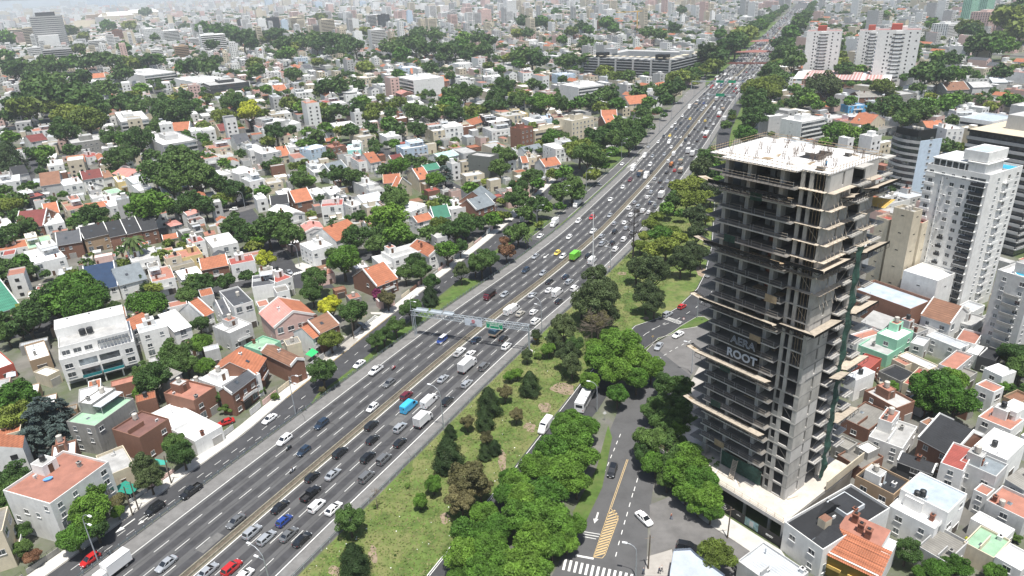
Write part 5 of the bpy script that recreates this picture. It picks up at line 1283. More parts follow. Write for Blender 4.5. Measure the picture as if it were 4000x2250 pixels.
NFL = 22; FH = 68.2 / NFL; WX, WY = 17.0, 21.0; YC_ = 5.3; FOOT.append((53.7, 112.4, R(36.7), 20, 26))
def add_mesh(name, fn): m = MB(); fn(m); return m.mesh(name)
COLM = add_mesh('column', lambda m: m.box(0, 0, 0, .35, 1.0, FH - .25, CT)); COL2 = add_mesh('column', lambda m: m.box(-.06, 0, 0, 1.6, .8, FH - .25, CTW))
RAILD = mat('dusty rail', (.30, .26, .21), .8, noise=.1)
def _rl(m):
    for z in (.45, .95): m.bar((0, 0, z), (0, 7.2, z), .03, RAILD)
    for y_ in (.1, 2.5, 5, 7.1): m.bar((0, y_, 0), (0, y_, 1.1), .025, METAL)
RLM = add_mesh('railing', _rl)
def _rs(m):
    for z in (.45, .95): m.bar((0, 0, z), (3.6, 0, z), .03, RAILD)
    for x_ in (.1, 1.8, 3.5): m.bar((x_, 0, 0), (x_, 0, 1.1), .025, METAL)
RSM = add_mesh('railing', _rs)
PROP = add_mesh('prop', lambda m: m.bar((0, 0, 0), (0, 0, FH - .25), .05, WOOD)); PROPD = add_mesh('prop', lambda m: m.bar((0, 0, .1), (0, 1.4, FH - .4), .05, WOODL))
tt = random.Random(5)
for f_ in range(NFL):
    z = f_ * FH; top = z + FH; last = f_ == NFL - 1; bw = CTL if f_ < 12 else CTE
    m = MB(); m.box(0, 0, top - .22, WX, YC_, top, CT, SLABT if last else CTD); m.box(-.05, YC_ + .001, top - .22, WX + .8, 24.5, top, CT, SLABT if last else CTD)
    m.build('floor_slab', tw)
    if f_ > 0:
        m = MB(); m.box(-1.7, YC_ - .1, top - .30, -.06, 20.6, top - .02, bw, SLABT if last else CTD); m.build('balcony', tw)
        m = MB(); m.box(7.4, -1.4, top - .30, 11.3, -.01, top - .02, bw); m.build('balcony', tw)
        m = MB(); m.box(16.0, -1.2, top - .30, 19.4, -.01, top - .02, bw); m.box(WX + .81, 0, top - .3, 19.4, 9, top - .02, CT); m.build('balcony', tw)
        if not last:
            put(RLM, 'railing', tw, (-1.6, YC_ + .2, top)); put(RLM, 'railing', tw, (-1.6, YC_ + 7.8, top)); put(RSM, 'railing', tw, (7.5, -1.3, top)); put(RSM, 'railing', tw, (15.8, -1.1, top))
    wall = CTL if f_ > NFL - 2 else CTW if f_ % 3 else CTL
    for b_ in ((0, 0, z, 3.9, .28, top - .22), (4.5, 0, z, 7.2, .28, top - .22), (11.5, 0, z, 15.9, .28, top - .22), (3.9, 0, z, 4.5, .25, z + .5)): m = MB(); m.box(*b_, wall); m.build('wall', tw)
    m = MB(); m.box(-.03, -.03, top - .26, 7.25, -.001, top - .2, CT); m.build('pour_joint', tw)
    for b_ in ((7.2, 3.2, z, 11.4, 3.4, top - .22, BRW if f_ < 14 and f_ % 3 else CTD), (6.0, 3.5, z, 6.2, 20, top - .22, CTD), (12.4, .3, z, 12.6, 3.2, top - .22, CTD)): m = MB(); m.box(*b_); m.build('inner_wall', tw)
    for b_ in (((0, .28, z, .28, 1.0, top - .22, CTW), (0, 3.1, z, .28, 4.0, top - .22, CTW), (0, 4.9, z, .28, YC_, top - .22, CT), (0, 4.0, z, .28, 4.9, z + .9, CT), (0, 1.0, z, .26, 3.1, z + .28, CTL)) if f_ < 8 else ((0, .28, z, .3, .85, top - .22, CTW), (0, 3.0, z, .3, 3.7, top - .22, CTW), (0, 4.6, z, .3, YC_, top - .22, CTW))): m = MB(); m.box(*b_); m.build('wall', tw)
    if f_ > 0: m = MB(); m.box(-.06, 0, top - .30, 0, YC_, top, CTW); m.build('edge_beam', tw)
    if 14 <= f_ < 21:
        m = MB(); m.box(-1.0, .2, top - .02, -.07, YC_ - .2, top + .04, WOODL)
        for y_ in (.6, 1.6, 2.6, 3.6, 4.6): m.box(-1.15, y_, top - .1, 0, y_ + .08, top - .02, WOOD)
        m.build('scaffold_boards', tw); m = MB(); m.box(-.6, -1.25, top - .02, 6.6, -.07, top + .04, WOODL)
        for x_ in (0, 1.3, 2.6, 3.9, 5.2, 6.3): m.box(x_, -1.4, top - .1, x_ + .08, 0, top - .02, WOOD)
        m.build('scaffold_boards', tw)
        for x_ in (.8, 2.0, 3.2, 5.0, 6.2): put(PROPD, 'prop', tw, (x_, -1.15, z), tt.uniform(-.5, .1))
        m = MB(); m.box(11.6, -1.3, top - .02, 15.8, -.07, top + .04, WOODL); m.build('scaffold_boards', tw)
        for x_ in (12.2, 13.4, 14.6): put(PROPD, 'prop', tw, (x_, -1.15, z), tt.uniform(-.5, .1))
    for y_ in (1.3, 1.9, 2.5):
        if f_ > 9: put(PROP, 'prop', tw, (.25 + tt.uniform(-.1, .1), y_, z))
    for (x_, y_, me) in ((.05, 8.4, COL2), (.05, 15.1, COL2), (.05, 20.0, COL2), (2.8, 12.0, COLM), (2.8, 18, COLM), (7.5, 8, COLM), (7.5, 14, COLM), (7.5, 20, COLM), (13, 8, COLM), (13, 20, COLM), (17, 10, COLM), (17, 18, COLM)): put(me, 'column', tw, (x_, y_, z))
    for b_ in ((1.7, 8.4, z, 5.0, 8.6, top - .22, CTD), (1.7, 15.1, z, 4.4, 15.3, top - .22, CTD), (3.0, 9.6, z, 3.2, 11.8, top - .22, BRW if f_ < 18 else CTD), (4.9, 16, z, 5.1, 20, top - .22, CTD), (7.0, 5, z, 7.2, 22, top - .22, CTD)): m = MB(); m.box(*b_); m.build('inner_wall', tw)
    if f_ % 2: m = MB(); m.box(.5 + tt.random() * 2, 6 + tt.random() * 10, top, 2.0 + tt.random() * 2, 7 + tt.random() * 10, top + .1, WOOD); m.build('timber', tw)
    if f_ % 3 == 1: m = MB(); y_ = tt.uniform(6, 17); m.poly([(-1.72, y_, top - .5), (-1.72, y_ + 2.5, top - .6), (-1.72, y_ + 2.5, top + 1.0), (-1.72, y_, top + .9)][::-1], NET if tt.random() < .35 else WOOD); m.build('edge_screen', tw)
    if f_ in (2, 3, 6, 10, 13, 15, 18, 20): m = MB(); m.bar((.3, 1.0, z + .3), (.3, 3.0, top - .6), .05, WOODL); m.bar((7.6, -.3, z + .2), (11.0, -.3, top - .5), .05, WOODL); m.build('brace', tw)
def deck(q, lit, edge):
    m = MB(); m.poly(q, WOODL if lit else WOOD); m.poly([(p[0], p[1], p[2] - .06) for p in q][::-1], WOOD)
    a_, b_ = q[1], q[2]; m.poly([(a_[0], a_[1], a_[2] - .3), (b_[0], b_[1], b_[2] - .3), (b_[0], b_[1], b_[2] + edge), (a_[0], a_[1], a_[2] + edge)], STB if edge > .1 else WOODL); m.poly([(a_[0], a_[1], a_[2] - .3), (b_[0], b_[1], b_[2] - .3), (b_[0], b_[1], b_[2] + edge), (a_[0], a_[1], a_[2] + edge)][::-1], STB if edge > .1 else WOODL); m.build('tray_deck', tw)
def frames(pts, dr):
    m = MB()
    for (x_, y_, z_) in pts: m.bar((x_, y_, z_ - .1), (x_ + dr[0] * 2.7, y_ + dr[1] * 2.7, z_ + .55), .06, STB); m.bar((x_, y_, z_ - 1.2), (x_ + dr[0] * 2.0, y_ + dr[1] * 2.0, z_ + .35), .05, STB); m.bar((x_ + dr[0] * 2.7, y_ + dr[1] * 2.7, z_ + .55), (x_ + dr[0] * 2.7, y_ + dr[1] * 2.7, z_ - .3), .04, STB)
    a_, b_ = pts[0], pts[-1]; m.bar((a_[0] + dr[0] * 2.7, a_[1] + dr[1] * 2.7, a_[2] - .3), (b_[0] + dr[0] * 2.7, b_[1] + dr[1] * 2.7, b_[2] - .3), .05, STB); m.build('tray_frame', tw)
for (z_, wrap, edge, rx0) in ((63.4, 0, .35, 4.0), (51.3, 1, .35, 0), (39.0, 1, .25, 0), (26.8, 0, .0, 7.4), (14.4, 0, .0, 11.5)):
    y0 = -.2 if wrap else (3.2 if z_ > 60 else 5.1)
    if wrap: deck([(-.1, 5.0, z_), (-2.6, 5.0, z_ + .6), (-2.4, -2.4, z_ + .6), (-.1, -.1, z_)], 1, edge); frames([(-.1, y_, z_) for y_ in (4.5, 3.0, 1.5, 0)], (-1, 0))
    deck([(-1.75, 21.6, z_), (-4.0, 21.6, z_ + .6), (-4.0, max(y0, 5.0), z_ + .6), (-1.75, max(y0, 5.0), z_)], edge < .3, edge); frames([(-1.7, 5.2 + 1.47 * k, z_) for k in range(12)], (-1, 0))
    if rx0 < 7: deck([(rx0, -.1, z_), (rx0 - (2.4 if wrap else 0), -2.5, z_ + .6), (7.4, -2.5, z_ + .6), (7.4, -.1, z_)], 1, edge); frames([(rx0 + (7.3 - rx0) * k / 4, -.1, z_) for k in range(5)], (0, -1))
    if 7 < rx0 < 8: deck([(7.4, -1.45, z_), (7.4, -3.4, z_ + .5), (11.4, -3.4, z_ + .5), (11.4, -1.45, z_)], 1, 0); frames([(7.5 + 1.3 * k, -1.4, z_) for k in range(4)], (0, -1))
    deck([(11.5, -.1, z_), (11.5, -2.7, z_ + .7), (19.8, -2.7, z_ + .7), (19.8, -.1, z_)], 1, edge * .6); frames([(11.6 + 1.6 * k, -.1, z_) for k in range(6)], (0, -1))
    deck([(-1.5, 21.6, z_), (-1.5, 24.0, z_ + .6), (-4.0, 24.0, z_ + 1.0), (-4.0, 21.6, z_ + .6)], 1, .2)
m = MB(); n = 60; prev = None
for k in range(n + 1):
    z = 1 + 52 * k / n; x0 = 11.0 + .07 * math.sin(k * .8); y0 = -1.7 + .12 * math.sin(k * 1.3); q = [(x0 - .75, y0 + .3, z), (x0, y0, z), (x0 + .85, y0 + .25 * math.cos(k), z)]
    if prev: m.poly([prev[0], prev[1], q[1], q[0]], NET); m.poly([prev[1], prev[2], q[2], q[1]], NET)
    prev = q
m.build('safety_net', tw)
m = MB(); m.poly([(-.2, 5.6, 0.3), (-.2, 15.5, 0.3), (-.2, 15.5, 4.0), (-.2, 5.6, 4.0)][::-1], NET); m.poly([(-1.8, 5.3, 3.6), (-1.8, 8.5, 3.6), (-1.8, 8.2, 5.6), (-1.8, 5.4, 5.6)][::-1], NET); m.build('safety_net', tw)
# top deck: rails, formwork edge, rebar, openings
ZT = 68.2; rail = MB()
for z in (.5, 1.0):
    for a, b in (((-1.7, 5.3), (-1.7, 21.5)), ((0, 0), (-.0, 5.3)), ((0, 0), (16, 0)), ((16.4, 0), (18, 24)), ((18, 24.4), (0, 24.4)), ((0, 24.4), (-1.7, 21.5))): rail.bar((a[0], a[1], ZT + z), (b[0], b[1], ZT + z), .045, WOOD)
for k in range(18): rail.bar((-1.7, 5.3 + k * .95, ZT), (-1.7, 5.3 + k * .95, ZT + 1.2), .04, WOOD); rail.bar((k * 1.0 - .5 if k else 0, 0, ZT), (k * 1.0 - .5 if k else 0, 0, ZT + 1.2), .04, WOOD)
for k in range(24): rail.bar((.3 + .75 * k, 24.4, ZT), (.3 + .75 * k, 24.4, ZT + 1.3), .05, STB)
rail.build('edge_rail', tw)
fe = MB(); fe.box(-.7, 0, 0, 0, .12, .07, WOODL); fem = fe.mesh('formwork_joist')
for k in range(20): put(fem, 'formwork_joist', tw, (-1.72, 5.4 + k * .83, ZT - .1), .35)
for k in range(7): put(fem, 'formwork_joist', tw, (-.05, .3 + k * .75, ZT - .1), .35)
m = MB(); m.box(-2.5, 5.3, ZT - .05, -2.35, 21.8, ZT, WOODL); m.build('formwork_joist', tw)
rbm = MB()
for k in range(12): rbm.bar((tt.uniform(-.5, .5), tt.uniform(-.5, .5), 0), (tt.uniform(-.6, .6), tt.uniform(-.6, .6), tt.uniform(1.2, 1.9)), .022, mat('rebar', (.20, .15, .12), .7, .3))
rbm = rbm.mesh('rebar')
for (x_, y_) in ((1, 8.3), (1, 15), (1, 20.5), (2.6, 3), (6, 6), (6, 7.2), (8, 6), (10, 6), (11, 8), (7, 11), (9, 12), (11, 12), (13, 8), (6, 16), (12, 16), (15, 4), (13.5, 2), (15, 12), (4, 11.5), (3, 18.5), (8, 19), (14, 20), (5, 2.4), (16, 18)): put(rbm, 'rebar', tw, (x_, y_, ZT), tt.uniform(0, 6))
for (x0, y0, x1, y1) in ((7, 6.5, 9.5, 10.5), (10.2, 7, 12.5, 9.5), (12.8, 4, 13.8, 5.3), (.8, 2.0, 1.6, 3.6)):
    m = MB(); m.box(x0, y0, ZT + .01, x1, y1, ZT + .05, STB); m.box(x0, y0, ZT + .05, x1, y0 + .12, ZT + .5, CTD); m.box(x1 - .12, y0 + .12, ZT + .05, x1, y1, ZT + .5, CTD); m.build('stairwell', tw)
for (x_, y_, r_) in ((5, 13, .4), (14.5, 3, 1.1), (3.5, 6, .1)): m = MB(); m.box(0, 0, 0, 2.2, .3, .12, WOOD); m.box(0, .4, 0, 2.0, .65, .1, WOODL); m.build('timber', tw, (x_, y_, ZT), r_)
m = MB(); m.poly([(16.4, -2.2, ZT - 9), (19.6, -2.4, ZT - 8), (19.4, 2.5, ZT - 8.4), (16.6, 2.5, ZT - 9.2)], YPLY); m.build('plywood_sheet', tw)
# the two name banners hung in the open bays
BLT = mat('banner lettering', (.36, .40, .46), .6, noise=.04)
for (f_, s_, lit) in ((10, 'AERA', 0), (9, 'ROOT', 1)):
    z = f_ * FH; m = MB(); m.box(-1.80, 9.0, z + .0, -1.74, 15.1, z + FH - .32, STB); b = m.build('banner', tw)
    text(s_, b, (-1.86, 12.05, z + FH * .44), 2.45 if lit else 2.3, BLT, .02, 'banner_letters', (math.pi / 2, 0, -math.pi / 2), off_=.085 if lit else 0, wire=0 if lit else .045)
# podium with its terrace, hoarding and stair
pd_ = tag(empty('podium', (51.2, 106.0, 0), R(36.7)), 'concrete podium with a dusty roof terrace below the tower under construction, open to the street', 'building')
FOOT.append((51.2, 106.0, R(36.7), 26, 34))
PDT = mat('dusty concrete', (.50, .465, .41), .95, noise=.10, scale=.5, stain=.5)
m = MB(); m.box(0, 0, 4.15, 26, 34, 5.0, CTL, PDT); m.build('roof_slab', pd_); m = MB(); m.box(5, 0, 0, 26, 34, 4.15, CTD); m.box(0, 0, 0, .3, .4, 4.15, CTL); m.build('wall', pd_)
for y_ in (3.2, 9, 16, 23, 30): m = MB(); m.box(.6, y_, 0, 1.1, y_ + .5, 4.15, CT); m.build('column', pd_)
m = MB()
for z in (5.5, 6.0): m.bar((.2, .2, z), (.2, 33, z), .035, WOOD)
for k in range(18): m.bar((.2, .3 + 1.9 * k, 5), (.2, .3 + 1.9 * k, 6.1), .035, WOOD)
m.build('edge_rail', pd_)
m = MB(); m.poly([(15, -.02, 5.3), (26, -.02, 5.3), (26, -.02, 7.3), (15, -.02, 7.3)], wm('w')); m.box(15, -.2, 5.0, 30, .0, 7.2, wm('c')); m.build('boundary_wall', pd_)
m = MB()
for k in range(14): m.box(k * .16, 0, k * .26, k * .16 + .25, 1.0, k * .26 + .05, WOODL)
m.bar((0, 0, 0), (2.3, 0, 3.7), .06, WOODL); m.bar((0, 1, 0), (2.3, 1, 3.7), .06, WOODL); m.build('wooden_stair', pd_, (3.2, 14.2, 5.0), .3)
m = MB()
for k in range(7): m.box(20 + .25 * (k % 2), 7 + k * .42, 5.0, 21.3 + .2 * (k % 3), 7.4 + k * .42, 5.9 + .3 * (k % 2), BRW)
st_ = m.build('brick_stack', None); st_.matrix_world = pd_.matrix_basis; tag(st_, 'stack of orange hollow bricks on the terrace behind the tower under construction', 'brick stack')
st_.location = pd_.location; st_.rotation_euler = pd_.rotation_euler
for (x_, y_, r_) in ((2.0, 17.5, .3), (2.8, 12, .9), (6.5, 3.3, -.3)): m = MB(); m.box(0, 0, 0, 2.6, .25, .1, WOODL); m.box(.3, .4, 0, 2.2, .6, .1, WL); m.build('timber', pd_, (x_, y_, 5.0), r_)
hb = tag(empty('hoarding', (50.6, 104.6, 0), R(36.7)), 'black site hoarding with white lettering and a rendering poster, along the pavement below the podium', 'hoarding')
HB = mat('hoarding black', (.02, .02, .022), .6, noise=.1)
for k in range(9): m = MB(); m.box(-.06, k * 2.2, .1, 0, k * 2.2 + 2.16, 2.5, HB); m.build('panel', hb)
text('1° Edificio inteligente\nUnidades con seguridad\nde entre 33 y 103 m²', hb, (-.09, 15.2, 1.45), .52, WL, .01, 'hoarding_lettering', (math.pi / 2, 0, -math.pi / 2))
text('EDDY', hb, (-.09, 2.6, 1.3), .62, WL, .01, 'hoarding_lettering', (math.pi / 2, 0, -math.pi / 2), off_=.02)
text('AERA', hb, (-.09, 9.9, 1.6), .4, WL, .01, 'hoarding_lettering', (math.pi / 2, 0, -math.pi / 2))
m = MB(); m.box(-.1, 5.2, .45, -.065, 8.3, 2.4, mat('poster sky', (.22, .36, .40), .5, noise=.3, scale=1.2, col2=(.12, .2, .1))); m.box(-.12, 6.3, .8, -.1, 7.2, 2.1, wm('g')); m.build('poster', hb)
# black roofed complex beside the podium
x, y, th, W, D = solve(3, 3, (195, 910), (550, 1210), (1180, 760), 6.5)
r = house(x, y, th, W, D, 6.5, 'w', 'd', 'f', 'black roofed white walled complex with a raised dark skylight panel and a boxed chimney', True, 'l', 901, extra=False)
LT = mat('pale roof trim', (.45, .48, .50), .6, noise=.05)
m = MB(); px_, py_ = W * .55, D * .35; m.box(px_, py_, 6.5, px_ + 5.5, py_ + 4.6, 7.5, LT); m.box(px_ + .25, py_ + .25, 7.5, px_ + 5.25, py_ + 4.35, 7.52, rm('d')); m.build('skylight_panel', r)
m = MB(); m.box(W * .25, D * .4, 6.5, W * .25 + 2, D * .4 + 1.6, 8.4, wm('c'), wm('b')); m.build('chimney', r)
m = MB(); m.poly([(0, 0, 6.9), (W * .3, 0, 6.9), (W * .22, D * .28, 8.6), (0, D * .3, 6.9)], rm('d')); m.poly([(W * .3, 0, 6.9), (W * .45, D * .3, 6.9), (W * .22, D * .28, 8.6)], rm('d')); m.build('roof_hip', r)
m = MB(); m.poly([(W * .3, D * .7, 6.9), (W * .62, D * .98, 6.9), (W * .5, D * .6, 9.0)], rm('d')); m.poly([(W * .3, D * .7, 6.9), (W * .5, D * .6, 9.0), (W * .66, D * .62, 6.9)], rm('d')); m.poly([(W * .66, D * .62, 6.9), (W * .5, D * .6, 9.0), (W * .62, D * .98, 6.9)], rm('d')); m.build('roof_hip', r)
# orange tiled corner house: front slope towards the street, flat terracotta terrace behind
x, y, th, W, D = solve(3, 3, (555, 1225), (1110, 1449), (1270, 1300), 5.5, 'f')
r = tag(empty('house', (x, y, 0), th), 'house with a large orange tiled slope and olive yellow front at the bottom edge', 'house', GRPH); FOOT.append((x, y, th, W + 5, D))
OL = mat('olive yellow wall', (.24, .18, .04), .85, noise=.1); TT = rm('o')
m = MB(); m.box(0, 0, 0, W + 5.5, D, 5.4, wm('w')); m.poly([(-.02, 0, 0), (-.02, 0, 5.4), (-.02, D, 5.4), (-.02, D, 0)][::-1], OL); m.poly([(-.021, D, 0), (-.021, D, 5.4), (-.021, 0, 5.4), (-.021, 0, 0)], OL); m.build('wall', r)
nt_ = 26; tm = MB(); seg = (D + .8) / nt_; rows = 7
for rr in range(rows):
    for k in range(nt_):
        a0 = -.5 + (W + .5) * rr / rows; a1 = -.5 + (W + .5) * (rr + 1) / rows; z0 = 5.0 + 2.3 * rr / rows + .07; z1 = 5.0 + 2.3 * (rr + 1) / rows; y0 = -.4 + k * seg
        tm.poly([(a0, y0, z0), (a0, y0 + seg * .5, z0 + .1), (a1, y0 + seg * .5, z1 + .1), (a1, y0, z1)][::-1], TT); tm.poly([(a0, y0 + seg * .5, z0 + .1), (a0, y0 + seg, z0), (a1, y0 + seg, z1), (a1, y0 + seg * .5, z1 + .1)][::-1], TT)
tag(tm.build('tile', r), kind='stuff')
m = MB(); m.box(W, 1.5, 5.4, W + 5.5, D, 7.25, wm('w'), rm('r')); m.poly([(0, 0, 5.4), (W, 0, 7.25), (W, 0, 5.4)][::-1], wm('w')); m.build('roof_deck', r)
for (u, v) in ((W + .8, D * .45), (W + 1.5, D * .62), (W + 3.5, D * .8)): put(CHM[0], 'chimney', r, (u, v, 7.6), 0, (1.4, 1.4, 1.2))
for k in range(2): m = MB(); m.box(-.9, D * (.25 + .4 * k), 2.7, 0, D * (.25 + .4 * k) + 2.4, 2.85, YPLY); m.box(-.9, D * (.25 + .4 * k), 2.85, -.8, D * (.25 + .4 * k) + 2.4, 3.4, YPLY); m.build('balcony', r)
# pale blue roofed corner shop at the bottom
pts = [T(2, 3, *p) for p in ((1590, 1400), (1625, 1200), (1795, 1190), (1850, 1245), (2140, 1460), (1900, 1800), (1560, 1800))]
w3 = [g(*p, 4.3) for p in pts]; m = MB(); n = len(w3); LB = mat('pale blue plaster', (.36, .40, .46), .8, noise=.05, stain=.25)
for a_, b_ in zip(w3, w3[1:] + w3[:1]): m.poly([(*b_, 0), (*a_, 0), (*a_, 4.9), (*b_, 4.9)], LB); m.poly([(*a_, 0), (*b_, 0), (*b_, 4.9), (*a_, 4.9)], LB)
m.poly([(*p, 4.3) for p in w3][::-1], LB); q0 = Vector((w3[0][0], w3[0][1], 0)); r = tag(m.build('corner_shop'), 'low pale blue corner building with an angled parapet at the bottom edge', 'building')
# green shade awnings in front yards
for (i, j, p, z, cc, lb) in ((0, 3, ((1100,590),(1310,625),(1430,555),(1260,490)), 2.8, (.02, .25, .18), 'large green shade awning in the front yard beside the red terrace block'), (0, 3, ((1545,335),(1660,330),(1680,290),(1560,270)), 2.8, (.05, .35, .28), 'small teal awning half hidden by the round street tree'), (1, 2, ((495,665),(560,690),(628,640),(565,600)), 2.8, (.04, .5, .16), 'bright green square shade sail beside the round street tree'), (0, 2, ((60,900),(160,880),(155,835),(65,850)), 3.2, (.5, .55, .6), 'pale washing hung on the red walled house at the left edge')):
    q = [g(*T(i, j, *p_), z) for p_ in p]; cx_ = sum(a[0] for a in q) / 4; cy_ = sum(a[1] for a in q) / 4; r = tag(empty('awning', (cx_, cy_, 0)), lb, 'awning')
    mm = mat('awning %d' % int(cc[0] * 1000), cc, .7, noise=.06); m = MB(); m.poly([(a[0] - cx_, a[1] - cy_, z) for a in q], mm); m.poly([(a[0] - cx_, a[1] - cy_, z - .04) for a in q][::-1], mm); m.build('canvas', r)
    for a in q: m = MB(); m.bar((a[0] - cx_, a[1] - cy_, 0), (a[0] - cx_, a[1] - cy_, z), .05, METAL); m.build('post', r)
X, Y = G(0, 3, 480, 468, 11); r = tag(empty('plastic_tub', (X, Y, 10.5), .6), 'small bright blue tub lying on the terracotta terrace of the corner block', 'tub'); m = MB(); m.cyl(0, 0, 0, .5, .45, mat('blue plastic', (.15, .4, .85), .4, noise=.03), 12, .6); o = m.build('shell', r); o.scale = (1.6, 1, 1)
# ------------------------------------------------------------------ vehicles (forward is +x, origin on the road under the middle)
PC = {'w': ((.78, .78, .77), 'white'), 's': ((.42, .44, .46), 'silver'), 'g': ((.12, .125, .13), 'dark grey'), 'k': ((.012, .013, .015), 'black'), 'b': ((.02, .05, .22), 'blue'), 'n': ((.02, .035, .06), 'dark blue'),
      'r': ((.42, .02, .02), 'red'), 'm': ((.12, .015, .025), 'maroon'), 'y': ((.80, .60, .10), 'yellow'), 'c': ((.05, .42, .72), 'sky blue'), 'G': ((.16, .52, .03), 'bright green'), 'e': ((.38, .36, .31), 'beige'), 'p': ((.35, .45, .35), 'pale green')}
def pm(c): return mat('car paint ' + PC[c][1], PC[c][0], .28 if c != 's' else .35, .0 if c != 's' else .35, noise=.02, kind='paint', spec=.5)
TYRE = mat('tyre', (.02, .02, .02), .9, noise=.1); RIM = mat('rim', (.35, .35, .36), .4, .6, noise=.05); CGL = mat('car glass', (.015, .018, .022), .05, noise=.05, kind='paint', spec=.9)
HLM = mat('headlamp', (.75, .78, .8), .15, noise=.02, kind='paint'); TLM = mat('tail lamp', (.35, .01, .01), .25, noise=.02, kind='paint'); PLM = mat('plate', (.6, .6, .6), .5, noise=.02); BMP = mat('black trim', (.03, .03, .032), .6, noise=.05)
CARS = { # length, width, height, belt z, bonnet end x (fraction from rear), windscreen top, rear screen top, rear screen base, roof
 'hatch': (3.95, 1.72, 1.50, .93, .77, .56, .12, .02), 'sedan': (4.5, 1.76, 1.44, .92, .76, .56, .26, .13), 'suv': (4.4, 1.86, 1.70, 1.04, .77, .60, .10, .02),
 'wagon': (4.45, 1.75, 1.50, .94, .77, .57, .08, .01), 'kango': (4.3, 1.80, 1.84, 1.08, .80, .66, .03, .01), 'coupe': (4.5, 1.82, 1.46, .95, .77, .56, .20, .05)}
def loft(m, secs, mt):
    k = m.mi(mt); n = len(secs[0]); o = len(m.v)
    for s in secs: m.v += [tuple(p) for p in s]
    for q in range(len(secs) - 1):
        for i in range(n):
            j = (i + 1) % n; m.f.append((o + q * n + i, o + (q + 1) * n + i, o + (q + 1) * n + j, o + q * n + j)); m.m.append(k)
    m.f.append(tuple(o + i for i in range(n))); m.m.append(k); m.f.append(tuple(o + (len(secs) - 1) * n + i for i in reversed(range(n)))); m.m.append(k)
CACHE = {}
def car_parts(kind, c):
    if (kind, c) in CACHE: return CACHE[(kind, c)]
    L, Wd, Hh, bz, wb, wt_, rt, rb = CARS[kind]; h = Wd / 2; X = lambda f: -L / 2 + L * f; P = pm(c); out = []
    def sec(x, hw_, z0, z1): return [(x, -hw_ * .92, z0), (x, -hw_, z0 + .18), (x, -hw_, z1 - .16), (x, -hw_ * .90, z1), (x, 0, z1 + .035), (x, hw_ * .90, z1), (x, hw_, z1 - .16), (x, hw_, z0 + .18), (x, hw_ * .92, z0)]
    hb = bz - .10
    m = MB(); loft(m, [sec(X(0), h * .80, .38, bz - .12), sec(X(.02), h * .92, .26, bz - .02), sec(X(.1), h, .2, bz), sec(X(.3), h, .2, bz), sec(X(.6), h, .2, bz), sec(X(wb), h, .2, bz - .02), sec(X(.90), h * .96, .2, hb - .06), sec(X(.975), h * .86, .24, hb - .17), sec(X(1), h * .70, .34, hb - .28)], P)
    bx0, bx1, tx0, tx1 = X(rb), X(wb), X(rt), X(wt_); g0, g1 = h * .90, h * .74; zb, zt = bz - .01, Hh
    m.v += []; m.poly([(tx0, -g1, zt - .04), (tx1, -g1, zt - .04), (tx1 - .05, -g1 * .6, zt), (tx0 + .05, -g1 * .6, zt)], P); m.poly([(tx0 + .05, -g1 * .6, zt), (tx1 - .05, -g1 * .6, zt), (tx1 - .05, g1 * .6, zt), (tx0 + .05, g1 * .6, zt)], P); m.poly([(tx0 + .05, g1 * .6, zt), (tx1 - .05, g1 * .6, zt), (tx1, g1, zt - .04), (tx0, g1, zt - .04)], P)
    m.poly([(tx1 - .05, -g1 * .6, zt), (tx1, -g1, zt - .04), (tx1, g1, zt - .04), (tx1 - .05, g1 * .6, zt)], P); m.poly([(tx0 + .05, g1 * .6, zt), (tx0, g1, zt - .04), (tx0, -g1, zt - .04), (tx0 + .05, -g1 * .6, zt)], P)
    for s in (-1, 1):
        q = [(bx0, s * g0, zb), (bx1, s * g0, zb), (tx1, s * g1, zt - .04), (tx0, s * g1, zt - .04)]; m.poly(q if s < 0 else q[::-1], P)
    m.poly([(bx1, -g0, zb), (bx1, g0, zb), (tx1, g1, zt - .04), (tx1, -g1, zt - .04)], P); m.poly([(bx0, g0, zb), (bx0, -g0, zb), (tx0, -g1, zt - .04), (tx0, g1, zt - .04)], P)
    out.append(('body', m.mesh('body'), (0, 0, 0)))
    def inset(q, f, e, nm, mt=CGL):
        c_ = [sum(p[i] for p in q) / len(q) for i in range(3)]; a = Vector(q[1]) - Vector(q[0]); b = Vector(q[-1]) - Vector(q[0]); n = a.cross(b).normalized() * e
        m = MB(); m.poly([(c_[0] + (p[0] - c_[0]) * f + n.x, c_[1] + (p[1] - c_[1]) * f + n.y, c_[2] + (p[2] - c_[2]) * f + n.z) for p in q], mt); out.append((nm, m.mesh(nm), (0, 0, 0)))
    inset([(bx1, -g0, zb), (bx1, g0, zb), (tx1, g1, zt - .04), (tx1, -g1, zt - .04)], .9, .012, 'windscreen'); inset([(bx0, g0, zb), (bx0, -g0, zb), (tx0, -g1, zt - .04), (tx0, g1, zt - .04)], .84, .012, 'rear_window')
    mid = .52
    for s in (-1, 1):
        lo0, lo1, hi0, hi1 = Vector((bx0, s * g0, zb)), Vector((bx1, s * g0, zb)), Vector((tx0, s * g1, zt - .04)), Vector((tx1, s * g1, zt - .04))
        for a, b in ((.06, .50), (.54, .95)):
            if kind == 'kango' and a < .1 and c in 'wcGr': continue
            q = [lo0.lerp(lo1, a), lo0.lerp(lo1, b), hi0.lerp(hi1, b), hi0.lerp(hi1, a)]; q = q if s < 0 else q[::-1]; inset([tuple(p) for p in q], .86, .012, 'side_window')
    wl = MB(); wl.tube([(0, -.1, 0), (0, .1, 0)], [.32, .32], TYRE, 12); wl.f.append(tuple(range(12))[::-1]); wl.m.append(0)
    for s in (-.105, .105): wl.poly([(.19 * math.cos(t), s, .19 * math.sin(t)) for t in [(k * math.pi / 5) * (1 if s < 0 else -1) for k in range(10)]], RIM)
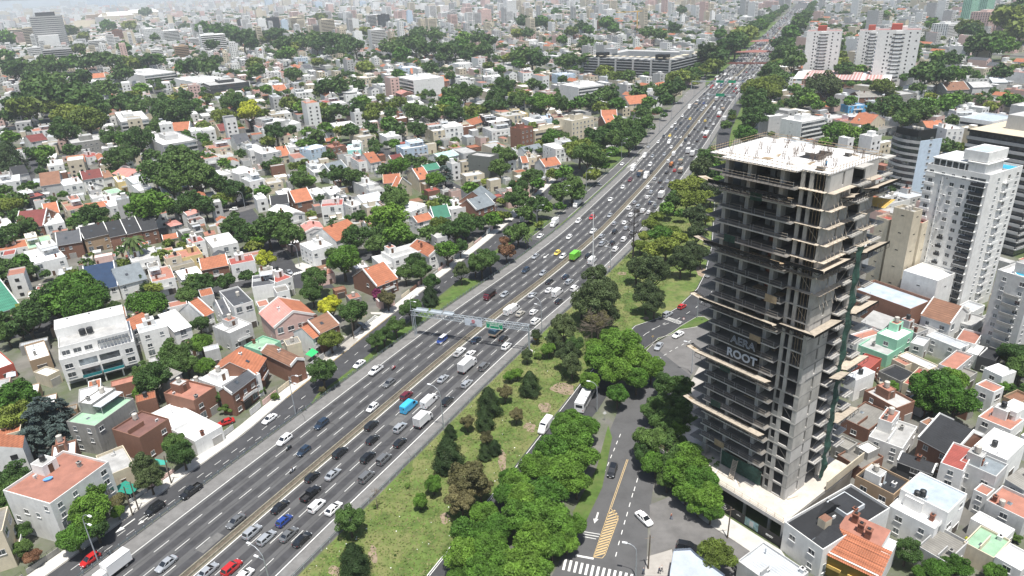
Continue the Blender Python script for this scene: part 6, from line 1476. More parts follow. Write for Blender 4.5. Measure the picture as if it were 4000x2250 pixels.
    wl = wl.mesh('wheel')
    for x_ in (X(.18), X(.81)):
        for s in (-1, 1): out.append(('wheel', wl, (x_, s * (h - .09), .32)))
    for s in (-1, 1):
        m = MB(); m.box(-.05, -.16, -.07, .05, .16, .07, HLM); out.append(('headlight', m.mesh('headlight'), (X(.975), s * h * .66, hb - .22)))
        m = MB(); m.box(-.04, -.10, -.12, .05, .10, .12, TLM); out.append(('taillight', m.mesh('taillight'), (X(.01), s * h * .72, bz - .2)))
    m = MB(); m.box(X(0) - .01, -.25, .42, X(0) + .01, .25, .54, PLM); m.box(X(1) - .02, -.25, .34, X(1) + .03, .25, .44, PLM); out.append(('number_plate', m.mesh('number_plate'), (0, 0, 0)))
    CACHE[(kind, c)] = out; return out
def truck_parts(kind, c):
    if (kind, c) in CACHE: return CACHE[(kind, c)]
    P = pm(c if c in PC else 'w'); W_ = pm('w'); out = []
    def B(nm, *boxes):
        m = MB()
        for b in boxes: m.box(*b)
        out.append((nm, m.mesh(nm), (0, 0, 0)))
    def cab(x0, x1, hw_, z1, mt, slope=.35):
        m = MB(); loft(m, [[(x0, -hw_, .45), (x0, -hw_, z1 - .1), (x0, -hw_ * .85, z1), (x0, hw_ * .85, z1), (x0, hw_, z1 - .1), (x0, hw_, .45)], [(x1 - .8, -hw_, .4), (x1 - .8, -hw_, z1 - .12), (x1 - .8, -hw_ * .85, z1 - .02), (x1 - .8, hw_ * .85, z1 - .02), (x1 - .8, hw_, z1 - .12), (x1 - .8, hw_, .4)], [(x1 - slope, -hw_ * .98, .4), (x1 - slope, -hw_ * .96, (z1 + .9) / 2 + .1), (x1 - slope, -hw_ * .8, (z1 + 1.0) / 2 + .25), (x1 - slope, hw_ * .8, (z1 + 1.0) / 2 + .25), (x1 - slope, hw_ * .96, (z1 + .9) / 2 + .1), (x1 - slope, hw_ * .98, .4)], [(x1, -hw_ * .9, .45), (x1, -hw_ * .88, 1.0), (x1, -hw_ * .7, 1.1), (x1, hw_ * .7, 1.1), (x1, hw_ * .88, 1.0), (x1, hw_ * .9, .45)]], mt)
        out.append(('cab', m.mesh('cab'), (0, 0, 0)))
        m = MB(); zz = (z1 + 1.0) / 2 + .25; m.poly([(x1 - slope + .03, -hw_ * .74, zz + .0), (x1 - slope + .03, hw_ * .74, zz + .0), (x1 - .78, hw_ * .78, z1 - .05), (x1 - .78, -hw_ * .78, z1 - .05)], CGL); out.append(('windscreen', m.mesh('windscreen'), (0, 0, 0)))
        for s in (-1, 1):
            m = MB(); q = [(x1 - 1.5, s * (hw_ + .01), z1 - .75), (x1 - .62, s * (hw_ + .01), z1 - .75), (x1 - .85, s * (hw_ + .01), z1 - .22), (x1 - 1.5, s * (hw_ + .01), z1 - .22)]; m.poly(q if s < 0 else q[::-1], CGL); out.append(('side_window', m.mesh('side_window'), (0, 0, 0)))
            m = MB(); m.box(x1 - .06, s * hw_ * .6 - .15, .7, x1 + .02, s * hw_ * .6 + .15, .88, HLM); out.append(('headlight', m.mesh('headlight'), (0, 0, 0)))
    def wheels(xs, hw_, r_):
        wl = MB(); wl.tube([(0, -.14, 0), (0, .14, 0)], [r_, r_], TYRE, 12); wl.f.append(tuple(range(12))[::-1]); wl.m.append(0)
        for s in (-.145, .145): wl.poly([(r_ * .55 * math.cos(t), s, r_ * .55 * math.sin(t)) for t in [(k * math.pi / 5) * (1 if s < 0 else -1) for k in range(10)]], RIM)
        wl = wl.mesh('wheel')
        for x_ in xs:
            for s in (-1, 1): out.append(('wheel', wl, (x_, s * (hw_ - .14), r_)))
    def tails(x, hw_, z):
        for s in (-1, 1): m = MB(); m.box(x - .03, s * (hw_ - .15) - .1, z - .12, x + .02, s * (hw_ - .15) + .1, z + .12, TLM); out.append(('taillight', m.mesh('taillight'), (0, 0, 0)))
    if kind == 'van':       # tall panel van
        m = MB(); h = 1.0
        def S(x, hw_, z0, z1): return [(x, -hw_ * .95, z0), (x, -hw_, z0 + .2), (x, -hw_ * .95, z1 - .25), (x, -hw_ * .82, z1), (x, hw_ * .82, z1), (x, hw_ * .95, z1 - .25), (x, hw_, z0 + .2), (x, hw_ * .95, z0)]
        loft(m, [S(-2.95, h * .96, .35, 2.38), S(-2.8, h, .28, 2.5), S(0, h, .28, 2.52), S(1.2, h, .28, 2.48), S(2.0, h * .97, .3, 1.75), S(2.2, h * .97, .3, 1.3), S(2.85, h * .9, .3, 1.05), S(3.0, h * .8, .4, .8)], P); out.append(('body', m.mesh('body'), (0, 0, 0)))
        m = MB(); m.poly([(2.06, -.78, 1.66), (2.06, .78, 1.66), (1.28, .74, 2.44), (1.28, -.74, 2.44)], CGL); out.append(('windscreen', m.mesh('windscreen'), (0, 0, 0)))
        for s in (-1, 1):
            m = MB(); q = [(.75, s * 1.0, 1.4), (1.95, s * .99, 1.4), (1.45, s * .985, 2.05), (.75, s * .985, 2.1)]; m.poly(q if s < 0 else q[::-1], CGL); out.append(('side_window', m.mesh('side_window'), (0, 0, 0)))
            m = MB(); m.box(-.06, -.14, -.1, .05, .14, .1, HLM); out.append(('headlight', m.mesh('headlight'), (2.93, s * .68, .85)))
            m = MB(); m.box(-2.98, s * .08 - .02, .5, -2.955, s * .08 + .02, 2.2, BMP) if s > 0 else m.box(-2.975, -.6, 1.5, -2.955, -.2, 1.9, CGL); out.append(('rear_door_seam', m.mesh('rear_door_seam'), (0, 0, 0)))
        tails(-2.96, 1.0, 1.0); wheels((-1.9, 1.95), 1.0, .34)
    elif kind in ('box', 'bigbox'):
        k_ = 1.0 if kind == 'box' else 1.25; cc = P if c == 'G' else W_
        B('cargo_box', (-3.1 * k_, -1.12, .95, 1.0 * k_, 1.12, 3.25 * (.9 + .1 * k_), cc)); B('roof_rim', (-3.14 * k_, -1.15, 3.25 * (.9 + .1 * k_) + .002, 1.02 * k_, 1.15, 3.25 * (.9 + .1 * k_) + .05, FRAME if c != 'G' else P)); B('chassis', (-3.0 * k_, -.5, .55, 1.2 * k_, .5, .94, BMP), (-3.15 * k_, -1.0, .5, -3.0 * k_, 1.0, .62, BMP))
        B('rear_door', (-3.1 * k_ - .02, -1.0, 1.05, -3.1 * k_ - .002, -.02, 3.1, cc if c == 'G' else mat('door grey', (.6, .6, .6), .6)), (-3.1 * k_ - .02, .02, 1.05, -3.1 * k_ - .002, 1.0, 3.1, cc if c == 'G' else MAT['door grey']))
        cab(1.1 * k_, 3.1 * k_, 1.0, 2.3 * (.8 + .2 * k_), P if c in 'Gwm' else W_); wheels((-2.0 * k_, 2.1 * k_), 1.05, .4 * k_); tails(-3.13 * k_, 1.1, .8)
    elif kind == 'tarp':
        TB = mat('blue tarpaulin', (.035, .07, .11), .7, noise=.12, scale=1.5)
        B('cargo_bed', (-3.6, -1.2, 1.0, 1.6, 1.2, 1.7, mat('cream truck side', (.50, .42, .32), .8, noise=.1, stain=.4))); m = MB(); loft(m, [[(x_, -1.22, 1.7), (x_, -1.2, 2.7), (x_, -.7, 3.05), (x_, .7, 3.05), (x_, 1.2, 2.7), (x_, 1.22, 1.7)] for x_ in (-3.62, -1.8, 0, 1.62)], TB); out.append(('tarpaulin', m.mesh('tarpaulin'), (0, 0, 0)))
        B('chassis', (-3.5, -.5, .55, 1.7, .5, .98, BMP)); cab(1.75, 3.6, 1.1, 2.6, P); wheels((-2.4, -1.4, 2.7), 1.1, .48); tails(-3.64, 1.15, 1.1)
    elif kind == 'tipper':
        B('cargo_bed', (-3.4, -1.2, 1.1, 1.2, 1.2, 2.6, mat('grey truck body', (.25, .24, .22), .8, noise=.1, stain=.4), mat('load', (.35, .26, .18), .9, noise=.2, scale=2))); B('chassis', (-3.3, -.5, .55, 1.4, .5, 1.08, BMP)); cab(1.4, 3.4, 1.15, 2.7, P); wheels((-2.3, -1.2, 2.4), 1.15, .48); tails(-3.43, 1.1, 1.0)
    elif kind == 'tanker':
        m = MB(); m.tube([(-3.0, 0, 2.0), (1.2, 0, 2.0)], [.85, .85], mat('orange tank', (.55, .22, .08), .5), 14); m.f.append(tuple(range(14))[::-1]); m.m.append(0); out.append(('tank', m.mesh('tank'), (0, 0, 0))); B('chassis', (-3.2, -1.0, .7, 1.4, 1.0, 1.1, BMP)); cab(1.4, 3.3, 1.1, 2.5, pm('g')); wheels((-2.2, 2.3), 1.1, .45); tails(-3.23, 1.0, .9)
    elif kind == 'bus':
        lo = P; m = MB(); m.box(-5.6, -1.27, .35, 5.6, 1.27, 1.5, lo); m.box(-5.6, -1.27, 1.5, 5.6, 1.27, 3.1, pm('w')); out.append(('body', m.mesh('body'), (0, 0, 0)))
        for s in (-1, 1):
            for k in range(7): B('side_window', (-5.1 + 1.45 * k, min(s * 1.265, s * 1.29), 1.6, -3.85 + 1.45 * k, max(s * 1.265, s * 1.29), 2.5, CGL))
        B('windscreen', (5.59, -1.1, 1.3, 5.63, 1.1, 2.6, CGL)); B('rear_window', (-5.63, -.9, 1.7, -5.59, .9, 2.5, CGL)); B('roof_hatch', (-2, -.5, 3.1, 0, .5, 3.3, FRAME), (2.2, -.3, 3.1, 2.9, .3, 3.22, BMP)); wheels((-3.4, 3.6), 1.27, .5); tails(-5.63, 1.2, 1.0)
    elif kind == 'pickup':
        m = MB(); h = .92
        def S(x, hw_, z0, z1): return [(x, -hw_ * .95, z0), (x, -hw_, z0 + .2), (x, -hw_, z1 - .08), (x, -hw_ * .94, z1), (x, hw_ * .94, z1), (x, hw_, z1 - .08), (x, hw_, z0 + .2), (x, hw_ * .95, z0)]
        loft(m, [S(-.75, h, .45, 1.12), S(-.7, h, .4, 1.14), S(1.2, h, .4, 1.12), S(2.3, h * .97, .4, 1.06), S(2.6, h * .85, .5, .85)], P)
        m.box(-2.6, -h, .5, -.76, -h + .09, 1.14, P); m.box(-2.6, h - .09, .5, -.76, h, 1.14, P); m.box(-2.66, -h, .5, -2.6, h, 1.14, P); m.box(-2.6, -h + .09, .5, -.76, h - .09, .7, BMP)
        m.box(-.72, -.72, 1.12, .75, .72, 1.78, P); m.poly([(1.35, -.8, 1.12), (1.35, .8, 1.12), (.75, .68, 1.78), (.75, -.68, 1.78)], P)
        for s in (-1, 1): q = [(-.72, s * .82, 1.12), (1.35, s * .8, 1.12), (.75, s * .70, 1.78), (-.68, s * .70, 1.78)]; m.poly(q if s < 0 else q[::-1], P)
        out.append(('body', m.mesh('body'), (0, 0, 0))); m = MB(); m.poly([(1.3, -.72, 1.2), (1.3, .72, 1.2), (.82, .64, 1.74), (.82, -.64, 1.74)], CGL); out.append(('windscreen', m.mesh('windscreen'), (.02, 0, .01)))
        for s in (-1, 1):
            for a, b in ((-.6, .05), (.12, .95)): m = MB(); q = [(a, s * .815, 1.2), (b, s * .81, 1.2), (min(b, .7), s * .735, 1.68), (a + .03, s * .735, 1.68)]; m.poly(q if s < 0 else q[::-1], CGL); out.append(('side_window', m.mesh('side_window'), (0, s * .012, 0)))
        for s in (-1, 1): m = MB(); m.box(2.5, s * .62 - .15, .78, 2.6, s * .62 + .15, .95, HLM); out.append(('headlight', m.mesh('headlight'), (0, 0, 0)))
        tails(-2.67, .9, .95); wheels((-1.65, 1.65), .92, .38)
    CACHE[(kind, c)] = out; return out
KN = {'hatch': 'hatchback', 'sedan': 'sedan', 'suv': 'sport utility car', 'wagon': 'estate car', 'kango': 'small van', 'coupe': 'fastback car', 'van': 'panel van', 'box': 'box truck', 'bigbox': 'large box truck', 'tarp': 'tarpaulin truck', 'tipper': 'tipper truck', 'tanker': 'tank truck', 'bus': 'bus', 'pickup': 'pickup truck'}
NM = {'hatch': 'car', 'sedan': 'car', 'suv': 'car', 'wagon': 'car', 'kango': 'van', 'coupe': 'car', 'van': 'van', 'box': 'truck', 'bigbox': 'truck', 'tarp': 'truck', 'tipper': 'truck', 'tanker': 'truck', 'bus': 'bus', 'pickup': 'pickup_truck'}
ONE = {}
def one_mesh(kind, c):                       # the whole vehicle as one light mesh, for copies too small to show parts
    if (kind, c) in ONE: return ONE[(kind, c)]
    m = MB()
    for nm, me, loc in (car_parts if kind in CARS else truck_parts)(kind, c):
        if nm in ('number_plate', 'rear_door_seam'): continue
        n = len(m.v); m.v += [(v.co.x + loc[0], v.co.y + loc[1], v.co.z + loc[2]) for v in me.vertices]
        for p in me.polygons: m.f.append(tuple(n + i for i in p.vertices)); m.m.append(m.mi(me.materials[p.material_index]))
    ONE[(kind, c)] = m.mesh(NM[kind]); return ONE[(kind, c)]
CARN = 0; VEH = []
def vehicle(x, y, ang, kind, c, label=None, z=.075, parts=None):
    global CARN
    d = math.hypot(x, y); px, py = pr(x, y, 1); grp = 'vehicles on the highway and the streets'
    VEH.append((x, y)); CARN += 1
    if parts is None: parts = d < 345
    if parts:
        r = empty(NM[kind], (x, y, z), ang)
        for nm, me, loc in (car_parts if kind in CARS else truck_parts)(kind, c): put(me, nm, r, loc)
    else: r = put(one_mesh(kind, c), NM[kind], None, (x, y, z), ang)
    if label: tag(r, label, NM[kind].replace('_', ' '), grp)
    else:
        o, s = hoff(x, y); side = 'oncoming' if o < 0 else 'departing'
        if abs(o) > 20: side = 'side road'
        later(r, '%s %s %s' % (side, PC[c][1] if c in PC else 'white', KN[kind]), px, py, NM[kind].replace('_', ' '), grp)
    return r
VD = """
0 3 1555 770 suv k
0 3 1920 600 pickup k
0 3 905 1280 hatch r
0 3 1080 1375 bigbox w
0 3 2370 895 sedan g
0 3 1670 1325 sedan s
0 3 2535 1005 suv s
0 3 2090 1395 sedan s
0 3 2330 1365 suv r
0 3 2460 1440 hatch w
1 3 285 80 suv w
1 3 478 190 hatch n
1 3 845 208 suv k
1 3 1172 75 hatch k
1 3 1447 105 hatch k
1 3 1125 254 suv k
1 3 1285 274 kango g
1 3 772 424 sedan s
1 3 565 450 hatch k
1 3 1110 452 kango g
1 3 550 622 pickup k
1 3 612 744 kango w
1 3 780 768 coupe w
1 3 242 750 sedan k
1 3 283 890 hatch b
1 3 105 1062 wagon s
1 3 328 1028 sedan g
1 3 463 1078 sedan k
1 2 135 1312 sedan w
1 2 1037 760 sedan w
1 2 1203 828 pickup w
1 2 1338 950 coupe g
1 2 1170 1198 hatch w
1 2 658 1365 suv n
1 2 1868 522 kango b|white and blue striped small police style van on the left carriageway near the gantry shadow
1 2 1513 1078 suv m
1 2 1537 1185 van c|sky blue panel van beside the tall white van on the right carriageway
1 2 1738 1137 van w
1 2 1685 1327 box w
1 2 1922 1135 suv k
1 2 1440 1398 suv s
1 2 1160 1378 suv k
1 2 1880 908 sedan s
1 2 2130 780 bigbox w
1 2 2292 788 kango g
1 2 2120 957 wagon s
1 2 2047 643 pickup w
1 2 2155 658 sedan w
1 2 2225 520 sedan n
1 2 2430 435 tarp n|truck with a dark blue tarpaulin just past the green gantry sign
1 2 2490 502 hatch k
1 2 2520 583 suv w
1 2 2350 72 box m|maroon pickup carrying a dark wooden camper box near the left guardrail
1 2 2500 62 hatch s
1 2 2270 348 pickup k
1 2 2550 222 van w
1 2 1070 385 suv g
2 2 25 208 van w
2 2 85 253 sedan e
2 2 220 238 hatch w
2 2 250 333 suv w
2 2 473 128 hatch k
2 2 207 67 sedan s
2 2 375 17 sedan w
2 2 455 42 van w
2 2 640 6 kango w
2 1 235 1127 sedan s
2 1 137 1268 suv n
2 1 310 1298 hatch s
2 1 455 1092 hatch y
2 1 510 1127 hatch w
2 1 640 1130 bigbox G|bright green box truck close to the median of the highway
2 1 575 933 hatch w
2 1 817 878 pickup w
2 1 668 772 suv w
2 1 803 737 suv r
2 1 985 714 sedan s
2 1 993 555 sedan w
2 1 1115 432 hatch w
2 1 1188 360 suv m
2 1 1218 252 box w
2 1 1283 308 tipper n
2 1 1348 325 box w
2 1 1400 277 sedan k
2 1 1390 207 kango w
2 1 1413 120 sedan s
2 1 1332 117 van w
2 1 1525 102 sedan s
2 1 1602 32 hatch w
2 1 283 924 sedan w
2 1 425 803 box w
2 1 655 605 bigbox w
2 1 862 405 suv g
2 1 1108 199 sedan w
2 1 1370 24 sedan s
2 1 770 1122 suv k
2 1 808 1168 van w
2 1 543 1330 hatch n
2 1 378 1377 sedan k
2 1 575 1384 suv s
2 1 905 1002 suv s
2 1 1008 990 hatch k
2 1 1040 1058 kango w
2 1 903 924 wagon s
2 1 1123 960 kango w
2 1 1035 879 suv k
2 1 1148 842 hatch s
2 1 1210 887 sedan g
2 1 1030 797 hatch s
2 1 1133 787 sedan w
2 1 1198 712 suv w
2 1 1178 642 suv w
2 1 1270 630 kango s
2 1 1315 672 pickup w
2 1 1375 684 hatch w
2 1 1250 587 hatch s
2 1 1365 532 hatch w
2 1 1445 624 suv g
2 1 1393 589 hatch n
2 1 1403 484 suv s
2 1 1370 437 suv w
2 1 1505 518 bigbox w
2 1 1505 447 pickup g
2 1 1437 347 sedan s
2 1 1492 377 hatch k
2 1 1563 372 sedan s
2 1 1620 380 suv s
2 1 1685 272 tipper w
2 1 1636 264 hatch r
2 1 1557 282 sedan k
2 1 1603 214 tanker g
2 1 1686 182 tipper p
2 1 1570 174 kango w
2 1 1622 97 van w
2 1 1755 72 bigbox w
2 1 1805 102 box w
2 1 1700 12 sedan w
2 0 1513 1367 sedan k
2 0 1587 1363 hatch y
2 0 1470 1428 hatch w
2 0 1577 1428 van w
2 0 1608 1274 suv w
2 0 1643 1238 sedan w
2 0 1695 1242 hatch k
2 0 1648 1297 sedan n
2 0 1773 1274 sedan n
2 0 1740 1312 sedan g
2 0 1716 1167 hatch w
2 0 1749 1180 sedan g
2 0 1790 1194 hatch y
2 0 1785 1082 bigbox w
2 0 1848 1069 tipper g
2 0 1867 1102 hatch n
2 0 1888 1037 suv n
2 0 1928 1037 hatch b
2 0 1908 1107 sedan s
2 0 1953 1062 sedan w
2 0 1980 992 sedan w
2 0 1867 1010 sedan w
2 0 1925 1090 suv s
2 0 1932 990 sedan s
2 0 1941 945 sedan k
2 0 1975 945 hatch w
2 0 1875 1230 kango w
2 0 1940 1214 hatch y
2 0 1940 1358 bus r|red and white city bus leaving along the right shoulder lane, nearer of the two
2 0 1945 1279 suv k
2 0 1838 1294 hatch k
2 0 1864 1314 sedan g
2 0 1990 1217 suv s
2 0 2020 1247 sedan w
2 0 1970 1172 sedan g
2 0 2082 1156 bus r|red and white city bus in the right lane, farther of the two
2 0 2138 1200 bigbox w
2 0 2035 1090 van w
2 0 2055 1003 bigbox w
2 0 2003 1082 hatch g
2 0 1975 1120 sedan k
2 0 2027 1057 sedan n
2 0 2080 1100 suv w
2 0 2120 1107 tipper g
2 0 2112 1057 sedan w
2 0 2115 1007 hatch k
2 0 2145 1010 suv s
2 0 2205 1005 sedan w
2 0 2188 969 sedan w
2 0 2147 964 suv k
2 0 2232 919 hatch r
2 0 2262 930 sedan m
2 0 2280 905 suv w
2 0 1900 1332 sedan w
2 0 1780 1362 hatch k
2 0 1742 1407 suv n
2 0 1862 1414 hatch k
2 0 1775 1440 sedan w
"""
LANES = (-13.6, -9.95, -6.3, -2.7, 3.0, 6.7, 10.5, 14.2)
for ln in VD.strip().split('\n'):
    lab = None
    if '|' in ln: ln, lab = ln.split('|')
    t = ln.split(); X, Y = G(int(t[0]), int(t[1]), float(t[2]), float(t[3]), 1.0 if t[4] in ('bigbox', 'box', 'van', 'bus', 'tarp') else .7); o, s = hoff(X, Y)
    if abs(o) < 17: l = min(LANES, key=lambda v: abs(v - o)); o = l + max(-.6, min(.6, o - l))
    x, y, a = hw(s, o)
    if t[5] == 'g' and t[4] == 'suv' and o < -20: a += 1.3; x, y = X, Y
    r = vehicle(x, y, a + (math.pi if o < 0 else 0), t[4], t[5], lab, .075)
    if lab and 'police' in lab:
        m = MB(); m.box(-2.1, -.6, 1.85, .6, .6, 1.87, pm('w')); m.build('roof_panel', r); m = MB(); m.box(1.0, -.93, .3, 2.1, .93, .75, pm('w')); m.build('front_panel', r)
    if lab and 'camper' in lab:
        for ch in list(r.children):
            if ch.name.startswith(('cargo_box', 'roof_rim', 'rear_door')): bpy.data.objects.remove(ch)
        DW = mat('dark red wood', (.10, .035, .025), .7, noise=.1); m = MB(); m.box(-2.6, -1.0, .9, 1.3, 1.0, 2.3, DW); m.build('camper_box', r); m = MB(); m.box(-2.8, -1.2, 2.3, 2.0, 1.2, 2.5, BMP); m.build('camper_roof', r)
# cars on the other roads: picture point, heading as a picture direction
for (i, j, x, y, dx, dy, kind, c, lab) in ((2,2,1710,182,70,-45,'hatch','r','red hatchback driving up the park road behind the silver one'),(2,2,1562,262,70,-40,'suv','s','silver sport utility car at the hatched crossing of the park road'),(2,2,1670,465,-90,50,'sedan','w','white sedan rounding the traffic island by its guardrail'),(2,2,1475,582,-60,80,'sedan','s','silver sedan rounding the traffic island nearest the avenue trees'),(2,2,735,1125,60,-110,'bus','w','white city bus half hidden under the street trees beside the park'),(2,2,335,1390,-60,80,'van','w','white van on the park road peeking from the leafy trees'),(2,3,1008,390,-30,90,'suv','k','black sport utility car coming down the avenue beside the yellow line'),(2,3,1328,868,90,85,'sedan','w','white sedan turning across the avenue at the striped island'),(2,3,1765,1158,100,20,'suv','k','black car turning into the side street above the pale blue corner shop'),(2,1,1970,1310,-20,60,'sedan','g','grey car on the park road left of the tower, in tree shade'),
    (0,1,2350,655,-100,8,'suv','w','white sport utility car at the far crossing left of the street trees'),(1,1,335,1285,60,50,'sedan','s','silver sedan stopped at the crossing near the yellow leaved tree'),(1,1,2410,835,90,-10,'sedan','k','black car parked at the slate gabled row'),(0,2,1700,222,-90,20,'coupe','w','white car parked behind the orange roofed houses left of the picture'),(0,2,2270,1345,-90,30,'sedan','r','bright red car parked behind the green fence beside the frontage road'),(2,1,105,755,20,-60,'van','w','white van parked on the tree shaded side street left of the ramp'),(2,1,40,300,70,20,'sedan','w','white car parked between the trees at the far side street'),(2,1,520,345,60,-50,'sedan','k','black car parked under the trees left of the ramp'),(3,2,1130,930,40,60,'kango','e','beige van under the black shade canopy behind the salmon terrace'),(3,2,1880,140,80,10,'sedan','s','silver car parked by the white balcony tower'),(3,2,1960,150,80,10,'sedan','k','dark car parked by the white balcony tower'),(2,3,2310,1400,60,60,'hatch','g','dark car in the side street under the round hedge tree'),(2,0,2300,990,-20,60,'sedan','k','black car on the curved slip road right of the highway'),(3,0,120,990,-10,60,'sedan','g','grey car on the tree lined street right of the highway'),(2,0,1425,1030,50,10,'hatch','g','grey car at the level crossing near the railway'),(2,0,1435,1100,10,40,'suv','n','dark car waiting near the level crossing')):
    X, Y = G(i, j, x, y, .7); X2, Y2 = G(i, j, x + dx, y + dy, .7); vehicle(X, Y, math.atan2(Y2 - Y, X2 - X), kind, c, lab, .09, parts=Y < 420)
# the jam farther up the highway: one vehicle every few metres in every lane
rv = random.Random(11); pool = [('hatch', 24), ('sedan', 26), ('suv', 20), ('kango', 8), ('van', 5), ('wagon', 5), ('box', 4), ('bigbox', 3), ('bus', 1), ('pickup', 5)]; kp = [k for k, n_ in pool for _ in range(n_)]; cp = 'wwwwwwwwwssssssggggkkkkkknnrmeb'
jam = MB(); far_list = []
for o in LANES + (-17.5, 17.6):
    s = 648 + rv.uniform(0, 9)
    if o == 17.6: s = 700
    while s < 2050:
        k_ = rv.choice(kp); c = rv.choice(cp); 
        if k_ in ('van', 'box', 'bigbox'): c = 'w'
        if k_ == 'bus': c = 'r'
        x, y, a = hw(s, o + rv.uniform(-.35, .35)); far_list.append((s, x, y, a + (math.pi if o < 0 else 0), k_, c)); s += {'bus': 14, 'bigbox': 11, 'box': 9}.get(k_, 6.3) + rv.expovariate(1 / (4.2 if s > 760 else 7.0))
far_list.sort()
for n_, (s, x, y, a, k_, c) in enumerate(far_list):
    if CARN < 300: vehicle(x, y, a, k_, c, None, .07, parts=False)
    else:
        L, W_, Hh = (5.8, 2.0, 2.6) if k_ in ('van', 'box', 'bigbox', 'bus') else (4.3, 1.76, 1.5); ca, sa = math.cos(a), math.sin(a); P = pm(c); f = lambda u, v, z: (x + ca * u - sa * v, y + sa * u + ca * v, z)
        h = W_ / 2
        for (x0, x1, h0, z0, x2, x3, h1, z1, mt) in ((-L / 2, L / 2, h, .3, -L / 2, L / 2, h, Hh * .6, P), (-L * .42, L * .25, h * .9, Hh * .6, -L * .3, L * .1, h * .75, Hh - .05, CGL), (-L * .3, L * .1, h * .75, Hh - .05, -L * .28, L * .08, h * .7, Hh, P)) if L < 5 else ((-L / 2, L / 2, h, .4, -L / 2, L / 2, h, Hh, P), (L / 2 - 1, L / 2 + .02, h * .9, Hh * .6, L / 2 - 1, L / 2 + .02, h * .8, Hh * .9, CGL)):
            q = [f(x0, -h0, z0), f(x1, -h0, z0), f(x1, h0, z0), f(x0, h0, z0)]; t_ = [f(x2, -h1, z1), f(x3, -h1, z1), f(x3, h1, z1), f(x2, h1, z1)]
            for e in range(4): e2 = (e + 1) % 4; jam.poly([q[e], q[e2], t_[e2], t_[e]], mt)
            jam.poly(t_, mt)
tag(jam.build('distant_traffic'), 'dense mass of distant cars filling the far end of the highway', 'traffic', kind='stuff')
# ------------------------------------------------------------------ motorcycles and people
def person_mesh(name, joints, edges, radii):
    me = bpy.data.meshes.new(name); me.from_pydata(joints, edges, []); o = bpy.data.objects.new(name, me); COL.objects.link(o)
    md = o.modifiers.new('skin', 'SKIN'); md.use_smooth_shade = True
    for k, v in enumerate(me.skin_vertices[0].data): v.radius = (radii[k], radii[k] * .85); v.use_root = (k == 0)
    s_ = o.modifiers.new('sub', 'SUBSURF'); s_.levels = 1; s_.render_levels = 1
    return o
def cloth(name, shirt, trousers, hair=(.03, .02, .015), helmet=False):
    m_ = bpy.data.materials.new(name); m_.use_nodes = True; t = m_.node_tree; N = t.nodes; tc = N.new('ShaderNodeTexCoord'); sp = N.new('ShaderNodeSeparateXYZ'); t.links.new(tc.outputs['Object'], sp.inputs[0])
    cr2 = N.new('ShaderNodeValToRGB'); mr = N.new('ShaderNodeMapRange'); mr.inputs[1].default_value = 0; mr.inputs[2].default_value = 1.8; t.links.new(sp.outputs[2], mr.inputs[0]); t.links.new(mr.outputs[0], cr2.inputs[0]); cr2.color_ramp.interpolation = 'CONSTANT'
    e = cr2.color_ramp.elements; e[0].position = 0; e[0].color = (.03, .03, .03, 1); e[1].position = .04; e[1].color = (*trousers, 1)
    for p_, c_ in ((.54, shirt), (.82, (.45, .28, .2)), (.93, hair)): q = e.new(p_); q.color = (*c_, 1)
    t.links.new(cr2.outputs[0], N['Principled BSDF'].inputs['Base Color']); N['Principled BSDF'].inputs['Roughness'].default_value = .8; return m_
WJ = [(0, 0, .95), (0, 0, 1.2), (0, 0, 1.42), (0, 0, 1.55), (.02, 0, 1.68), (0, .1, .88), (.12, .11, .5), (.02, .11, .08), (.14, .11, .04), (0, -.1, .88), (-.1, -.11, .5), (-.28, -.11, .12), (-.18, -.11, .05), (0, .2, 1.4), (-.05, .26, 1.12), (.08, .27, .9), (0, -.2, 1.4), (.06, -.26, 1.12), (.18, -.25, .92)]
WE = [(0, 1), (1, 2), (2, 3), (3, 4), (0, 5), (5, 6), (6, 7), (7, 8), (0, 9), (9, 10), (10, 11), (11, 12), (2, 13), (13, 14), (14, 15), (2, 16), (16, 17), (17, 18)]
WR = [.14, .14, .13, .06, .11, .1, .07, .05, .045, .1, .07, .05, .045, .07, .05, .035, .07, .05, .035]
RJ = [(-.15, 0, .85), (-.05, 0, 1.1), (.08, 0, 1.32), (.14, 0, 1.45), (.18, 0, 1.58), (-.1, .12, .82), (.28, .2, .72), (.12, .18, .36), (.25, .18, .3), (-.1, -.12, .82), (.28, -.2, .72), (.12, -.18, .36), (.25, -.18, .3), (.08, .2, 1.3), (.25, .28, 1.1), (.48, .28, 1.08), (.08, -.2, 1.3), (.25, -.28, 1.1), (.48, -.28, 1.08)]
def person(x, y, z, ang, shirt, trousers, label, riding=False, hair=(.03, .02, .015)):
    o = person_mesh('person', RJ if riding else WJ, WE, WR); o.data.materials.append(cloth('clothes', shirt, trousers, hair)); o.location = (x, y, z); o.rotation_euler = (0, 0, ang); return tag(o, label, 'person', 'people')
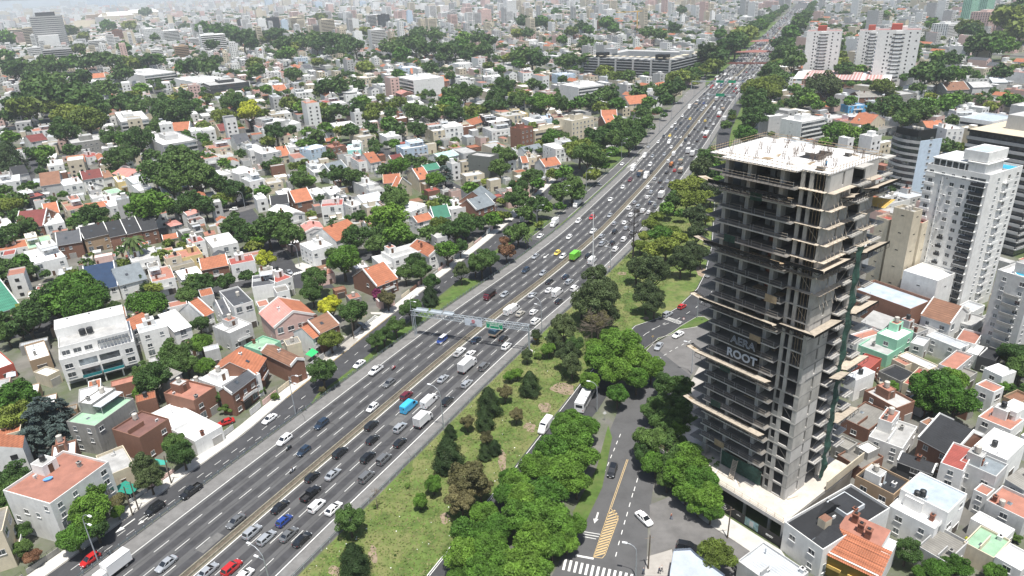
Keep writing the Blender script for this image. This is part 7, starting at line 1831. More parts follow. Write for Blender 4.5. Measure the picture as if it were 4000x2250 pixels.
for (i, j, x, y, z, sh, tr, lb) in ((3, 1, 580, 252, 73.0, (.08, .3, .5), (.1, .12, .2), 'worker in a blue shirt on the white top slab of the tower'), (2, 3, 1478, 1425, .2, (.04, .05, .1), (.03, .03, .05), 'pedestrian in dark clothes on the bottom sidewalk, left of the pair'), (2, 3, 1505, 1405, .2, (.75, .7, .65), (.05, .05, .06), 'pedestrian with a white top on the bottom sidewalk, right of the pair'), (2, 3, 1322, 1430, .2, (.12, .16, .22), (.05, .06, .1), 'pedestrian in blue grey clothes beside the rusty pole at the crosswalk'), (2, 3, 1600, 880, .1, (.3, .12, .08), (.1, .15, .25), 'person in jeans standing in the tree shade at the corner of the side street')):
    X, Y = G(i, j, x, y, z); person(X, Y, z, 2.2, sh, tr, lb)
mm = MB()
for x_ in (-.65, .68):
    mm.tube([(x_, -.06, .31), (x_, .06, .31)], [.31, .31], TYRE, 14); mm.poly([(x_ + .3 * math.cos(t), -.061, .31 + .3 * math.sin(t)) for t in [k * math.pi / 7 for k in range(14)]], TYRE)
mwm = mm.mesh('wheel')
def moto(x, y, a, c, sh, lb, lr, hc):
    r = tag(empty('motorcycle', (x, y, .075), a), lb, 'motorcycle', 'motorcycles in the traffic'); put(mwm, 'wheel', r)
    m = MB(); loft(m, [[(x_, -w_, z0), (x_, -w_, z1), (x_, w_, z1), (x_, w_, z0)] for x_, w_, z0, z1 in ((-.95, .06, .72, .8), (-.5, .13, .5, .82), (-.05, .14, .35, .8), (.15, .16, .35, .98), (.45, .12, .5, .95), (.62, .08, .7, .9))], pm(c)); m.build('body', r)
    m = MB(); m.bar((.68, .08, .31), (.42, .08, 1.0), .035, RIM); m.bar((.68, -.08, .31), (.42, -.08, 1.0), .035, RIM); m.bar((.42, -.36, 1.04), (.42, .36, 1.04), .025, BMP); m.build('fork', r); m = MB(); m.box(.52, -.1, .82, .64, .1, 1.0, HLM); m.build('headlight', r)
    person(x, y, .075, a, sh, (.04, .05, .08), lr, True, hc)
for (i, j, x, y, c, sh, lb, hc) in ((1,3,330,160,'k',(.05,.1,.1),'black motorcycle beside the white sport utility car in the left carriageway',(.02,.02,.02)),(1,3,365,385,'w',(.02,.02,.03),'motorcycle with a white mudguard alone in the left carriageway',(.03,.04,.12)),(1,2,1383,802,'r',(.7,.7,.7),'red motorcycle right of the white pickup',(.6,.6,.6)),(2,1,1103,382,'k',(.04,.04,.05),'dark motorcycle just above the white hatchback near the ramp gore',(.02,.02,.02)),(2,1,1440,148,'k',(.03,.03,.03),'dark motorcycle near the painted arrows',(.02,.02,.02))):
    X, Y = G(i, j, x, y, .6); o, s = hoff(X, Y); X, Y, a = hw(s, o); moto(X, Y, a + math.pi, c, sh, lb, 'rider of the ' + lb, hc)
# ------------------------------------------------------------------ trees
def leafmat(name, col, col2=None):
    m = bpy.data.materials.new('leaves ' + name); m.use_nodes = True; t = m.node_tree; N, L = t.nodes, t.links; b = N['Principled BSDF']
    b.inputs['Roughness'].default_value = .62; b.inputs['Specular IOR Level'].default_value = .25
    oi = N.new('ShaderNodeObjectInfo'); geo = N.new('ShaderNodeNewGeometry'); n1 = N.new('ShaderNodeTexNoise'); n1.inputs['Scale'].default_value = .45; n1.inputs['Detail'].default_value = 3; L.new(geo.outputs['Position'], n1.inputs['Vector'])
    mx = N.new('ShaderNodeMix'); mx.data_type = 'RGBA'; mr = N.new('ShaderNodeMapRange'); mr.inputs[1].default_value = .35; mr.inputs[2].default_value = .65; L.new(n1.outputs[0], mr.inputs[0]); L.new(mr.outputs[0], mx.inputs[0])
    c2 = col2 or tuple(v * 1.55 for v in col); mx.inputs[6].default_value = (*tuple(v * .72 for v in col), 1); mx.inputs[7].default_value = (*c2, 1)
    hs = N.new('ShaderNodeHueSaturation'); a = N.new('ShaderNodeMapRange'); L.new(oi.outputs['Random'], a.inputs[0]); a.inputs[3].default_value = .490; a.inputs[4].default_value = .516; L.new(a.outputs[0], hs.inputs['Hue'])
    a2 = N.new('ShaderNodeMapRange'); L.new(oi.outputs['Random'], a2.inputs[0]); a2.inputs[3].default_value = 1.35; a2.inputs[4].default_value = .8; L.new(a2.outputs[0], hs.inputs['Value']); L.new(mx.outputs[2], hs.inputs['Color']); L.new(hs.outputs[0], b.inputs['Base Color'])
    tr = N.new('ShaderNodeBsdfTranslucent'); L.new(hs.outputs[0], tr.inputs[0]); ms = N.new('ShaderNodeMixShader'); ms.inputs[0].default_value = .22
    L.new(b.outputs[0], ms.inputs[1]); L.new(tr.outputs[0], ms.inputs[2]); L.new(ms.outputs[0], N['Material Output'].inputs[0]); return m
LEAF = {'b': leafmat('bright', (.074, .148, .020)), 'm': leafmat('green', (.060, .108, .026)), 'o': leafmat('olive', (.125, .160, .028)), 'y': leafmat('yellow', (.36, .37, .03)), 'c': leafmat('conifer', (.032, .056, .019)),
        'd': leafmat('blue cedar', (.060, .085, .078)), 'q': leafmat('cypress', (.022, .042, .016)), 'p': leafmat('palm', (.055, .085, .025)), 'w': leafmat('feathery', (.060, .085, .032)), 'r': leafmat('reddish', (.14, .075, .04)), 's': leafmat('shrub', (.07, .12, .024)),
        'k': leafmat('khaki', (.105, .098, .042)), 'u': leafmat('purple', (.22, .03, .12))}
BARK = mat('bark', (.10, .08, .06), .95, noise=.2, scale=1.5, stain=.3); DEAD = mat('dead wood', (.20, .165, .13), .95, noise=.2, scale=1.5)
def quads(P, Nrm, size, seed, asp=1.0):
    r = np.random.default_rng(seed); n = len(P); a = r.normal(size=(n, 3)); u = np.cross(Nrm, a); u /= np.linalg.norm(u, axis=1)[:, None] + 1e-9; v = np.cross(Nrm, u); s = size * r.uniform(.6, 1.35, n)[:, None]
    V = np.stack([P - u * s, P - v * s * asp * .62 + Nrm * s * .12, P + u * s, P + v * s * asp * .62 + Nrm * s * .12], 1).reshape(-1, 3); return V
def mesh_quads(name, V, m_):
    n = len(V) // 4; me = bpy.data.meshes.new(name); me.vertices.add(len(V)); me.vertices.foreach_set('co', V.astype(np.float32).ravel()); me.loops.add(n * 4); me.loops.foreach_set('vertex_index', np.arange(n * 4, dtype=np.int32))
    me.polygons.add(n); me.polygons.foreach_set('loop_start', np.arange(n, dtype=np.int32) * 4); me.polygons.foreach_set('loop_total', np.full(n, 4, dtype=np.int32)); me.update(); me.materials.append(m_); me.validate(); return me
def crown(kind, seed, n, leaf):
    """crown of radius 1 standing on z=0; returns leaf mesh and crown height"""
    r = np.random.default_rng(seed)
    if kind in 'bmoywrsku':
        flat = {'b': .82, 'm': .85, 'o': .62, 'y': .85, 'w': 1.05, 'r': .8, 's': .8, 'k': .9, 'u': .8}[kind]; nl = {'b': 52, 'm': 34, 'o': 36, 'w': 34, 'k': 28}.get(kind, 20)
        d = r.normal(size=(nl, 3)); d[:, 2] = np.abs(d[:, 2]) * .9 - .35; d /= np.linalg.norm(d, axis=1)[:, None]; lr = r.uniform(.13, .34, nl); C = d * (r.uniform(.5, .86, nl) - lr * .25)[:, None]; C[:, 2] *= flat
        C = np.vstack([C, [[0, 0, 0]]]); lr = np.append(lr, .55)
        w_ = lr ** 2; idx = r.choice(len(C), n, p=w_ / w_.sum()); dd = r.normal(size=(n, 3)); dd[:, 2] += .25; dd /= np.linalg.norm(dd, axis=1)[:, None]
        rad = lr[idx] * r.uniform(.62, 1.06, n) ** .7; P = C[idx] + dd * rad[:, None] * np.array([1, 1, .85]); N_ = dd * .8 + r.normal(size=(n, 3)) * .62 + np.array([0, 0, .3])
        if kind == 'w': P[:, 2] -= .16 * (P[:, 0] ** 2 + P[:, 1] ** 2)
        P[:, 2] += flat * .92; keep = P[:, 2] > .05; P, N_ = P[keep], N_[keep]; hgt = flat * 1.9
    elif kind in 'cq':
        k = 2.3 if kind == 'c' else 7.5; t = r.uniform(0, 1, n) ** .75; t = 1 - t; z = t * k; rr = (1 - t ** 1.5) ** .62 * (1 if kind == 'c' else 1); rr *= np.where(t < .1, .75 + t * 2.5, 1); ph = r.uniform(0, 2 * math.pi, n)
        lob = 1 + .16 * np.sin(ph * 5 + z * 4 / k * 3) + .12 * np.sin(ph * 3 - z * 5); rr = rr * lob * r.uniform(.65, 1.04, n)
        if kind == 'q': rr = np.sin(np.clip(t * 1.0 + .06, 0, 1) * math.pi) ** .4 * lob * r.uniform(.7, 1.0, n)
        P = np.stack([rr * np.cos(ph), rr * np.sin(ph), z], 1); N_ = np.stack([np.cos(ph), np.sin(ph), np.full(n, .45)], 1) + r.normal(size=(n, 3)) * .35; hgt = k
    elif kind == 'd':
        nb_ = 46; P = []; N_ = []
        for b in range(nb_):
            t = r.uniform(.12, 1); z0 = .25 + 1.55 * (b / nb_); L = (1.05 - .62 * (b / nb_)) * r.uniform(.75, 1.1); a = r.uniform(0, 6.28); m_ = max(4, n // nb_); s_ = r.uniform(.1, 1, m_) ** .7; wd = .22 * s_ * (1.15 - s_) * 2
            off = r.uniform(-1, 1, m_) * wd; x = L * s_; P.append(np.stack([x * np.cos(a) - off * np.sin(a), x * np.sin(a) + off * np.cos(a), z0 + .12 * s_ - .25 * s_ ** 2 + r.normal(size=m_) * .02], 1)); N_.append(np.tile([0, 0, 1.0], (m_, 1)) + r.normal(size=(m_, 3)) * .4)
        P = np.vstack(P); N_ = np.vstack(N_); hgt = 1.9
    N_ /= np.linalg.norm(N_, axis=1)[:, None]
    return quads(P, N_, leaf, seed + 1), hgt
def palm_mesh():
    V = []; r = np.random.default_rng(3)
    for k in range(26):
        a = k * 2.4; el = .9 - 1.5 * (k / 26); pts = []
        for t in np.linspace(0, 1, 7): pts.append((t * math.cos(a) * (.55 + .45 * math.cos(el)), t * math.sin(a) * (.55 + .45 * math.cos(el)), math.sin(el) * t * .9 - .75 * t * t))
        for p, q in zip(pts, pts[1:]):
            d = Vector((-math.sin(a), math.cos(a), 0)) * .13; p, q = Vector(p), Vector(q); dn = Vector((0, 0, -.10))
            V += [tuple(p), tuple(q), tuple(q + d + dn), tuple(p + d + dn), tuple(p), tuple(p - d + dn), tuple(q - d + dn), tuple(q)]
    return mesh_quads('crown', np.array(V), LEAF['p'])
CR = {}
def get_crown(kind, lod):
    """a few variants per kind and level"""
    key = (kind, lod)
    if key not in CR:
        if kind == 'p': CR[key] = [(palm_mesh(), 1.0)]
        else:
            n, lf = {'hi': (11000, .046), 'mid': (4500, .07), 'lo': (900, .15)}[lod]
            if kind in 'cq': n = int(n * 1.2)
            if kind == 'd': lf *= .8
            if kind == 'b' and lod == 'hi': n = 15000; lf = .046
            CR[key] = []
            for v in range(4 if kind in 'bmow' and lod != 'lo' else 2):
                V, hg = crown(kind, 100 * ord(kind) + v * 7 + len(lod), n, lf); CR[key].append((mesh_quads('crown', V, LEAF[kind]), hg))
    return CR[key]
def trunk_mesh(kind):
    m = MB(); rr = random.Random(ord(kind))
    if kind == 'p': m.tube([(0, 0, 0), (.05, 0, .5), (0, .03, 1)], [.05, .04, .038], BARK, 8); return m.mesh('trunk')
    if kind in 'cqd': m.tube([(0, 0, 0), (0, 0, .5), (0, 0, 1.6)], [.07, .06, .02], BARK, 6); return m.mesh('trunk')
    m.tube([(0, 0, 0), (.02, 0, .35), (.0, .02, .7)], [.09, .07, .06], BARK, 8)
    for k in range(6):
        a = k * 1.05 + rr.random(); L = rr.uniform(.45, .75); m.tube([(0, .02, .6 + .03 * k), (L * .45 * math.cos(a), L * .45 * math.sin(a), .85), (L * math.cos(a), L * math.sin(a), 1.2 + .3 * rr.random())], [.045, .03, .012], BARK, 5)
    return m.mesh('trunk')
TM = {}
TNAME = {'b': 'broad bright green tree', 'm': 'dark green tree', 'o': 'olive green umbrella tree', 'y': 'yellow leaved tree', 'c': 'dark conifer', 'd': 'blue grey cedar', 'q': 'narrow cypress', 'p': 'palm tree', 'w': 'feathery grey green tree', 'r': 'reddish leaved tree', 's': 'green shrub', 'k': 'khaki leaved tree', 'u': 'purple flowering bougainvillea'}
TOBJ = {'c': 'conifer_tree', 'd': 'cedar_tree', 'q': 'cypress_tree', 'p': 'palm_tree', 's': 'shrub', 'u': 'flowering_shrub'}
TD = """00 430 650 90;540 660 90;650 640 70;740 620 80;870 620 90;1000 590 80;1120 600 90;1240 590 80;1360 610 80;1480 600 80;1580 600 70;1850 680 80;1960 660 90;2080 660 100;220 690 90;100 640 80;300 740 70;400 860 130;520 830 100;480 930 150;360 800 90;750 960 140;860 1020 140;950 1100 120;620 1050 110 o;760 1180 160 o;880 1220 150 o;650 1310 120;260 1090 130 o;180 1030 110;60 1150 80;60 1250 70 p;790 780 90;1220 730 90;1090 890 90;1000 870 60;1430 900 70 c;1330 940 80;1200 1040 100;1300 1000 90;1380 1080 90;1480 1030 70;1620 1060 110;1700 1120 120;1830 1090 110;1750 970 80;1840 960 80;2090 960 50 c;1960 1040 60;2340 1010 100;2420 1050 90;2500 1120 120 y;2240 1180 100 o;2030 1240 70 y;1600 1280 90;1820 1220 60;1390 1400 120;1110 1380 90;1250 1400 80;2440 380 90;2330 320 80;2200 300 80;2050 280 80;2520 430 70;2500 350 80;130 700 90;60 560 70;30 380 80;400 180 60;660 170 70;700 130 60;1290 230 60;1080 250 60;1450 100 50;350 330 50;840 340 50;1240 470 60;1560 370 40;2150 440 60;2570 700 80;700 1380 70 p;2170 600 60;2560 600 80
10 60 360 70;150 340 80;250 350 80;340 370 80;430 390 80;520 390 80;600 400 90;700 400 90;800 410 90;900 420 90;1000 450 90;250 440 90;350 450 80;470 430 70;600 450 70;320 530 80;230 560 50;740 510 60;880 480 80;1100 290 60;1400 390 60;640 150 60;1300 470 80;1400 480 80;1500 440 90;1600 430 100;1700 480 90;1800 480 90;1900 500 90;2000 480 90;2100 470 90;2200 500 90;2300 490 90;1480 540 90;2100 570 80 o;1850 590 60 o;1620 330 80;1800 350 80;2100 380 80;2250 370 80;2350 400 80;620 600 60;920 600 70;1080 640 90;370 740 80;190 790 50;330 1000 90;700 880 100;830 860 110;640 900 70;1010 880 80 o;90 900 60;350 660 50 p;840 730 50 p;1760 680 80;1720 600 40 p;1430 750 70;1940 760 60;1980 960 110;2100 920 100;2190 920 80;2420 960 100;2500 850 100;2550 950 90;530 1050 80;460 1100 80 o;650 1060 90;720 1120 80;850 1090 80;900 1130 60;1000 1080 90;1070 1020 80;1180 1060 90 w;1250 960 50 c;1160 1130 90 w;1340 1050 80;1350 1130 70;1430 1000 80;1600 1110 110;1750 1140 100;1880 1080 90;1950 1040 90;2000 1140 100;2150 1090 90;2250 1080 80;2350 1060 80;2450 1050 80;50 1120 80;1340 1240 90;1400 1290 90;1620 1290 100;1130 1290 80;950 1310 90;870 1290 80;200 1330 100;120 1390 80;330 1300 60;520 1330 70;700 1290 80;620 1360 80;200 950 50 y;750 1190 40 y;2450 700 60;2340 640 60;2540 560 70
20 100 560 110;200 570 100;290 600 90;60 640 70;500 610 90;590 590 80;740 600 90;930 680 80;1010 650 60;1050 740 90;1150 760 80;240 230 60;110 210 70;300 210 70;380 220 60;950 230 80;1010 260 60;1350 320 70;1500 340 70;1640 270 60;1330 170 50;60 310 70;150 330 60;600 290 70;700 260 60;760 300 60;230 860 70 d;260 1010 110 b;340 1030 110 b;480 1030 100;670 1040 90;820 1000 90;900 950 90;1000 930 90;900 1050 90;1050 1050 90;1250 920 90;1400 900 60 o;60 1000 100;100 930 80;500 790 50;950 880 60;1640 750 90 w;1700 730 90 w;1780 740 80 w;1830 780 60 w;1640 880 100;1560 900 90;1530 990 80;1490 900 60;1330 1130 70;1360 1190 60;1080 1280 110;1000 1320 110;1180 1260 100;1300 1230 90;1250 1340 100;1040 1390 110;1180 1400 110;870 1390 110;400 1380 100 b;780 1440 80;1960 560 100 w;2020 620 90 w;2150 560 100;2180 620 70;2080 470 60;2300 370 120 o;2400 340 100 o;2250 420 110;2360 440 110;2430 270 70;2100 340 60;2480 250 70;2450 900 130 o;2420 1000 120;2550 850 100 o;2530 1110 120;2420 1180 120;2350 1350 100 b;1310 810 30 p;1020 290 60;740 430 80;500 400 60;1700 100 50;440 120 50
30 60 850 110 o;100 780 90;30 920 100 o;250 600 110;160 500 90;100 430 80;230 320 80;300 230 80;340 160 70;730 600 80;740 530 60;750 690 80;930 700 60 b;1040 710 40 y;480 880 100 w;600 860 110 w;660 900 80 w;270 890 60;350 950 90;430 1000 80;230 1020 60;520 1060 60;640 1030 60;840 1010 60;1150 880 100 o;1230 1010 80;1260 940 50 c;1090 1080 90;1230 1100 80;1400 1120 110;1550 1130 120;1400 1190 100;1750 1080 90 o;1850 1050 90 o;1950 1010 80 o;1600 1060 90;2150 1020 70 o;2250 1040 60;2400 1030 70 o;2480 1000 60;1850 1210 60;1440 580 80;1400 620 50 p;1370 780 50;1590 730 120;1720 750 110;1850 740 90;1960 720 60;1700 570 70;1850 590 80;1250 720 60 w;2130 420 100;2250 410 100;2400 450 80;2300 470 80;2100 460 80;2020 230 90;2060 300 80;2450 200 150 o;2550 300 120 o;2500 100 120;1650 240 60;1480 500 60;2130 690 50 p;2330 720 80;1520 880 60;1640 950 50;680 1320 110 b;800 1330 110 b;720 1400 80;1000 1320 80;600 1290 60;700 350 50;720 420 50;730 480 50;860 1380 80;560 1260 50;1180 140 40;1080 90 40;20 690 80;390 900 50
01 90 140 100 c;460 80 80;360 80 70;1180 150 110;1280 90 100;1540 110 80 b;1850 200 170;1600 280 160;1720 380 130;2000 330 150;2170 380 110;1770 120 120;2060 620 100;1920 550 100;1800 620 110;1500 620 180 b;1340 560 90;2350 460 100;2200 590 60;2350 710 45;2330 820 110;2480 900 110;2400 780 60;2540 1000 80;940 700 110;800 750 80;700 790 50;230 840 100;100 620 100 o;150 560 80;50 960 90;140 950 60;330 900 60;600 520 60 p;700 540 60 p;510 560 50 b;1330 950 95 p;1230 430 50 p;2290 170 60 p;280 330 50 p;1630 1100 90;1700 1010 50 s;1210 1090 40 s;200 1180 80;270 1260 70;80 1280 100;720 1280 55;750 1430 170 b;1430 1400 60 c;1940 1390 100;2040 1400 110;2260 1380 90;900 1110 45 y;1160 1110 35 y;1480 1050 45 k;410 260 40 y;1180 1200 25 u;470 170 60;2090 60 50 y
11 110 830 150;330 900 150;230 760 120;60 950 90;100 1150 95 y;60 1300 60 b;600 1350 130;870 1150 160 b;760 1090 70;1330 740 190 b;1000 930 130;1250 920 120;1420 900 140 b;1200 1010 110;910 620 42 q;1030 720 75;830 300 110;960 320 100;1030 320 70;920 390 55 o;430 350 100;540 370 75;70 470 75 y;740 110 65 c;1350 520 110;1420 570 110;1450 480 90;1430 220 110 b;1280 260 80;1550 190 80 o;1800 350 100 b;1900 310 100 d;1680 400 30 q;1640 480 20 q;1760 470 85 p;1850 450 80 p;1960 490 85 p;2150 440 90;2300 360 50;2450 230 100;2520 120 100;1850 180 50;1850 810 100 o;2000 860 130;2100 820 110;1900 880 100;1920 1060 120 b;2050 1030 80;2280 800 50 o;2310 1180 130;2400 1150 110;2200 1230 80;2060 1290 90 w;2500 970 65 r;2550 880 70;1600 1180 100;1650 1260 110;1500 1290 90;1760 1380 90;2510 700 60;640 540 45 c;550 690 55;470 90 50 p;460 170 50 p;130 210 60;380 200 60;1400 330 60;330 1400 50 b;2470 560 50;1960 130 40;700 300 60 b
21 1760 560 120 o;1600 900 110 o;1440 1060 110 o;1700 1180 120 w;1350 1180 70 w;60 430 100;60 550 120;200 330 110;250 400 80;420 270 80;680 60 150 o;760 100 140;850 150 100;820 280 90;910 210 60 b;600 420 120;480 480 110;650 500 80;250 600 110;340 640 80;170 720 60 b;280 790 50 b;480 620 55 k;60 880 110;190 920 50 p;30 1080 90 r;1990 130 120;1900 250 110 w;1700 440 120 o;1820 430 130 o;2000 480 100 w;1640 560 100;1560 640 80;1380 720 80 o;1320 800 80 o;1330 930 70 o;1480 900 110 b;1290 1020 80 o;1550 1040 140 o;1680 950 100 o;1850 750 120 w;1950 730 100 o;1800 1100 100 w;1900 1120 90 w;1860 900 100 w;1420 1290 160 w;1250 1260 110 w;1800 1220 80 w;850 1380 150 w;1700 700 60 w;1930 540 100 o;540 280 90
22 700 150 120 w;950 60 130 w;420 520 90 w;240 480 60 w;640 560 90;780 930 110 b;1250 900 130 b;1650 1420 120 b;850 150 190 w;850 330 120 k;520 400 130 w;1000 300 90 w;1350 80 130 w;1430 160 110 w;1100 560 190 b;880 700 170 b;1250 700 160 b;1050 830 160 b;1400 790 130 b;1000 470 110 b;1060 1060 120 b;830 560 80 b;370 600 75 b;560 680 120 w;600 780 110 w;150 680 60 w;180 950 95 c;50 850 60 b;40 1270 75 k;1540 960 130;1700 1000 130;1500 1150 140;1680 1180 140;1400 1250 110;1550 1330 150;1750 1350 110;600 1330 150 b;750 1400 130 b;480 1400 110 b;260 680 45 s;130 640 35 s
23 1450 300 130 b;2040 360 100 b;1660 300 150;1560 480 100;1880 700 120 b;600 80 190 b;400 200 170 b;700 250 170 b;500 400 190 b;250 350 170 b;650 500 140 b;350 600 190 b;150 650 170 b;100 850 190 b;350 850 190 b;600 950 140 b;200 1100 190 b;400 1150 140 b;100 1300 190 b;250 1400 150 b;30 500 140 b;1400 60 160;1600 120 150;1800 280 170 b;1700 420 160 b;1900 480 160 b;1950 650 150 b;2000 790 110 b;1750 570 130 b;1350 200 120;2050 1230 170 o;550 1100 110 b
13 2150 1000 165 b;2060 1230 165 b;2300 820 140 b;2350 1150 175 b;2450 950 150 b;2250 1400 165 b;2480 1340 160 b;2040 1430 110 b;1930 215 135 c;2320 60 70 k;2300 200 60 c;1780 520 90 b;2100 470 200 k;2070 680 150 k;2250 560 120 k;1520 540 30 s;1650 690 75 b;940 880 140 m;980 1270 125 c;2400 150 60 c;2500 620 120 b;2550 480 110 b;1200 755 22 s;1400 1240 14 s
12 2340 1130 110 c;2300 1310 85 c;2500 1050 80 k;2120 1340 80 k;1950 1440 60 c;800 860 140;750 520 120 o;750 170 125 y;960 230 150;1320 100 95 k;1230 60 65 u;1270 540 85;1350 480 90;1500 390 95;1550 190 120;1750 70 75 c;40 1030 55 s;190 1090 45 s;560 40 110;2540 880 55 b;660 1020 35 k;420 820 30 s
02 680 100 190 b;850 150 190 b;550 120 170;930 60 130;270 300 160;200 400 90;60 450 90;1470 150 160 b;1600 170 80 b;1850 80 110;1150 180 60;1760 650 150;1700 780 130;2020 550 110 b;1530 900 160;1450 830 100;1870 750 110;2060 780 90 b;1430 1050 90 b;930 1060 75 m;150 1100 180 b;100 1300 170 o;450 1290 180 d;600 1250 130 d;350 1350 160 d;2190 1080 80;2290 1190 80 s;2000 350 90;2480 250 60 w;1280 930 50 k;2200 600 30 s
03 300 100 140 d;600 60 130 d;100 150 110;150 450 140;100 600 130;170 800 90;200 1000 80;250 1150 80;320 1250 70 r;850 650 155 b;900 800 170 b;750 1030 130 b;950 950 120;1450 350 110 w;1500 480 110 w;1780 120 115;1830 220 120;1180 700 75 k;1180 800 60 b;0 750 90
32 1700 1000 190 b;1900 1130 170 b;1600 1150 110 b;1870 900 110 b;2500 650 120;2560 800 110;2400 1000 60 b;1240 990 70 b;2250 900 60 b;880 870 40 s;2440 700 80 o;2560 1050 80
33 1400 1190 115;1900 1350 110 b;1700 1400 110 b;2300 1400 80 b;1560 1430 80 b;2300 1080 70 s;2480 1060 50 s;250 1050 40 s;2020 1080 25 y;2060 1060 30 s
31 950 10 90 b;1080 60 50 b;1800 20 80 b;1900 10 80 b;1600 680 50;1240 450 40"""
TREES = []
for ln in TD.split('\n'):
    hd, rest = ln.split(' ', 1); i, j = int(hd[0]), int(hd[1])
    for it in rest.split(';'):
        q = it.split(); TREES.append((i, j, float(q[0]), float(q[1]), float(q[2]), q[3] if len(q) > 3 else 'm'))
TREES.sort(key=lambda t: -t[4])
TFOOT = []; ntree = 0; DIST_T = []
def put_tree(x, y, rad, kind, zc=None, label=None, lod=None, base='tree', hfac=None):
    d = math.hypot(x, y); lod = lod or ('hi' if d < 260 else 'mid' if d < 700 else 'lo')
    var = get_crown(kind, lod); me, hg = var[int(abs(x * 13 + y * 7)) % len(var)]
    r = empty(TOBJ.get(kind, 'tree'), (x, y, 0), (x * 3.1 + y) % 6.28)
    if kind in 'cq': zb = .25 * rad if kind == 'c' else .1 * rad
    elif kind == 'd': zb = rad * .15
    elif kind == 's' or kind == 'u': zb = 0
    elif kind == 'p': zb = rad * 2.6
    else: zb = rad * (hfac if hfac is not None else .55)
    ct = put(me, 'crown', r, (0, 0, zb), 0, (rad, rad, rad * (1.0 if kind != 's' else .9)))
    if kind not in 'su':
        if kind not in TM: TM[kind] = trunk_mesh(kind)
        zz = zb if kind == 'p' else (zb + .35 * rad)
        put(TM[kind], 'trunk', r, (0, 0, 0), 0, (rad * (1 if kind != 'p' else 1.2), rad * (1 if kind != 'p' else 1.2), zz if kind == 'p' else rad * .9 if kind not in 'cqd' else rad))
    px, py = pr(x, y, zb + rad * hg / 2); big = 'large ' if rad > 5 else ('small ' if rad < 3 else '')
    if label: tag(r, label, 'tree', 'trees')
    else: later(r, big + TNAME[kind], px, py, 'tree' if kind not in 'su' else 'shrub', 'trees and shrubs', skip={'y': 'the yellow leaved tree', 'q': 'the cypress', 'd': 'the blue cedar'}.get(kind) if rad > 3.5 and d < 330 else None)
    return r
def tree_place(i, j, x, y, r, kind):
    """where a crown seen at this point with this radius must stand"""
    zc = 5.0; hz = {'c': 1.3, 'q': 3.9, 'd': 1.1, 'p': 2.6, 's': .7, 'u': .7, 'o': 1.1}.get(kind, 1.35)
    for _ in range(8):
        X, Y = G(i, j, x, y, zc); d = math.sqrt(X * X + Y * Y + (H - zc) ** 2); rad = r * 1.13 * TK / F * d; zc = rad * hz
    return X, Y, rad
for (i, j, x, y, r, k) in TREES:
    X, Y, rad = tree_place(i, j, x, y, r, k)
    o, s = hoff(X, Y)
    if s < 1500:                                 # keep stems off the highway
        if -19.9 < o < 0: X, Y, _ = hw(s, -20.6 - rad * .25)
        elif 0 <= o < 20.2: X, Y, _ = hw(s, 20.8 + rad * .25)
    TFOOT.append((X, Y, rad))
    if ntree < 318 or (math.hypot(X, Y) < 300): put_tree(X, Y, rad, k); ntree += 1
    else: DIST_T.append((X, Y, rad, k))
# the leafless tree by the carriageway and the dead crown beside the cedar
def bare(x, y, h, label, seed, name='bare_tree', spread=.35, mt=None):
    rr = random.Random(seed); m = MB(); mt = mt or DEAD; m.tube([(0, 0, 0), (.1, 0, h * .5), (0, .1, h)], [h * .018, h * .012, h * .004], mt, 7)
    r = tag(empty(name, (x, y, 0)), label, 'tree'); m.build('trunk', r); m = MB()
    def br(p, d, L, w_, dep):
        q = p + d * L; m.bar(p, q, w_, mt, 3)
        if dep: 
            for _ in range(3): nd = (d + Vector((rr.uniform(-1, 1), rr.uniform(-1, 1), rr.uniform(-.3, .8))) * .6).normalized(); br(q if rr.random() < .7 else p + d * L * .6, nd, L * .62, w_ * .6, dep - 1)
    for k in range(16):
        a = rr.uniform(0, 6.28); z = h * rr.uniform(.35, .97); br(Vector((0, 0, z)), Vector((math.cos(a), math.sin(a), rr.uniform(.1, .7))).normalized(), h * spread * .4 * (1.2 - z / h * .7), h * .006, 3)
    m.build('branches', r); return r
X, Y = G(2, 1, 1215, 1175); bare(X, Y, 22, 'tall thin leafless dark tree at the park edge of the highway', 4, spread=.22, mt=mat('dark dead wood', (.05, .042, .038), .95))
X, Y, _ = tree_place(2, 2, 850, 330, 120, 'k'); 
for k in range(3): bare(X + 2 * k - 2, Y - 4 + k, 10 - k, 'pale tangle of dead drooping branches in front of the feathery cedar, %s of three' % ('left', 'middle', 'right')[k], 8 + k, 'dead_branches', .9)
X, Y = G(1, 3, 1220, 780); bare(X, Y, 6, 'thin leafless sapling on the lawn beside the guardrail', 21)
# ------------------------------------------------------------------ the rest of the city: lots on the street grid, kept clear of what already stands
CELL = 3.0; occ = set()
def mark(x, y, th, W, D, pad=.2):
    c, s = math.cos(th), math.sin(th); nu, nv = int((W + 2 * pad) / 2) + 1, int((D + 2 * pad) / 2) + 1
    for a in range(nu + 1):
        for b in range(nv + 1):
            u = -pad + (W + 2 * pad) * a / nu; v = -pad + (D + 2 * pad) * b / nv; occ.add((int((x + c * u - s * v) // CELL), int((y + s * u + c * v) // CELL)))
for f_ in FOOT: mark(*f_)
for (x_, y_) in VEH:
    if abs(hoff(x_, y_)[0]) > 24: mark(x_ - 3, y_ - 3, 0, 6, 6, 0)
for (x_, y_, r_) in TFOOT:
    if math.hypot(x_, y_) < 300: mark(x_ - 1, y_ - 1, 0, 2, 2, .2)
def free(x, y, th, W, D):
    c, s = math.cos(th), math.sin(th)
    for a in range(4):
        for b in range(4):
            u, v = W * a / 3, D * b / 3
            if (int((x + c * u - s * v) // CELL), int((y + s * u + c * v) // CELL)) in occ: return False
    return True
rf = random.Random(23)
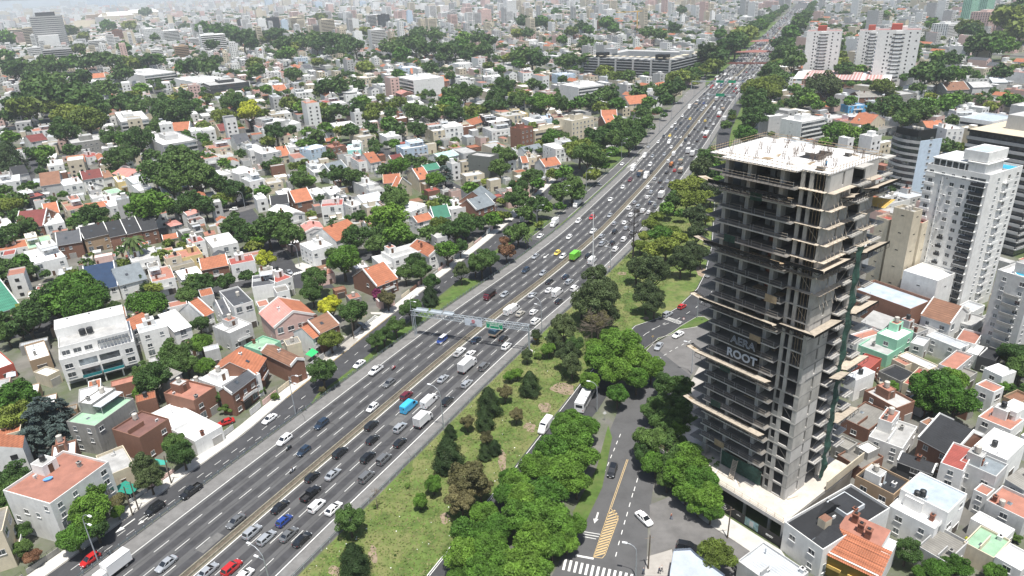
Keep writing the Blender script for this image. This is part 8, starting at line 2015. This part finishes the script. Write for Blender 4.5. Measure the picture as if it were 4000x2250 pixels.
def excluded(x, y):
    o, s = hoff(x, y)
    if s < 335: 
        if kerbo(max(-60, min(330, s))) - 5.5 < o < (46 if s < 100 else 62): return True
    elif s < 2300 and -36 < o < (44 if s > 420 else 60): return True
    if s < 250 and 40 < o < 95 and s > -60:
        px, py = pr(x, y)
        if py > 560 and px < 1960 - (1449 - py) * .05 and px > 1300: return True
        if px < 1900 and py > 700: return True
    px, py = pr(x, y)
    if 1560 < px < 2010 and py > 1180 and y < 140: return True
    return False
far = MB(); farW = [wm(k) for k in 'wwwgcgwcp']; farR = [rm(k) for k in 'wwwgglwworDg']; WD_ = DARK
filled = []
ROOFP = 'wwwwwwggglrrosGn' ; WALP = 'wwwwggccggpbsyt'
for a in range(-34, 64):
    for b in range(-9, 66):
        cxx, cyy = xy((a + .5) * BU, (b + .5) * BV); d = math.hypot(cxx, cyy)
        if cyy < 40 or d > 5200: continue
        px, py = pr(cxx, cyy)
        mg = 170000 / max(d, 1) + 90
        if not (-mg < px < 2576 + mg and -60 < py < 1500 + mg): continue
        coarse = d > 2100
        lw_, ld = (9.5, 26.0) if not coarse else (24.0, 48.0)
        hw_half = (BV - SW) / 2
        for side in (0, 1):
            u = a * BU + SW / 2 + 1.5
            while u < (a + 1) * BU - SW / 2 - 6:
                w_ = lw_ * rf.uniform(.8, 1.25); ddp = rf.uniform(.45, .85) * (hw_half - 3)
                v0 = b * BV + SW / 2 + 3 if side == 0 else (b + 1) * BV - SW / 2 - 3 - ddp
                segs = [(u, v0, w_ - .3, ddp)]
                if not coarse and ddp > 20 or d < 700: segs = [(u, v0, w_ - .3, ddp * .5), (u, v0 + ddp * .52, w_ - .3, ddp * .46)] if side == 0 else [(u, v0 + ddp * .5, w_ - .3, ddp * .5), (u, v0, w_ - .3, ddp * .46)]
                if d < 450: segs = [(s_[0] + dx, s_[1] + dy, s_[2] * .5 if s_[2] > 9 else s_[2], s_[3] * .5 - .2) for s_ in segs for dx in ((0, s_[2] * .5) if s_[2] > 9 else (0,)) for dy in (0, s_[3] * .5)]
                for (uu, vv, ww, dd_) in segs:
                    if rf.random() < .06: continue
                    x, y = xy(uu, vv); cx2, cy2 = xy(uu + ww / 2, vv + dd_ / 2)
                    if excluded(cx2, cy2) or excluded(x, y): continue
                    if d < 2300 and not free(x, y, GA, ww, dd_): continue
                    if d < 2300: mark(x, y, GA, ww, dd_, 0)
                    hh = rf.choice((3.4, 3.6, 6.2, 6.5, 6.8, 9.3)) if rf.random() < .93 else rf.uniform(11, 20)
                    if d > 1300 and rf.random() < .03: hh = rf.uniform(20, 42)
                    filled.append((d, x, y, ww, dd_, hh, rf.choice(WALP), rf.choice(ROOFP)))
                u += w_
for _ in range(520):
    rr_ = rf.uniform(1800, 8000); an = rf.uniform(-.75, .3); x, y = rr_ * math.sin(an), rr_ * math.cos(an); px, py = pr(x, y)
    if -60 < px < 2640 and py > -60 and abs(hoff(x, y)[0]) > 60: filled.append((rr_, x, y, rf.uniform(12, 24), rf.uniform(12, 20), rf.uniform(16, 38) if rr_ < 5000 else rf.uniform(20, 48), rf.choice('wwwgccub'), 'g'))
for _ in range(9000):                         # beyond five kilometres: single blocks only
    rr_ = rf.uniform(5000, 12500); an = rf.uniform(-.75, .75); x, y = rr_ * math.sin(an), rr_ * math.cos(an); px, py = pr(x, y)
    if -60 < px < 2640 and py > -60: filled.append((rr_, x, y, rf.uniform(18, 60), rf.uniform(15, 40), rf.choice((5, 7, 9, 9, 14, 30)) * rf.uniform(.8, 1.6), rf.choice(WALP), rf.choice(ROOFP)))
filled.sort(key=lambda t: t[0])
for n_, (d, x, y, ww, dd_, hh, wk, rk) in enumerate(filled):
    if d > 290 or nh < 296 and d < 480: pass
    if nh < 296 and ww > 2.2 and dd_ > 2.2:
        px, py = pr(x, y, hh)
        if -50 < px < 2630 and -30 < py < 1500:
            typ = 'f' if rk in 'wgrsl' or rf.random() < .3 else rf.choice('gr'); house(x, y, GA, ww, dd_, min(hh, 6.8) if d < 600 else hh, wk, rk, typ, None, d < 450, 'f', 3000 + n_); nh += 1; continue
    # farther ones: walls, roof and dark openings joined in one mass
    c, s = math.cos(GA), math.sin(GA); f = lambda u, v, z: (x + c * u - s * v, y + s * u + c * v, z); W1, R1 = rf.choice(farW), rf.choice(farR)
    gab = R1 in (rm('o'), rm('D')) and hh < 10 and ww < 14
    q = [f(0, 0, 0), f(ww, 0, 0), f(ww, dd_, 0), f(0, dd_, 0)]; t_ = [f(0, 0, hh), f(ww, 0, hh), f(ww, dd_, hh), f(0, dd_, hh)]
    for e in (0, 3, 1): e2 = (e + 1) % 4; far.poly([q[e], q[e2], t_[e2], t_[e]], W1)
    if gab:
        rz = hh + ww * .25; r0, r1 = f(ww / 2, 0, rz), f(ww / 2, dd_, rz); far.poly([t_[0], r0, r1, t_[3]][::-1], R1); far.poly([t_[1], t_[2], r1, r0][::1], R1); far.poly([t_[0], t_[1], r0], W1)
    else:
        far.poly(t_, R1)
        if d < 2600: 
            pz = hh + .6; p_ = [f(0, 0, pz), f(ww, 0, pz), f(ww, dd_, pz), f(0, dd_, pz)]; far.poly([t_[0], t_[1], p_[1], p_[0]], W1); far.poly([t_[3], t_[0], p_[0], p_[3]], W1); far.poly([t_[2], t_[3], p_[3], p_[2]], W1)
            if rf.random() < .5:
                a0, b0, sz = rf.uniform(.1, .5) * ww, rf.uniform(.2, .6) * dd_, min(3.5, ww * .4); h2 = hh + rf.uniform(2, 3); q2 = [f(a0, b0, hh), f(a0 + sz, b0, hh), f(a0 + sz, b0 + sz, hh), f(a0, b0 + sz, hh)]; t2 = [(p[0], p[1], h2) for p in q2]
                for e in (0, 3): e2 = (e + 1) % 4; far.poly([q2[e], q2[e2], t2[e2], t2[e]], W1)
                far.poly(t2, rm('w'))
    if hh > 5 and d < 3000:
        nf = int(hh / 3); nw = max(1, int(ww / 3.5))
        for fl in range(nf):
            if d > 1500: far.poly([f(ww * .1, -.06, fl * 3 + 1), f(ww * .9, -.06, fl * 3 + 1), f(ww * .9, -.06, fl * 3 + 2.2), f(ww * .1, -.06, fl * 3 + 2.2)], WD_) if hh > 10 else None
            else:
                for k in range(nw): u0 = ww * (k + .5) / nw; far.poly([f(u0 - .7, -.06, fl * 3 + .9), f(u0 + .7, -.06, fl * 3 + .9), f(u0 + .7, -.06, fl * 3 + 2.2), f(u0 - .7, -.06, fl * 3 + 2.2)], WD_)
tag(far.build('distant_city'), 'mass of low houses and blocks covering the plain to the horizon', 'city', kind='stuff')
# small annexes and back buildings in the gaps between the plots; the nearest are things
cand = []
for t_i in range(60000):
    px, py = rf.uniform(-20, 2600), 150 + 1300 * rf.random() ** .75
    if t_i > 42000: px, py = (rf.uniform(2030, 2600), rf.uniform(640, 1449)) if t_i % 2 else (rf.uniform(-20, 1000), rf.uniform(600, 1449))
    x, y = g(px, py); d = math.hypot(x, y); ww, dd_ = rf.uniform(3, 8.5), rf.uniform(3, 8.5)
    if d > 1300 or excluded(x, y) or not free(x, y, GA, ww, dd_): continue
    if not (x > 60 and d < 470):
        u_, v_ = uv(x + ww / 2, y + dd_ / 2)
        if abs((u_ / BU + .5) % 1 - .5) * BU < 8.5 or abs((v_ / BV + .5) % 1 - .5) * BV < 8.5: continue
    mark(x, y, GA, ww, dd_, 0); cand.append((d, x, y, ww, dd_, rf.choice((2.6, 2.9, 3.2, 3.2, 5.8, 6.2)), rf.choice('wwggccspbt'), rf.choice('wwggllrrscRon')))
cand.sort(); mass2 = MB()
for n_, (d, x, y, ww, dd_, hh, wk, rk) in enumerate(cand):
    if n_ < 300:
        r = empty('annex', (x, y, 0), GA); m = MB(); roof_flat(m, ww, dd_, hh, wk, rk, .25); m.build('wall', r); put(rf.choice(DM), 'door', r, (ww * .5, -.02, 0))
        if rf.random() < .5: put(WM[1], 'window', r, (0, dd_ * .5, .9), -math.pi / 2)
        if rf.random() < .25: put(rf.choice(TMS), 'water_tank', r, (ww * .5, dd_ * .5, hh))
        later(r, '%s annex with %s' % (WALL[wk][1], ROOF[rk][1]), *pr(x, y, hh), 'annex', 'low annexes between the houses')
    else:
        c, s = math.cos(GA), math.sin(GA); f = lambda u, v, z: (x + c * u - s * v, y + s * u + c * v, z); q = [f(0, 0, 0), f(ww, 0, 0), f(ww, dd_, 0), f(0, dd_, 0)]; t_ = [(p_[0], p_[1], hh) for p_ in q]
        for e in (0, 3, 1): e2 = (e + 1) % 4; mass2.poly([q[e], q[e2], t_[e2], t_[e]], wm(wk))
        mass2.poly(t_, rm(rk)); mass2.poly([f(ww * .3, -.05, .9), f(ww * .3 + 1.2, -.05, .9), f(ww * .3 + 1.2, -.05, 2.1), f(ww * .3, -.05, 2.1)], DARK)
tag(mass2.build('back_buildings'), 'small back buildings filling the gaps of the farther plots', 'buildings', kind='stuff')
# front garden walls along the sidewalk of the frontage road
s = -40.0; k = 0
while s < 322 and kerbo(s):
    L = rf.uniform(5, 9); o = kerbo(s) - 3.75; x, y, a_ = hw(s, o); x2, y2, _ = hw(s + L - .8, kerbo(s + L) - 3.75)
    if rf.random() < .85:
        r = empty('front_wall', (x, y, 0), math.atan2(y2 - y, x2 - x)); LL = math.hypot(x2 - x, y2 - y); cc = rf.choice('wgcbps'); hh = rf.uniform(.8, 2.0); m = MB(); m.box(0, 0, .1, LL, .2, hh, wm(cc)); m.build('wall', r)
        m = MB()
        for q_ in range(int(LL / 1.1) + 1): m.bar((q_ * 1.1, .1, hh), (q_ * 1.1, .1, hh + .7), .03, BMP)
        m.bar((0, .1, hh + .65), (LL, .1, hh + .65), .03, BMP); m.build('fence_rail', r); r['kind'] = 'thing'; later(r, '%s front garden wall with railing' % WALL[cc][1], *pr(x, y, 1), 'garden wall', 'front garden walls along the frontage road')
    s += L
# grass tufts and litter on the lawns
r_ = np.random.default_rng(5); P = []
for _ in range(30000):
    s = r_.uniform(-50, 330); o = r_.uniform(20.6, 43); x, y, _ = hw(s, o); P.append((x, y, .1))
P = np.array(P); Nn = np.stack([r_.normal(size=len(P)) * .6, r_.normal(size=len(P)) * .6, np.ones(len(P))], 1); Nn /= np.linalg.norm(Nn, axis=1)[:, None]
h_ = len(P) // 2
for nm_, sl_, cc_ in (('grass_tufts', slice(0, h_), (.13, .18, .04)), ('dry_grass_tufts', slice(h_, None), (.17, .175, .07))):
    tag(put(mesh_quads(nm_, quads(P[sl_], Nn[sl_], .26, 9), mat(nm_, cc_, .95, noise=.2, scale=.5)), nm_), 'scattered tufts of grass on the park lawn' if 'dry' not in nm_ else 'scattered dry tufts of grass on the park lawn', 'grass', kind='stuff')
m = MB()
for _ in range(160):
    s = rf.uniform(-50, 200); x, y, _a = hw(s, rf.uniform(20.3, 43)); z_ = rf.uniform(.08, .25); m.box(x, y, .03, x + z_, y + z_, .1, WL)
tag(m.build('litter'), 'scraps of white litter on the park lawn', 'litter', kind='stuff')
# ------------------------------------------------------------------ far trees, one object of instanced crowns
tmpl = bpy.data.collections.new('crown_templates')
for k, kind in enumerate(('m', 'm', 'o', 'b')):
    var = get_crown(kind, 'lo'); o = bpy.data.objects.new('crown_%d' % k, var[k % len(var)][0]); tmpl.objects.link(o)
pts = []; sc_ = []
for (x, y, r_, k) in DIST_T: pts.append((x, y, r_ * .5)); sc_.append(r_)
def okt(x, y, rad=2):
    px, py = pr(x, y)
    if not (-80 < px < 2660 and -40 < py < 1480): return False
    o, s = hoff(x, y); return not (s < 2400 and -21.5 - rad < o < 22 + rad)
for a in range(-34, 64):
    for b in range(-9, 66):
        cxx, cyy = xy((a + .5) * BU, (b + .5) * BV); d = math.hypot(cxx, cyy)
        if cyy < 200 or d > 5200 or d < 330: continue
        if not okt(*xy((a + .5) * BU, (b + .5) * BV), -100): continue
        lush = rf.random() ** 1.6; st = 8.0 if d < 1500 else 14.0 if d < 3000 else 26.0
        for (v_, side) in ((b * BV, 0), (a * BU, 1)):
            if rf.random() > .35 + .6 * lush: continue
            for e in (-1, 1):
                t = 3.0
                while t < 108:
                    if rf.random() < .75 * (.4 + .6 * lush):
                        u_, vv_ = (a * BU + t, v_ + e * 4.6) if side == 0 else (v_ + e * 4.6, b * BV + t); x, y = xy(u_, vv_)
                        if okt(x, y) and not ((int(x // CELL), int(y // CELL)) in occ and d < 2300 and rf.random() < .7): rr_ = rf.uniform(2.8, 4.9) * (1.0 if d < 2500 else 1.5); pts.append((x, y, rr_ * .6)); sc_.append(rr_)
                    t += st
        for _ in range(int((11 if d < 2500 else 8) * (.3 + lush))):    # gardens in the middle of the block
            x, y = xy((a + rf.uniform(.1, .9)) * BU, (b + rf.uniform(.32, .68)) * BV)
            if okt(x, y) and not excluded(x, y): rr_ = rf.uniform(2.0, 4.3); pts.append((x, y, rr_ * .55)); sc_.append(rr_)
for s in np.arange(340, 2300, 7.0):          # belts of trees both sides of the highway
    for o0, o1, p_ in ((-42, -27, .75 if s > 640 else .0), (26, 40, .8 if s > 700 else .0), (-60, -42, .3)):
        if rf.random() < p_: x, y, _ = hw(s, rf.uniform(o0, o1)); rr_ = rf.uniform(4, 7); pts.append((x, y, rr_ * .6)); sc_.append(rr_)
me = bpy.data.meshes.new('distant_trees'); me.from_pydata(pts, [], []); at = me.attributes.new('sc', 'FLOAT', 'POINT'); at.data.foreach_set('value', sc_)
do = bpy.data.objects.new('distant_trees', me); COL.objects.link(do); tag(do, 'green masses of street and garden trees across the distant city', 'trees', kind='stuff')
ng = bpy.data.node_groups.new('scatter', 'GeometryNodeTree'); ng.interface.new_socket('Geometry', in_out='INPUT', socket_type='NodeSocketGeometry'); ng.interface.new_socket('Geometry', in_out='OUTPUT', socket_type='NodeSocketGeometry')
N, L = ng.nodes, ng.links; gi = N.new('NodeGroupInput'); go = N.new('NodeGroupOutput'); ip = N.new('GeometryNodeInstanceOnPoints'); ci = N.new('GeometryNodeCollectionInfo'); ci.inputs['Collection'].default_value = tmpl; ci.inputs['Separate Children'].default_value = True; ci.inputs['Reset Children'].default_value = True
ri = N.new('FunctionNodeRandomValue'); ri.data_type = 'INT'; ri.inputs[4].default_value = 0; ri.inputs[5].default_value = 3; rr2 = N.new('FunctionNodeRandomValue'); rr2.data_type = 'FLOAT_VECTOR'; rr2.inputs[0].default_value = (0, 0, 0); rr2.inputs[1].default_value = (.15, .15, 6.28)
na = N.new('GeometryNodeInputNamedAttribute'); na.data_type = 'FLOAT'; na.inputs[0].default_value = 'sc'
L.new(gi.outputs[0], ip.inputs['Points']); L.new(ci.outputs[0], ip.inputs['Instance']); ip.inputs['Pick Instance'].default_value = True; L.new(ri.outputs[2], ip.inputs['Instance Index']); L.new(rr2.outputs[0], ip.inputs['Rotation']); L.new(na.outputs[0], ip.inputs['Scale']); L.new(ip.outputs[0], go.inputs[0])
md = do.modifiers.new('scatter', 'NODES'); md.node_group = ng
# ------------------------------------------------------------------ haze: closed box of even air round everything
hz = MB(); hz.box(-13900, -1900, -1, 13900, 21900, 130, DARK); ho = hz.build('haze'); ho.data.materials.clear(); hm = bpy.data.materials.new('haze'); hm.use_nodes = True; t = hm.node_tree; t.nodes.clear()
pv = t.nodes.new('ShaderNodeVolumePrincipled'); pv.inputs['Density'].default_value = .00011; pv.inputs['Color'].default_value = (.80, .87, .95, 1); pv.inputs['Anisotropy'].default_value = .15; mo = t.nodes.new('ShaderNodeOutputMaterial'); t.links.new(pv.outputs[0], mo.inputs['Volume']); ho.data.materials.append(hm); tag(ho, kind='stuff')
flush_labels()
print('HOUSES', nh, 'CARS', CARN, 'TREES', ntree, 'FILLED', len(filled), 'FARTREES', len(pts), 'OBJ', len(bpy.data.objects))
